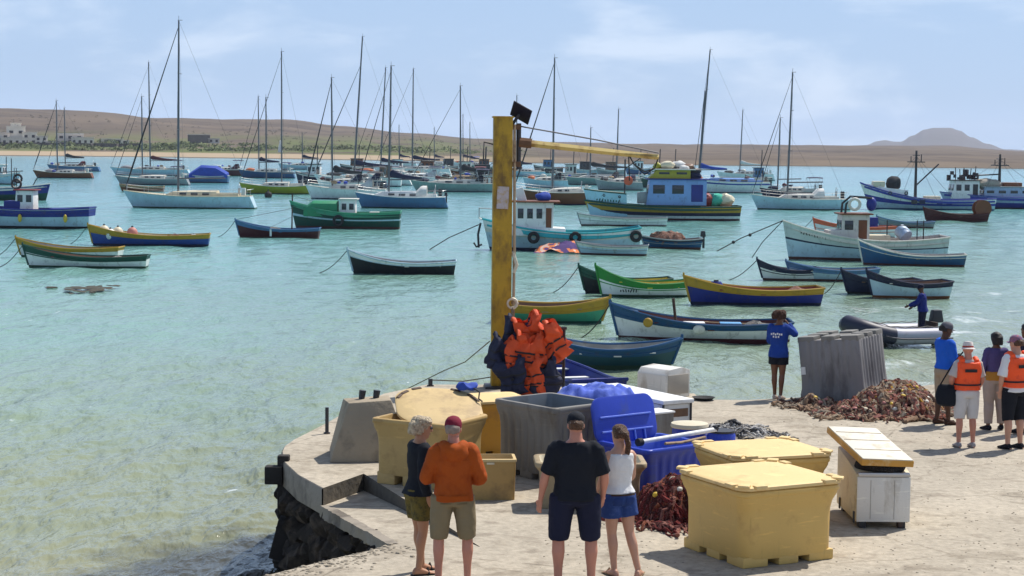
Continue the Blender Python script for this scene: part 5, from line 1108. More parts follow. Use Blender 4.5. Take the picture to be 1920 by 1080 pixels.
ld = thing('tilted_lid', 'white lid with yellow edges lying tilted on the cooler chest', 'lid', (4.47, 22.36, .93), 0, None, (R(8), R(3), R(9)))
MB().box((0, 0, -.02), (.66, 1.36, .08)).build('slab', M('foam_orange', (.52, .27, .05), .7, .15, 3, (.6, .5, .3), .3, 5), ld, bevel=.012); MB().box((0, 0, .024), (.64, 1.34, .014)).build('skin', M('lid_skin', (.66, .62, .52), .6, .08, 2, (.35, .28, .18), .35, 3.5, streak=1), ld, bevel=.004)
for y in (-.3, .1, .42): MB().box((0, y, .033), (.6, .008, .006)).build('seam', wood, ld)
# upturned grey tub by the water
t = tub('fish_tub', 'upturned grey ribbed tub leaning at the water side, light showing between its feet', 'fish tub', (6.02, 33.1, 1.24), 0, 1.24, 1.0, 1.22, M('plastic_slate', (.22, .21, .205), .6, .1, 1.5, (.08, .07, .07), .35, 3, streak=.3), flare=.04, corr=.011, per=8, r=.06, rot=(PI + R(3), R(-6), R(-38)), fh=.07, footm=gtub, rimh=.05)
MB().box((-.54, .512, .62), (.09, .01, .14)).build('sticker', white, t)
MB().box((.0, .0, .06), (.5, .5, .05)).build('cross_brace', gtub, t)

# concrete block, iron posts
t = thing('mooring_block', 'tapered concrete block with two iron stubs on the rounded quay end', 'concrete block', (-2.05, 26.5, 0), R(6))
cb_ = M('concrete_block', (.33, .275, .2), .95, .15, 1, (.15, .13, .1), .4, 2, bump=.5, bs=14)
MB().loft([[(-.62, -.5, 0), (.6, -.5, 0), (.6, .55, 0), (-.62, .55, 0)], [(-.34, -.28, .84), (.28, -.26, .88), (.26, .26, .88), (-.42, .22, .84)]]).build('block', cb_, t, bevel=.03)
for x in (-.15, .06): MB().tube([(x, .05, .84), (x + .02, .05, .98)], [.045, .055], 8).build('iron_stub', dmetal, t)
t = thing('iron_post', 'thin rusty iron post on the rim left of the concrete block', 'post', P(613, 813)); MB().tube([(0, 0, -.02), (0, 0, .42)], .03, 8).build('bar', dmetal, t); MB().tube([(0, 0, 0), (0, 0, .02)], .055, 8).build('flange', dmetal, t)
t = thing('iron_post', 'short iron post at the far rim behind the tan tub', 'post', P(807, 724)); MB().tube([(0, 0, -.02), (0, 0, .14)], .045, 8).build('bar', dmetal, t); MB().tube([(0, 0, 0), (0, 0, .02)], .07, 8).build('flange', dmetal, t)
t = thing('mooring_line', 'thin mooring line running from the yellow pole to the short iron post and out', 'rope', P(930, 725) + Vector((0, 0, .2))); q = P(807, 724) + Vector((0, 0, .12)) - t.location; q2 = PD(832, 695, 39) - t.location
MB().tube([(0, 0, 0), q * .5 + Vector((0, 0, -.06)), q], .012, 5).build('strand', ropem, t); a = PD(918, 640, 33.8) - t.location; MB().tube([a, (a + q2) / 2 + Vector((0, 0, -.1)), q2, q2 + Vector((-2.5, 3, -1.6))], .012, 5).build('strand', ropem, t)

# ------------------------------------------------------------------ yellow davit crane
pc = M('crane_yellow', (.44, .26, .015), .6, .2, 1.8, (.11, .055, .015), .5, 3.0, streak=.45, bump=.25, bs=9)
scuff(pc)
cr_ = thing('davit_crane', 'rusty yellow square post crane with a long thin jib at the quay rim', 'crane', P(938, 728) + Vector((0, .15, 0)), R(4))
MB().box((0, 0, 2.56), (.37, .34, 5.14), taper=.97).build('post', pc, cr_, bevel=.02); MB().box((0, 0, .02), (.6, .6, .05)).build('base_plate', dmetal, cr_, bevel=.01); MB().box((0, 0, 5.135), (.40, .37, .03)).build('cap', pc, cr_, bevel=.006)
MB().tube([(.225, -.1, .9), (.235, -.1, 2.6), (.215, -.1, 5.0)], .028, 7).build('conduit', M('conduit', (.45, .33, .2), .7, .2, 3, RUST, .4, 4), cr_)
MB().box((.0, -.178, 3.62), (.22, .006, .42), rot=RY(.04)).build('poster', M('poster_torn', (.48, .42, .42), .8, .15, 5, (.42, .27, .06), .5, 9), cr_)
MB().tube([(.30, -.05, 4.15), (.30, -.05, 5.02)], .045, 8).build('pivot_rod', dmetal, cr_)
for z_ in (4.95, 4.25): MB().box((.24, -.05, z_), (.2, .12, .1)).build('pivot_bracket', M('iron_rust', (.14, .07, .035), .85, .3, 6), cr_, bevel=.01)
ja, jb = Vector((.36, -.06, 4.66)), Vector((2.92, -.35, 4.41)); jd = (jb - ja)
MB().tube([ja - jd * .02, ja + jd * .5, jb], [(.066, .066), (.06, .06), (.05, .05)], 4).build('jib', M('crane_jib', (.56, .42, .14), .6, .15, 2, (.2, .09, .02), .35, 4), cr_, smooth=False)
MB().tube([ja - jd * .02, ja + jd * .07], .10, 8).build('jib_collar', M('iron_rust', (.1, .05, .02), .85), cr_)
MB().tube([(.22, -.05, 4.98), ja + jd * .55 + Vector((0, 0, .2)), jb + Vector((0, 0, .08))], .014, 5).build('stay_cable', wire, cr_)
for o_ in (0, .05): MB().tube([ja + jd * .78, ja + jd * .82 + Vector((0, 0, -.18)), ja + jd * .9 + Vector((0, 0, -.30 - o_)), ja + jd * .97 + Vector((0, 0, -.22)), jb], .014, 5).build('hanging_cable', drope, cr_)
MB().tube([ja + jd * .78, ja + jd * .79 + Vector((0, 0, -.5))], .012, 5).build('hanging_cable', drope, cr_)
pn = MB().box((.34, .0, 5.22), (.40, .03, .38), rot=RZ(-.3) @ RY(.5) @ RX(.75)); pn.build('solar_panel', M('solar', (.012, .010, .02), .6, .1, 3, spec=.15), cr_, bevel=.006); MB().tube([(.18, 0, 5.0), (.32, .05, 5.2)], .03, 6).build('panel_arm', dmetal, cr_)
MB().tube([(-.19, -.1, 4.62), (-.36, -.1, 4.66), (-.37, -.1, 4.3)], .014, 5).build('hook', dmetal, cr_)
MB().torus((.2, -.15, 1.62), .09, .03, 12, 6, RX(PI / 2)).build('shackle', cream, cr_); MB().tube([(.2, -.16, 1.55), (.22, -.18, .9), (.24, -.2, .4)], .02, 6).build('tail_rope', ropem, cr_)
MB().tube([(.2, -.12, 2.6), (.28, -.16, 2.35), (.22, -.16, 2.2)], .035, 6).build('rope_knot', cream, cr_)

# ------------------------------------------------------------------ life jackets hung on a rack beside the crane
rk = thing('drying_rack', 'dark pipe rack carrying the heap of life jackets at the crane foot', 'rack', (.42, 33.3, 0))
for x in (-.45, .55): MB().tube([(x, 0, 0), (x, 0, 1.25)], .03, 7).build('upright', dmetal, rk)
MB().tube([(-.5, 0, 1.25), (.6, 0, 1.25)], .03, 7).build('rail', dmetal, rk); MB().tube([(-.45, 0, .6), (.55, 0, .6)], .025, 7).build('rail', dmetal, rk); MB().box((.05, 0, .03), (1.1, .3, .05)).build('foot_bar', dmetal, rk)
vor = M('vest_orange', (.66, .075, .012), .65, .14, 4, (.35, .03, .01), .3, 5, bump=.7, bs=12); vnv = M('vest_navy', (.015, .018, .045), .75, .2, 4, bump=.6, bs=12); strapm = M('strap_black', (.012, .012, .014), .7)
def vest(label, loc, rot, mat, sc_=1.0, seed=0, cat='life jacket', group=None):
    """front and back panels of foam joined over the shoulders, folded over a rail"""
    t = thing('life_jacket', label, cat, loc, 0, group, rot); t.scale = (sc_,) * 3
    for nm, sg in (('front_panel', -1), ('back_panel', 1)):
        def f(a, c, o=0):
            x = lerp(-.26, .26, a); z = lerp(.05, -.58, c); th = .055 * min(1, 9 * a, 9 * (1 - a)) ** .5 * min(1, 7 * c + .3, 7 * (1 - c)) ** .5 * (1 - .55 * math.exp(-((a - .5) / .06) ** 2) * (sg < 0)) * (1 - .45 * math.exp(-((c - .52) / .05) ** 2))
            neck = max(0, 1 - ((a - .5) / .2) ** 2) * max(0, 1 - c / .22) * .16
            y = sg * (.06 + .10 * c + .075 * noise.noise((x * 4 + seed, z * 4, sg))) + .06 * noise.noise((x * 9, z * 9 + seed, 2))
            return Vector((x * (1 - .16 * math.sin(c * 6 + seed)) + .07 * noise.noise((seed, z * 5, 3)), y + o * th, z - neck + .05 * noise.noise((x * 5, seed, z * 3))))
        mb = MB(); mb.grid(lambda a, c: f(a, c, 1), 16, 20); mb.grid(lambda a, c: f(a, c, -1), 16, 20); mb.build(nm, mat, t, weld=True)
        s = MB()
        for c in (.45, .68): s.tube([f(i / 8, c, 1 if sg > 0 else -1) + Vector((0, sg * .006, 0)) for i in range(9)], [(.022, .005)] * 9, 4, flat=(0, 0, 1))
        s.build('strap', strapm, t)
    for sx in (-1, 1): MB().tube([(sx * .19, -.07, .02), (sx * .19, 0, .09), (sx * .19, .07, .02)], [(.05, .03)] * 3, 8).build('shoulder', mat, t)
    MB().box((.0, -.14, -.30), (.06, .02, .04)).build('buckle', strapm, t, bevel=.006)
    return t
J = [('orange life jacket on top of the heap, its collar sticking up', (.26, 33.20, 1.42), (R(20), R(-20), R(10)), vor, 1.12),
     ('orange life jacket spread over the right end of the heap like a sleeve', (.50, 33.08, 1.20), (R(28), R(-36), R(-15)), vor, 1.15),
     ('orange life jacket hanging in the middle of the heap', (.34, 33.02, 1.10), (R(10), R(4), R(5)), vor, 1.12),
     ('orange life jacket hanging lowest at the front of the heap', (.30, 32.92, .68), (R(12), R(-8), R(-8)), vor, 1.05),
     ('orange life jacket tucked against the crane post side of the heap', (.16, 33.08, .98), (R(5), R(14), R(30)), vor, 1.0),
     ('navy life jacket hanging before the foot of the yellow post', (-.12, 33.05, 1.08), (R(10), R(6), R(12)), vnv, .95),
     ('navy life jacket lowest in front of the yellow post', (-.02, 32.9, .66), (R(5), R(-10), R(-5)), vnv, 1.0),
     ('navy life jacket between the orange ones and the skiff', (.60, 32.97, .64), (R(6), R(-5), R(0)), vnv, 1.0),
     ('navy life jacket behind the top orange one', (.14, 33.32, 1.36), (R(-4), R(10), R(0)), vnv, 1.0)]
for i, (lb, lc, ro, m, s_) in enumerate(J): vest(lb, lc, ro, m, s_, i * 3.7, group='life jackets on the rack')

# ------------------------------------------------------------------ nets
def net_pile(label, c, rx, ry, h, cols, n, seed, tr=.022, floats=6, rz=0):
    rnd = random.Random(seed); t = thing('fishing_net', label, 'fishing net', c, rz)
    def surf(x, y):
        e = max(0, 1 - (x / rx) ** 2 - (y / ry) ** 2); return h * e ** .62 * (1 + .35 * noise.noise((x * 1.7 + seed, y * 1.7, 0))) + .10 * e ** .3 * noise.noise((x * 5, y * 5, seed))
    base = MB()
    def bf(a, q):
        an = 2 * PI * a; k = q; x, y = rx * 1.02 * k * math.cos(an), ry * 1.02 * k * math.sin(an)
        k2 = 1 + .12 * noise.noise((math.cos(an) * 2, math.sin(an) * 2, seed)); return Vector((x * k2, y * k2, max(-.01, surf(x, y) - .02) if q < .995 else -.02))
    base.grid(bf, 60, 16); base.build('netting', M('net_base_%d' % seed, tuple(c_ * .5 for c_ in cols[0][1]), .95, .5, 8, (.03, .02, .015), .5, 12, bump=1.5, bs=40), t)
    mbs = [MB() for _ in cols]
    for i in range(n):
        an = rnd.random() * 2 * PI; k = math.sqrt(rnd.random()) * .97; x, y = rx * k * math.cos(an), ry * k * math.sin(an); d = rnd.random() * 2 * PI; pts = []; L_ = rnd.randint(8, 17); st = rnd.uniform(.04, .075)
        bl = rnd.random() < .5
        for j in range(L_):
            pts.append(Vector((x, y, max(0.01, surf(x, y)) + rnd.uniform(-.01, .05))))
            d += rnd.gauss(0, .75 if bl else .45); x += math.cos(d) * st; y += math.sin(d) * st
        r = tr * rnd.uniform(.35, 1.1) * (1.7 if bl else 1); mbs[rnd.choices(range(len(cols)), [c_[2] for c_ in cols])[0]].tube(pts, [r * rnd.uniform(.5, 1.3) for _ in pts], 6)
    for mb, (nm, col, w_) in zip(mbs, cols):
        if mb.v: mb.jitter(.012, 14, seed).build('net_fold', M('netcord_' + nm, col, .95, .35, 14, tuple(q * .35 for q in col), .4, 20, bump=1.2, bs=70), t)
    for i in range(floats):
        an = rnd.uniform(PI, 2 * PI); k = rnd.uniform(.3, .95); x, y = rx * k * math.cos(an), ry * k * math.sin(an)
        MB().ell((x, y, surf(x, y) + .03), (.055, .04, .04), 10, 7, rot=RZ(rnd.random() * 3)).build('float', rnd.choice([cream, yellow, pink, offw]), t)
    return t
reds = [('red', (.17, .022, .02), 5), ('darkred', (.08, .016, .015), 4), ('rust', (.24, .07, .035), 2), ('pinkish', (.32, .13, .10), 1)]
mixed = [('rust2', (.26, .085, .055), 4), ('tan', (.34, .22, .14), 4), ('brown', (.09, .04, .028), 5), ('pinkish2', (.36, .15, .12), 3), ('cream2', (.46, .37, .27), 3), ('ochre2', (.42, .22, .03), .4)]
net_pile('heap of dark red net at the left foot of the nearest yellow tub', P(1248, 975) + Vector((.05, .25, 0)), .40, .62, .42, reds, 330, 3, .02, 4)
net_pile('large heap of brown and cream net between the upturned tub and the vests', P(1694, 784) + Vector((.0, .7, 0)), .80, .85, .43, mixed, 700, 5, .026, 16)
net_pile('flat tangle of brown net trailing in front of the upturned grey tub', P(1606, 780) + Vector((.1, .2, 0)), .52, .36, .16, mixed, 200, 7, .024, 6)
net_pile('pale tangle of net and rags at the left foot of the upturned grey tub', P(1532, 766) + Vector((0, .2, 0)), .34, .22, .14, [('tan', (.34, .22, .14), 4), ('cream2', (.46, .37, .27), 3), ('brown', (.12, .045, .03), 3)], 140, 9, .022, 6)
net_pile('small tangle of white rope and dark scraps behind the second yellow tub', P(1372, 818) + Vector((0, .3, 0)), .55, .3, .12, [('white2', (.6, .58, .55), 4), ('grey2', (.24, .22, .2), 3), ('black2', (.03, .03, .035), 2)], 110, 13, .016, 0)
# ------------------------------------------------------------------ people
def skinm(nm, c): return M('skin_' + nm, c, .5, .07, 9, tuple(q * .75 for q in c), .15, 6, spec=.3)
S_FAIR = skinm('fair', (.50, .27, .185)); S_PINK = skinm('pink', (.50, .22, .15)); S_TAN = skinm('tan', (.40, .20, .115)); S_DARK = skinm('dark', (.085, .038, .022)); S_BROWN = skinm('brown', (.17, .075, .04))
def cloth(nm, c, c2=None, amt=.15, s2=6): return M('cloth_' + nm, c, .85, .12, 5, c2, amt, s2, bump=.5, bs=9, spec=.2)
eyew = M('eye_white', (.6, .58, .55), .3); mouthm = M('lips', (.30, .10, .08), .5)
def remesh(o, vox, smooth=3):
    m = o.modifiers.new('r', 'REMESH'); m.mode = 'VOXEL'; m.voxel_size = vox; m.use_smooth_shade = True
    s = o.modifiers.new('s', 'SMOOTH'); s.iterations = smooth; s.factor = .5
    bpy.context.view_layer.update(); dg = bpy.context.evaluated_depsgraph_get()
    me = bpy.data.meshes.new_from_object(o.evaluated_get(dg)); old = o.data; mats = [x for x in old.materials]
    o.modifiers.clear(); o.data = me; me.name = old.name; bpy.data.meshes.remove(old)
    if not me.materials:
        for x in mats: me.materials.append(x)
    for p in me.polygons: p.use_smooth = True
    return o
def folds(o, amp, sc_=7, seed=0, zs=.6):
    for v in o.data.vertices:
        c = v.co; q = noise.noise((c.x * 3 + seed, c.y * 3, c.z * 3)) * .25; n = noise.noise((c.x * sc_ + seed, c.y * sc_, c.z * sc_ * zs)) + .8 * (.5 - abs(noise.noise(((c.x + q) * sc_ * 1.6 + c.z * 4, (c.y - q) * sc_ * 1.6 + seed, (c.z + q) * sc_ * 1.8)))) ; v.co = c + v.normal * (amp * 1.25 * n)
def ell_ring(z, rx, ry, cx=0, cy=0, n=18, e=2.3):
    out = []
    for k in range(n):
        a = 2 * PI * k / n; c, s = math.cos(a), math.sin(a)
        out.append(Vector((cx + rx * math.copysign(abs(c) ** (2 / e), c), cy + ry * math.copysign(abs(s) ** (2 / e), s), z)))
    return out
class Fig:
    """a figure 1.75 m tall facing +y; legs and arms are joint lists, scaled and turned by the root"""
    def __init__(s, label, px, py, rz, h, skin, fat=1.0, sw=.19, legs=None, arms=None, lean=(0, 0), head=(0, 0), hip=.10, vox=.010, female=False, loc=None):
        s.root = thing('person', label, 'person', loc if loc is not None else P(px, py), rz); k = h / 1.75; s.root.scale = (k, k, k)
        s.skin, s.fat, s.sw, s.vox, s.lean, s.hd, s.fem = skin, fat, sw, vox, lean, head, female
        s.legs = legs or {1: [(.10, 0, .90), (.11, .02, .49), (.12, -.01, .09), (.05, 1)], -1: [(-.10, 0, .90), (-.11, .02, .49), (-.12, -.01, .09), (-.05, 1)]}
        s.arms = arms or {}
        for sd in (1, -1): s.arms.setdefault(sd, [(sd * (sw + .07), -.03, 1.14), (sd * (sw + .08), .05, .90), (0, .15, -1)])
        f = fat; fm = female
        s.tor = [(.84, .145 * (1.02 if fm else 1), .105, 0), (.90, .168 * (1.06 if fm else 1) * f ** .6, .118 * f ** .5, -.01), (.97, .165 * (1.03 if fm else 1) * f ** .8, .115 * f ** .9, .0), (1.06, (.132 if fm else .150) * f, .098 * f ** 1.2, .008 * f), (1.15, (.135 if fm else .155) * f, .102 * f ** 1.15, .01 * f), (1.26, (.158 if fm else .175) * f ** .8, .115 * f ** .7, .008), (1.36, (s.sw - .015) * 1.0, .108 * f ** .5, -.002), (1.425, s.sw * .86, .085, -.012), (1.47, .10, .068, -.014), (1.50, .062 * f ** .4, .062 * f ** .3, -.008), (1.56, .056 * f ** .4, .058, .004)]
        s.HC = Vector((lean[0] * 1.0, .02 + lean[1] * 1.0, 1.635))
        s.HM = Matrix.Translation(s.HC) @ RZ(head[0]) @ RX(head[1])
        s.body()
    def L(s, z):
        t = max(0, (z - .95) / .6); return Vector((s.lean[0] * t, s.lean[1] * t, 0))
    def sh(s, sd): return Vector((sd * (s.sw - .012), -.012, 1.405)) + s.L(1.4)
    def torso(s, mb, z0=0, z1=9, add=0.0, hem=0.0):
        r = []
        zs_ = [q for q in s.tor if z0 - .001 <= q[0] <= z1 + .001]
        for i, (z, rx, ry, cy) in enumerate(zs_):
            a = add + (hem if i == 0 else 0); o = s.L(z); r.append(ell_ring(z, rx + a, ry + a, o.x, cy + o.y))
        mb.loft(r)
    def limb(s, mb, pts, rs, n=12):
        """a smooth tapered chain through the joints"""
        P_, R_ = [], []
        m = len(pts)
        for i in range(m - 1):
            for j in range(4):
                t = j / 4; P_.append(Vector(pts[i]).lerp(Vector(pts[i + 1]), t)); R_.append(lerp(rs[i], rs[i + 1], t))
        P_.append(Vector(pts[-1])); R_.append(rs[-1])
        for _ in range(2): P_ = [P_[0]] + [(P_[i - 1] + 2 * P_[i] + P_[i + 1]) / 4 for i in range(1, len(P_) - 1)] + [P_[-1]]
        mb.tube(P_, R_, n)
    def leg(s, mb, sd, add=0.0, upto=1.0, fl=0.0, rmul=1.0):
        h, k, a, _ = s.legs[sd]; h, k, a = Vector(h), Vector(k), Vector(a); f = s.fat ** .55
        fw = Vector((0, 1, 0)); cf = k.lerp(a, .3) + Vector((0, -.018, 0))
        pts = [h + Vector((0, 0, .04)), h.lerp(k, .3), h.lerp(k, .65), k, cf, k.lerp(a, .65), a]; rs = [.098 * f, .092 * f, .074 * f, .056 * f, .059 * f, .043 * f, .036 * f]
        if upto < 1:
            tot = upto * 6; n = int(tot); fr = tot - n; P2 = pts[:n + 1]; R2 = rs[:n + 1]
            if fr > .01: P2.append(pts[n].lerp(pts[n + 1], fr)); R2.append(lerp(rs[n], rs[n + 1], fr))
            pts, rs = P2, R2
            if len(pts) < 2: return
            rs = [max(r, rs[0] * .8) if False else r for r in rs]
        rs = [r * rmul + add + fl * i / max(1, len(rs) - 1) for i, r in enumerate(rs)]
        s.limb(mb, pts, rs)
    def foot(s, mb, sd, add=0.0):
        a = Vector(s.legs[sd][2]); dx, dy = s.legs[sd][3]; d = Vector((dx, dy, 0)).normalized(); sidev = Vector((d.y, -d.x, 0)); r = []
        for q, w, zt in ((-.07, .022, .05), (-.055, .033, .085), (0, .038, .10), (.06, .041, .075), (.12, .047, .05), (.17, .045, .035), (.205, .030, .024)):
            c = Vector((a.x, a.y, 0)) + d * q; zt += add; w += add; r.append([c + sidev * (w * math.cos(2 * PI * k_ / 12)) + Vector((0, 0, max(.004, zt / 2 + zt / 2 * math.sin(2 * PI * k_ / 12)))) for k_ in range(12)])
        mb.loft(r)
    def arm(s, mb, sd, add=0.0, upto=1.0, fl=0.0):
        e, w, _ = s.arms[sd]; sh = s.sh(sd); e, w = Vector(e), Vector(w); f = s.fat ** .5
        pts = [sh, sh.lerp(e, .35), sh.lerp(e, .7), e, e.lerp(w, .3), e.lerp(w, .7), w]; rs = [.062 * f, .053 * f, .045 * f, .040 * f, .042 * f, .032, .027]
        if s.fem: rs = [r * .86 for r in rs]
        tot = upto * 6; n = min(6, int(tot)); fr = tot - n; P2 = pts[:n + 1]; R2 = rs[:n + 1]
        if fr > .01 and n < 6: P2.append(pts[n].lerp(pts[n + 1], fr)); R2.append(lerp(rs[n], rs[n + 1], fr))
        R2 = [r + add + fl * i / max(1, len(R2) - 1) for i, r in enumerate(R2)]
        s.limb(mb, P2, R2)
    def hand(s, mb, sd):
        e, w, nn = s.arms[sd]; e, w = Vector(e), Vector(w); d = (w - e).normalized(); pal = Vector((-sd, .25, 0)) if nn is None or len(nn) != 3 or nn[2] == -1 else Vector(nn)
        pal = (pal - d * pal.dot(d)).normalized(); side = d.cross(pal) * (1 if sd > 0 else -1)
        if side.y < 0: side = -side
        r = []
        for q, wd, th in ((-.01, .024, .02), (.02, .032, .018), (.06, .041, .016), (.088, .040, .013)):
            c = w + d * q; r.append([c + side * (wd * math.cos(2 * PI * k / 10)) + pal * (th * math.sin(2 * PI * k / 10)) for k in range(10)])
        mb.loft(r)
        for i, (o, ln) in enumerate(((.030, .068), (.010, .078), (-.011, .072), (-.031, .056))):
            b0 = w + d * .082 + side * o; dd = (d + side * o * 1.5).normalized(); p = [b0]
            for j, cu in enumerate((.22, .55, .85)): dd = (dd + pal * cu * .5).normalized(); p.append(p[-1] + dd * ln * (.42, .33, .25)[j])
            mb.tube(p, [.0095, .0088, .0078, .0062], 7)
        b0 = w + d * .025 + side * .034; t1 = (d * .75 + side * .8 + pal * .3).normalized(); t2 = (d + side * .25 + pal * .5).normalized()
        mb.tube([b0, b0 + t1 * .035, b0 + t1 * .035 + t2 * .03, b0 + t1 * .035 + t2 * .052], [.014, .0115, .0098, .007], 7)
    def body(s):
        mb = MB(); s.torso(mb)
        for sd in (1, -1): s.leg(mb, sd); s.foot(mb, sd); s.arm(mb, sd); s.hand(mb, sd); mb.ell(s.sh(sd) + Vector((-sd * .02, 0, -.005)), (.062, .058, .06), 12, 8)
        hr = []
        for z, rx, ry, cy in ((-.125, .026, .03, .045), (-.112, .043, .05, .032), (-.085, .055, .066, .020), (-.05, .064, .082, .010), (-.01, .071, .092, .002), (.03, .074, .096, -.004), (.065, .070, .090, -.008), (.092, .056, .073, -.010), (.110, .034, .046, -.010), (.117, .012, .016, -.010)):
            hr.append([s.HM @ v for v in ell_ring(z, rx, ry, 0, cy, 18, 2.1)])
        mb.loft(hr)
        mb.tube([s.L(1.5) + Vector((0, -.01, 1.48)), s.HM @ Vector((0, -.005, -.05))], [.058 * s.fat ** .4, .055 * s.fat ** .4], 14)
        mb.ell((0, .100, -.025), (.014, .02, .026), 8, 6, M=s.HM); mb.ell((0, .112, -.036), (.016, .014, .012), 8, 6, M=s.HM)
        for sd in (1, -1): mb.ell((sd * .077, -.006, -.012), (.011, .02, .032), 8, 6, M=s.HM); mb.ell((sd * .034, .084, .022), (.026, .012, .008), 8, 5, M=s.HM)
        s.bodyo = remesh(mb.build('body', s.skin, s.root), s.vox, 4)
        for sd in (1, -1): MB().ell((sd * .031, .087, .002), (.012, .009, .008), 8, 6, M=s.HM).build('eye', eyew, s.root)
        MB().ell((0, .090, -.070), (.024, .008, .008), 8, 5, M=s.HM).build('mouth', mouthm, s.root)
    # ---- clothing
    def shirt(s, mat, z0=.97, sleeve=.5, add=.016, hem=.012, fl=.012, name='shirt', amp=.006, seed=1, z1=1.47):
        mb = MB(); s.torso(mb, z0, z1, add, hem)
        if sleeve:
            for sd in (1, -1): s.arm(mb, sd, add * .9, sleeve, fl); mb.ell(s.sh(sd) + Vector((-sd * .02, 0, 0)), (.066 + add, .06 + add, .06 + add), 12, 8)
        o = remesh(mb.build(name, mat, s.root), max(.015, s.vox * 1.2), 3); folds(o, amp, 7, seed); return o
    def shorts(s, mat, ln=.46, add=.02, fl=.03, top=1.0, name='shorts', amp=.006, seed=2):
        mb = MB(); s.torso(mb, .84, top, add)
        for sd in (1, -1): s.leg(mb, sd, add, ln, fl)
        o = remesh(mb.build(name, mat, s.root), max(.015, s.vox * 1.2), 3); folds(o, amp, 8, seed); return o
    def shoes(s, mat, add=.008, name='shoe'):
        for sd in (1, -1):
            mb = MB(); s.foot(mb, sd, add); remesh(mb.build(name, mat, s.root), .012, 2)
    def sandals(s, mat):
        for sd in (1, -1):
            a = Vector(s.legs[sd][2]); dx, dy = s.legs[sd][3]; d = Vector((dx, dy, 0)).normalized(); sv = Vector((d.y, -d.x, 0)); c = Vector((a.x, a.y, .0))
            mb = MB(); mb.loft([[c + d * (q) + sv * (w * u) + Vector((0, 0, z)) for q, w, u, z in ring_] for ring_ in ([(-.085, .03, 1, .002), (.22, .035, 1, .002), (.22, .035, -1, .002), (-.085, .03, -1, .002)], [(-.085, .045, 1, .016), (.22, .05, 1, .016), (.22, .05, -1, .016), (-.085, .045, -1, .016)])])
            o = mb.build('sandal', mat, s.root, bevel=.006)
            MB().tube([c + d * .1 + sv * .05 + Vector((0, 0, .015)), c + d * .1 + Vector((0, 0, .075)), c + d * .1 - sv * .05 + Vector((0, 0, .015))], [(.02, .006)] * 3, 6).build('strap', mat, o)
    def hair(s, mat, ln=.0, vol=.016, back=.0, amp=.012, sc_=22, seed=3, face=.035, name='hair'):
        mb = MB(); r = []
        for z, rx, ry, cy in ((-.06 - ln, .060, .050, -.040 - back), (-.04, .070, .078, -.020 - back * .6), (.0, .074, .085, -.016), (.03, .076, .094, -.010), (.065, .072, .092, -.008), (.092, .058, .075, -.010), (.112, .034, .046, -.010), (.121, .010, .014, -.010)):
            r.append([s.HM @ v for v in ell_ring(z, rx + vol, ry + vol, 0, cy - (face if z < .05 else face * .2), 18, 2.1)])
        mb.loft(r); o = remesh(mb.build(name, mat, s.root), .011, 2); folds(o, amp, sc_, seed, .5); return o
    def cap(s, mat, brim=None, rot=0.0, name='cap', brimdir=1):
        mb = MB(); r = []
        for z, k in ((.022, 1.0), (.05, 1.02), (.085, .93), (.112, .72), (.128, .40), (.133, .08)): r.append([s.HM @ RX(rot) @ v for v in ell_ring(z, .088 * k, .108 * k, 0, -.004, 20, 2.1)])
        mb.loft(r, True, True); o = mb.build(name, mat, s.root)
        MB().grid(lambda a, b: s.HM @ RX(rot) @ Vector((.078 * math.sin(lerp(-1.25, 1.25, a)) * (1 + .1 * b), brimdir * ((.095 * math.cos(lerp(-1.1, 1.1, a)) + .075 * b * math.cos(lerp(-1.2, 1.2, a)))), .028 - .02 * b - .012 * abs(2 * a - 1) ** 2)), 12, 3).build('brim', brim or mat, o)
        return o
    def bucket(s, mat, band=None):
        r = [[s.HM @ v for v in ell_ring(z, rx, rx * 1.2, 0, -.004, 22, 2.1)] for z, rx in ((.0, .125), (.006, .127), (.03, .09), (.08, .084), (.125, .068), (.132, .01))]
        o = MB().loft(r).build('hat', mat, s.root, ang=50)
        if band: MB().loft([[s.HM @ v for v in ell_ring(z, .0925, .11, 0, -.004, 22, 2.1)] for z in (.03, .055)], False, False).build('hat_band', band, o)
    def patch(s, par, mat, name, x, z, w, h, add, back=True):
        """a sewn-on piece following the body's curve"""
        def f(a, b):
            xx = x + (a - .5) * w; zz = z + (b - .5) * h; i = 0
            while i < len(s.tor) - 2 and s.tor[i + 1][0] < zz: i += 1
            A, B = s.tor[i], s.tor[i + 1]; t = (zz - A[0]) / (B[0] - A[0]); rx, ry, cy = [lerp(A[j], B[j], t) for j in (1, 2, 3)]; o = s.L(zz)
            q = max(0, 1 - min(1, abs(xx) / (rx + add)) ** 2.3) ** (1 / 2.3); return Vector((xx + o.x, cy + o.y - (ry + add) * q, zz))
        return MB().grid(f, max(4, int(w / .02)), max(2, int(h / .03))).build(name, mat, par)
    def lifevest(s, mat, seed=0):
        mb = MB(); s.torso(mb, .97, 1.43, .06, -.005)
        for sd in (1, -1): mb.tube([s.sh(sd) + Vector((-sd * .05, .09, .03)), s.sh(sd) + Vector((-sd * .05, 0, .075)), s.sh(sd) + Vector((-sd * .05, -.08, .03))], .05, 10)
        o = remesh(mb.build('life_vest', mat, s.root), .015, 3); folds(o, .008, 9, seed)
        for z in (1.06, 1.22):
            q = min(s.tor, key=lambda v: abs(v[0] - z)); of = s.L(z)
            if z < 1.2: MB().tube([ell_ring(z, q[1] + .072, q[2] + .072, of.x, q[3] + of.y, 24)[i % 24] for i in range(25)], [(.018, .006)] * 25, 4, flat=(0, 0, 1)).build('strap', strapm, o)
            else: MB().box(Vector((of.x, q[3] + of.y - q[2] - .078, 1.30)), (.2, .012, .05)).build('back_patch', strapm, o)
        return o

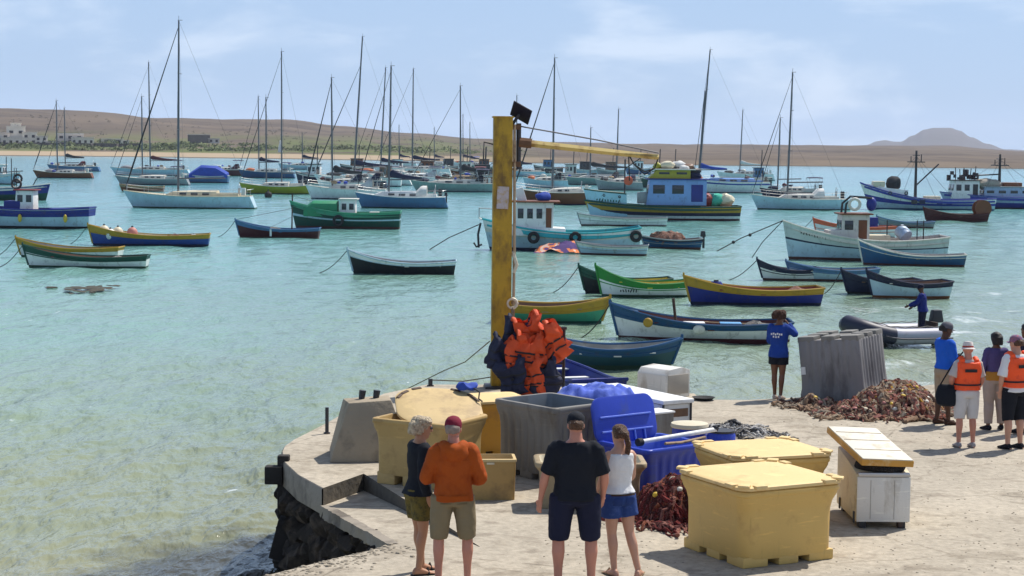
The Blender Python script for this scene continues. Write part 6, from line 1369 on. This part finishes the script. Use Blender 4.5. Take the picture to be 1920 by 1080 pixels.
# man and woman at the left, looking out over the bay
khaki = cloth('khaki', (.21, .165, .095)); olive = cloth('olive_print', (.14, .105, .025), (.05, .045, .02), .5, 14); nblack = cloth('black', (.010, .012, .018)); navyc = cloth('navy', (.012, .014, .034)); orangec = cloth('orange', (.34, .066, .008), (.24, .04, .005), .3, 5); whitec = cloth('white', (.68, .68, .68)); denim = cloth('denim', (.025, .055, .19), (.06, .10, .27), .3, 12)
hblond = M('hair_blond', (.50, .41, .28), .6, .4, 40, (.25, .18, .11), .45, 30, bump=1, bs=60); hbrown = M('hair_brown', (.085, .038, .018), .55, .5, 40, (.15, .07, .03), .4, 30, bump=1, bs=60); hblack = M('hair_black', (.012, .009, .008), .6, .4, 25); hafro = M('hair_afro', (.06, .025, .014), .9, .4, 30, bump=1, bs=60)
f1 = Fig('woman with short pale blond hair in a black jacket and olive patterned shorts', 783, 1076, R(-62), 1.70, S_TAN, .95, .165, legs={1: [(.085, .0, .90), (.08, .03, .49), (.07, -.02, .09), (.1, 1)], -1: [(-.085, .0, .90), (-.10, .06, .49), (-.11, .10, .09), (-.1, 1)]},
         arms={1: [(.235, -.06, 1.13), (.22, .02, .90), (-.6, .5, .1)], -1: [(-.21, .06, 1.14), (-.12, .22, 1.02), (.8, .3, .2)]}, lean=(0, .03), head=(R(-8), R(-6)), female=True, vox=.008)
f1.shirt(nblack, .90, .96, .022, .02, .006, 'jacket', .007, 3); f1.shorts(olive, .34, .024, .03, .97); f1.hair(hblond, .02, .022, .01, .016, 18); f1.sandals(rubber)
MB().tube([f1.HM @ Vector((-.06, .085, .0)), f1.HM @ Vector((0, .105, .0)), f1.HM @ Vector((.06, .085, .0))], .014, 6).build('sunglasses', glass, f1.root)
MB().ell((.0, .07, 1.40), (.05, .04, .06), 10, 6).build('scarf', cloth('scarf', (.6, .5, .45)), f1.root)
f2 = Fig('man in an orange hoodie, maroon cap and khaki shorts seen from behind', 848, 1097, R(6), 1.77, S_PINK, 1.02, .188, legs={1: [(.11, 0, .90), (.155, .015, .49), (.155, -.01, .09), (.15, 1)], -1: [(-.11, 0, .90), (-.145, .015, .49), (-.145, -.01, .09), (-.1, 1)]},
         arms={1: [(.29, -.03, 1.12), (.20, .19, 1.08), (-1, 0, .1)], -1: [(-.29, -.03, 1.13), (-.16, .20, 1.12), (1, 0, .1)]}, head=(R(-12), R(4)), vox=.008)
f2.shirt(orangec, .90, .97, .03, .012, .004, 'hoodie', .010, 5); f2.shorts(khaki, .5, .016, .018, 1.0, amp=.009)
mb = MB().ell((0, -.115, 1.40), (.15, .07, .10), 16, 10); mb.tube([(-.12, -.02, 1.47), (-.07, -.10, 1.45), (0, -.15, 1.42), (.07, -.10, 1.45), (.12, -.02, 1.47)], .06, 8); o = remesh(mb.build('hood', orangec, f2.root), .014, 3); folds(o, .008, 8, 2)
ho = f2.patch(f2.root, cloth('orange_rib', (.33, .06, .005)), 'hem_band', 0, .935, .36, .055, .047)
for x_ in (-.085, .085): f2.patch(f2.root, cloth('khaki_dark', (.17, .13, .075)), 'back_pocket', x_, .875, .11, .012, .030)
f2.patch(f2.root, cloth('orange_seam', (.30, .055, .005)), 'yoke_seam', 0, 1.33, .30, .010, .041)
f2.cap(cloth('maroon', (.16, .012, .03)), None, .1); f2.hair(M('hair_grey', (.22, .17, .14), .7, .3, 20), -.035, .003, 0, .003); f2.shoes(whitec)
# couple in the middle
f3 = Fig('large man in a black t-shirt, navy shorts and black cap seen from behind', 1076, 1103, R(2), 1.84, S_PINK, 1.20, .205, legs={1: [(.125, 0, .90), (.165, .015, .49), (.17, -.01, .09), (.2, 1)], -1: [(-.125, 0, .90), (-.16, .015, .49), (-.16, -.01, .09), (-.15, 1)]},
         arms={-1: [(-.30, -.02, 1.13), (-.34, .04, .88), (.6, .5, 0)], 1: [(.29, -.02, 1.13), (.28, .08, .90), (-.6, .5, 0)]}, head=(0, R(-2)), hip=.115, vox=.008)
f3.shirt(nblack, .88, .45, .02, .016, .012, 't_shirt', .009, 8); f3.shorts(navyc, .5, .018, .02, 1.0, amp=.008); f3.cap(nblack, None, .12, brimdir=1); f3.hair(hbrown, -.02, .003, 0, .003); f3.shoes(whitec)
MB().tube([f3.HM @ Vector((-.06, -.098, .03)), f3.HM @ Vector((0, -.118, .022)), f3.HM @ Vector((.06, -.098, .03))], .012, 6).build('cap_strap', M('skin_strap', (.3, .25, .22), .6), f3.root)
f4 = Fig('woman with a brown ponytail in a white sleeveless top and denim shorts', 1158, 1080, R(22), 1.64, S_FAIR, 1.0, .165, legs={-1: [(-.09, 0, .90), (-.07, .03, .49), (-.05, -.01, .09), (-.1, 1)], 1: [(.09, 0, .90), (.13, -.02, .50), (.20, -.12, .09), (.6, .8)]},
         arms={-1: [(-.215, .02, 1.13), (-.20, .16, .95), (.8, .3, 0)], 1: [(.20, .05, 1.13), (.10, .22, 1.02), (-.8, .2, 0)]}, head=(R(6), R(-3)), female=True, vox=.008)
f4.shirt(whitec, .95, 0, .018, .012, .0, 'top', .008, 11, 1.43); f4.shorts(denim, .26, .02, .03, .97); f4.hair(hbrown, -.03, .012, 0, .006)
mb = MB(); mb.tube([f4.HM @ Vector((.01, -.10, .03)), f4.HM @ Vector((.02, -.135, .0)), f4.HM @ Vector((.035, -.14, -.09)), f4.HM @ Vector((.045, -.115, -.2)), f4.HM @ Vector((.05, -.10, -.27))], [.03, .032, .036, .028, .008], 9); o = remesh(mb.build('ponytail', hbrown, f4.root), .010, 1); folds(o, .006, 25, 2); f4.sandals(cloth('sandal_tan', (.25, .17, .10)))
for x_ in (-.075, .075): f4.patch(f4.root, cloth('denim_dark', (.018, .04, .15)), 'back_pocket', x_, .885, .10, .085, .034)
f4.patch(f4.root, cloth('denim_belt', (.05, .03, .02)), 'belt', 0, .965, .30, .022, .034)
for x_ in (-.10, .10): f3.patch(f3.root, cloth('navy_seam', (.02, .024, .05)), 'back_pocket', x_, .875, .12, .012, .034)
# woman by the water
f5 = Fig('woman with an afro in a blue jacket beside the upturned tub', 1458, 749, R(-25), 1.64, S_BROWN, .98, .17, legs={1: [(.085, 0, .90), (.075, .02, .49), (.06, -.01, .09), (.1, 1)], -1: [(-.085, 0, .90), (-.08, .02, .49), (-.07, .03, .09), (-.1, 1)]},
         arms={1: [(.30, .12, 1.28), (.12, .20, 1.48), (-1, 0, 0)], -1: [(-.21, .05, 1.14), (-.06, .22, 1.12), (1, 0, .1)]}, lean=(0, .02), head=(R(-20), 0), female=True, vox=.011)
f5.shirt(cloth('jacket_blue', (.012, .045, .24), (.02, .07, .33), .2), .84, .97, .03, .03, .008, 'jacket', .01, 4); f5.shorts(nblack, .26, .02, .02, .97); o = f5.hair(hafro, -.02, .055, .01, .02, 16, 3, .02); f5.shoes(cloth('shoe_pale', (.45, .36, .30)), .006)
wl_ = MB()
for i, (x, z) in enumerate(((-.10, 1.30), (-.06, 1.31), (-.02, 1.295), (.02, 1.31), (.06, 1.30), (.10, 1.30), (-.06, 1.25), (-.01, 1.245), (.04, 1.25))): wl_.box((x, -.166, z), (.026, .012, .035))
wl_.build('back_print', whitec, f5.root)
# driver of the dinghy
q = Matrix.Translation(dg.location) @ dg.rotation_euler.to_matrix().to_4x4() @ Vector((-1.05, .12, .16))
f6 = Fig('driver in a dark blue jacket standing at the stern of the inflatable dinghy', 0, 0, R(72), 1.78, S_DARK, 1.15, .215, arms={1: [(.24, .14, 1.18), (.20, .34, 1.02), (-1, 0, 0)], -1: [(-.24, .16, 1.20), (-.22, .42, 1.08), (1, 0, 0)]}, lean=(0, .05), head=(R(10), R(-12)), vox=.012, loc=q)
f6.shirt(cloth('driver_blue', (.012, .022, .15)), .88, .97, .028, .02, .006, 'jacket', .01, 6); f6.shorts(navyc, .95, .02, .01, .97, 'trousers'); f6.cap(navyc); f6.shoes(nblack)
# the group at the right
f7 = Fig('man in a bright blue shirt and grey cap beside the net heap', 1768, 796, R(-70), 1.72, S_DARK, 1.02, .19, legs={1: [(.09, 0, .90), (.085, .03, .49), (.08, .05, .09), (.1, 1)], -1: [(-.09, 0, .90), (-.10, .0, .49), (-.11, -.06, .09), (0, 1)]},
         arms={1: [(.24, .04, 1.14), (.16, .26, 1.12), (-1, 0, .1)], -1: [(-.24, .06, 1.14), (-.1, .28, 1.14), (1, 0, .1)]}, head=(R(-10), R(-8)), vox=.011)
f7.shirt(cloth('polo_blue', (.012, .10, .52), (.02, .14, .62), .2), .93, .62, .022, .015, .012, 'shirt', .008, 7); f7.shorts(cloth('beige', (.34, .26, .18)), .62, .022, .015, 1.0, 'trousers'); f7.cap(cloth('cap_grey', (.11, .11, .125)), None, -.05); f7.hair(hblack, -.02, .004, 0, .003); f7.shoes(cloth('shoe_brown', (.06, .03, .02)))
t = thing('paper', 'white sheet of paper held by the man in the bright blue shirt', 'paper', f7.root.location + Vector((.33, .02, 1.10)), R(15)); MB().box((0, 0, 0), (.22, .003, .16), rot=RX(.9) @ RY(-.4)).build('sheet', M('paper', (.75, .75, .73), .8, .03), t)
vestm = M('vest_flame', (.88, .085, .012), .6, .1, 4, (.5, .03, .01), .25, 6, bump=.4, bs=10)
f8 = Fig('person in orange vest, white sun hat and white shorts', 1810, 839, R(4), 1.64, S_PINK, 1.0, .18, arms={1: [(.25, -.01, 1.13), (.22, .12, .95), (-.8, .4, 0)], -1: [(-.28, -.03, 1.14), (-.22, .12, .98), (.8, .4, 0)]}, vox=.010, head=(R(-15), R(-6)))
f8.shirt(cloth('tee_pink', (.45, .40, .38)), .93, .4, .016, .01, .02, 'shirt', .006, 9); f8.shorts(cloth('white_shorts', (.55, .53, .52)), .52, .016, .02, 1.0); f8.lifevest(vestm, 1); f8.bucket(cloth('hat_white', (.62, .55, .52)), cloth('hat_red', (.4, .06, .04))); f8.shoes(cloth('shoe_grey', (.3, .28, .28)))
bgr = thing('shoulder_bag', 'black bag hanging at the left side of the person in the white sun hat', 'bag', f8.root.location + Vector((-.30, .02, .82)))
mb = MB().loft([ell_ring(z, rx, ry, 0, 0, 16, 3) for z, rx, ry in ((-.17, .13, .05), (-.14, .17, .08), (0, .18, .09), (.13, .15, .06), (.16, .12, .03))]); mb.jitter(.015, 6, 2).build('pouch', nblack, bgr); MB().tube([(-.12, 0, .14), (.02, .02, .38), (.16, -.02, .60), (.24, .06, .66)], [(.018, .006)] * 4, 4).build('strap', nblack, bgr)
f9 = Fig('person with dark hair in a purple and ochre top and beige trousers among the vests', 1863, 806, R(8), 1.62, S_BROWN, 1.0, .175, legs={1: [(.10, 0, .90), (.12, .02, .49), (.14, .0, .09), (.3, 1)], -1: [(-.10, 0, .90), (-.10, .02, .49), (-.11, -.01, .09), (-.3, 1)]}, arms={1: [(.23, .02, 1.13), (.15, .2, 1.08), (-1, 0, 0)], -1: [(-.24, .0, 1.13), (-.2, .16, 1.0), (1, 0, 0)]}, vox=.011, female=True)
f9.shirt(cloth('purple', (.075, .06, .17)), .97, .9, .02, .012, .01, 'top', .008, 12); f9.shorts(cloth('trouser_beige', (.36, .29, .25)), .97, .026, .012, 1.0, 'trousers'); f9.hair(hblack, .04, .022, .01, .012, 14); f9.shoes(nblack)
mb = MB(); f9.torso(mb, .90, 1.10, .036, 0); o = remesh(mb.build('waist_wrap', cloth('ochre_wrap', (.42, .19, .03)), f9.root), .014, 2); folds(o, .008, 9, 2)
f10 = Fig('person in orange vest over a white t-shirt, with patterned cap', 1900, 842, R(24), 1.76, S_FAIR, 1.08, .195, arms={1: [(.27, -.02, 1.13), (.26, .10, .90), (-.8, .3, 0)], -1: [(-.26, .0, 1.13), (-.22, .08, .90), (.8, .3, 0)]}, vox=.010, head=(R(10), R(-4)))
f10.shirt(whitec, .90, .48, .02, .02, .02, 't_shirt', .008, 13); f10.shorts(nblack, .56, .016, .02, 1.0); f10.lifevest(vestm, 5); f10.cap(cloth('cap_pattern', (.16, .11, .2), (.4, .12, .12), .5, 30), None, .1); f10.hair(hbrown, -.02, .004, 0, .004); f10.shoes(nblack)
f11 = Fig('dark haired person in a dark top half hidden behind the patterned cap', 1921, 812, R(30), 1.80, S_BROWN, 1.0, .19, vox=.012)
f11.shirt(navyc, .93, .5, .02, .012, .015, 'shirt', .007, 14); f11.shorts(nblack, .95, .022, .01, 1.0, 'trousers'); f11.hair(hblack, -.02, .016, 0, .006); f11.shoes(nblack)
# ------------------------------------------------------------------ air, sky, sun, camera
hm = bpy.data.materials.new('haze_air'); hm.use_nodes = True; nt = hm.node_tree; nt.nodes.remove(nt.nodes['Principled BSDF'])
pv = nt.nodes.new('ShaderNodeVolumePrincipled'); pv.inputs['Color'].default_value = (.80, .86, 1, 1); pv.inputs['Density'].default_value = HAZE; pv.inputs['Anisotropy'].default_value = .2
nt.links.new(pv.outputs['Volume'], nt.nodes['Material Output'].inputs['Volume'])
tag(MB().box((0, 2900, 42), (9000, 6200, 92)).build('haze', hm, None, smooth=False), kind='stuff')

sd = Vector((.48, .46, 1.0)).normalized()
elev = math.asin(sd.z); azim = math.atan2(sd.x, sd.y)
w = bpy.data.worlds.new('World'); sc.world = w; w.use_nodes = True; nt = w.node_tree; N, L = nt.nodes, nt.links
bg = N['Background']; bg.inputs['Strength'].default_value = SKYS
sky = N.new('ShaderNodeTexSky'); sky.sky_type = 'NISHITA'; sky.sun_disc = False; sky.sun_elevation = elev; sky.sun_rotation = azim; sky.air_density = 1.0; sky.dust_density = 1.2; sky.ozone_density = 2.5
tc = N.new('ShaderNodeTexCoord'); mp = N.new('ShaderNodeMapping'); mp.inputs['Scale'].default_value = (1, 1, 3.2); L.new(tc.outputs['Generated'], mp.inputs['Vector'])
n1 = N.new('ShaderNodeTexNoise'); n1.inputs['Scale'].default_value = 9; n1.inputs['Detail'].default_value = 7; n1.inputs['Roughness'].default_value = .55; n1.inputs['Distortion'].default_value = .3; L.new(mp.outputs['Vector'], n1.inputs['Vector'])
n2 = N.new('ShaderNodeTexNoise'); n2.inputs['Scale'].default_value = 2.6; n2.inputs['Detail'].default_value = 3; L.new(mp.outputs['Vector'], n2.inputs['Vector'])
ad = N.new('ShaderNodeMath'); ad.operation = 'MULTIPLY_ADD'; ad.inputs[1].default_value = .6; L.new(n2.outputs['Fac'], ad.inputs[0]); L.new(n1.outputs['Fac'], ad.inputs[2])
mr = N.new('ShaderNodeMapRange'); mr.interpolation_type = 'SMOOTHSTEP'; mr.inputs['From Min'].default_value = .76; mr.inputs['From Max'].default_value = 1.0; mr.inputs['To Max'].default_value = .40; L.new(ad.outputs[0], mr.inputs['Value'])
tint = N.new('ShaderNodeMix'); tint.data_type = 'RGBA'; tint.blend_type = 'MIX'; tint.inputs['Factor'].default_value = SKYMIX; tint.inputs['B'].default_value = SKYCOL; L.new(sky.outputs[0], tint.inputs['A'])
sz = N.new('ShaderNodeSeparateXYZ'); L.new(tc.outputs['Generated'], sz.inputs[0]); er = N.new('ShaderNodeMapRange'); er.interpolation_type = 'SMOOTHSTEP'; er.inputs['From Min'].default_value = .75; er.inputs['From Max'].default_value = .08; er.inputs['To Max'].default_value = SKYMIX; L.new(sz.outputs['Z'], er.inputs['Value']); L.new(er.outputs[0], tint.inputs['Factor'])
cl = N.new('ShaderNodeMix'); cl.data_type = 'RGBA'; cl.inputs['B'].default_value = CLOUD; hz = N.new('ShaderNodeMapRange'); hz.interpolation_type = 'SMOOTHSTEP'; hz.inputs['From Min'].default_value = .17; hz.inputs['From Max'].default_value = -.01; hz.inputs['To Max'].default_value = .6; L.new(sz.outputs['Z'], hz.inputs['Value']); pl = N.new('ShaderNodeMix'); pl.data_type = 'RGBA'; pl.inputs['B'].default_value = (5.2, 6.9, 9.2, 1); L.new(tint.outputs['Result'], pl.inputs['A']); L.new(hz.outputs[0], pl.inputs['Factor']); L.new(pl.outputs['Result'], cl.inputs['A']); L.new(mr.outputs[0], cl.inputs['Factor']); L.new(cl.outputs['Result'], bg.inputs['Color'])

sun = bpy.data.lights.new('sun', 'SUN'); sun.energy = SUNE; sun.angle = R(.53); sun.color = (1, .95, .87)
so = bpy.data.objects.new('sun', sun); COL.objects.link(so); so.rotation_euler = sd.to_track_quat('Z', 'Y').to_euler()

cam = bpy.data.cameras.new('camera'); cam.lens = FPX / 1920 * 36; cam.sensor_width = 36; cam.clip_start = .5; cam.clip_end = 9000
co = bpy.data.objects.new('camera', cam); COL.objects.link(co)
f_ = Vector((0, _cp, -_sp)); r0 = Vector((1, 0, 0)); u0 = Vector((0, _sp, _cp))
rr_ = r0 * _c + u0 * _s; uu = -r0 * _s + u0 * _c
co.matrix_world = Matrix((( rr_.x, uu.x, -f_.x, 0), (rr_.y, uu.y, -f_.y, 0), (rr_.z, uu.z, -f_.z, CAMZ), (0, 0, 0, 1)))
sc.camera = co
sc.render.engine = 'CYCLES'; sc.cycles.use_denoising = True; sc.cycles.max_bounces = 6; sc.cycles.diffuse_bounces = 3; sc.cycles.glossy_bounces = 3; sc.cycles.volume_bounces = 0; sc.cycles.caustics_reflective = False; sc.cycles.caustics_refractive = False
sc.cycles.sample_clamp_indirect = 6
vs_ = sc.view_settings; vs_.view_transform = 'Standard'; vs_.look = 'None'; vs_.exposure = EXPO; vs_.gamma = 1
sc.render.use_persistent_data = False
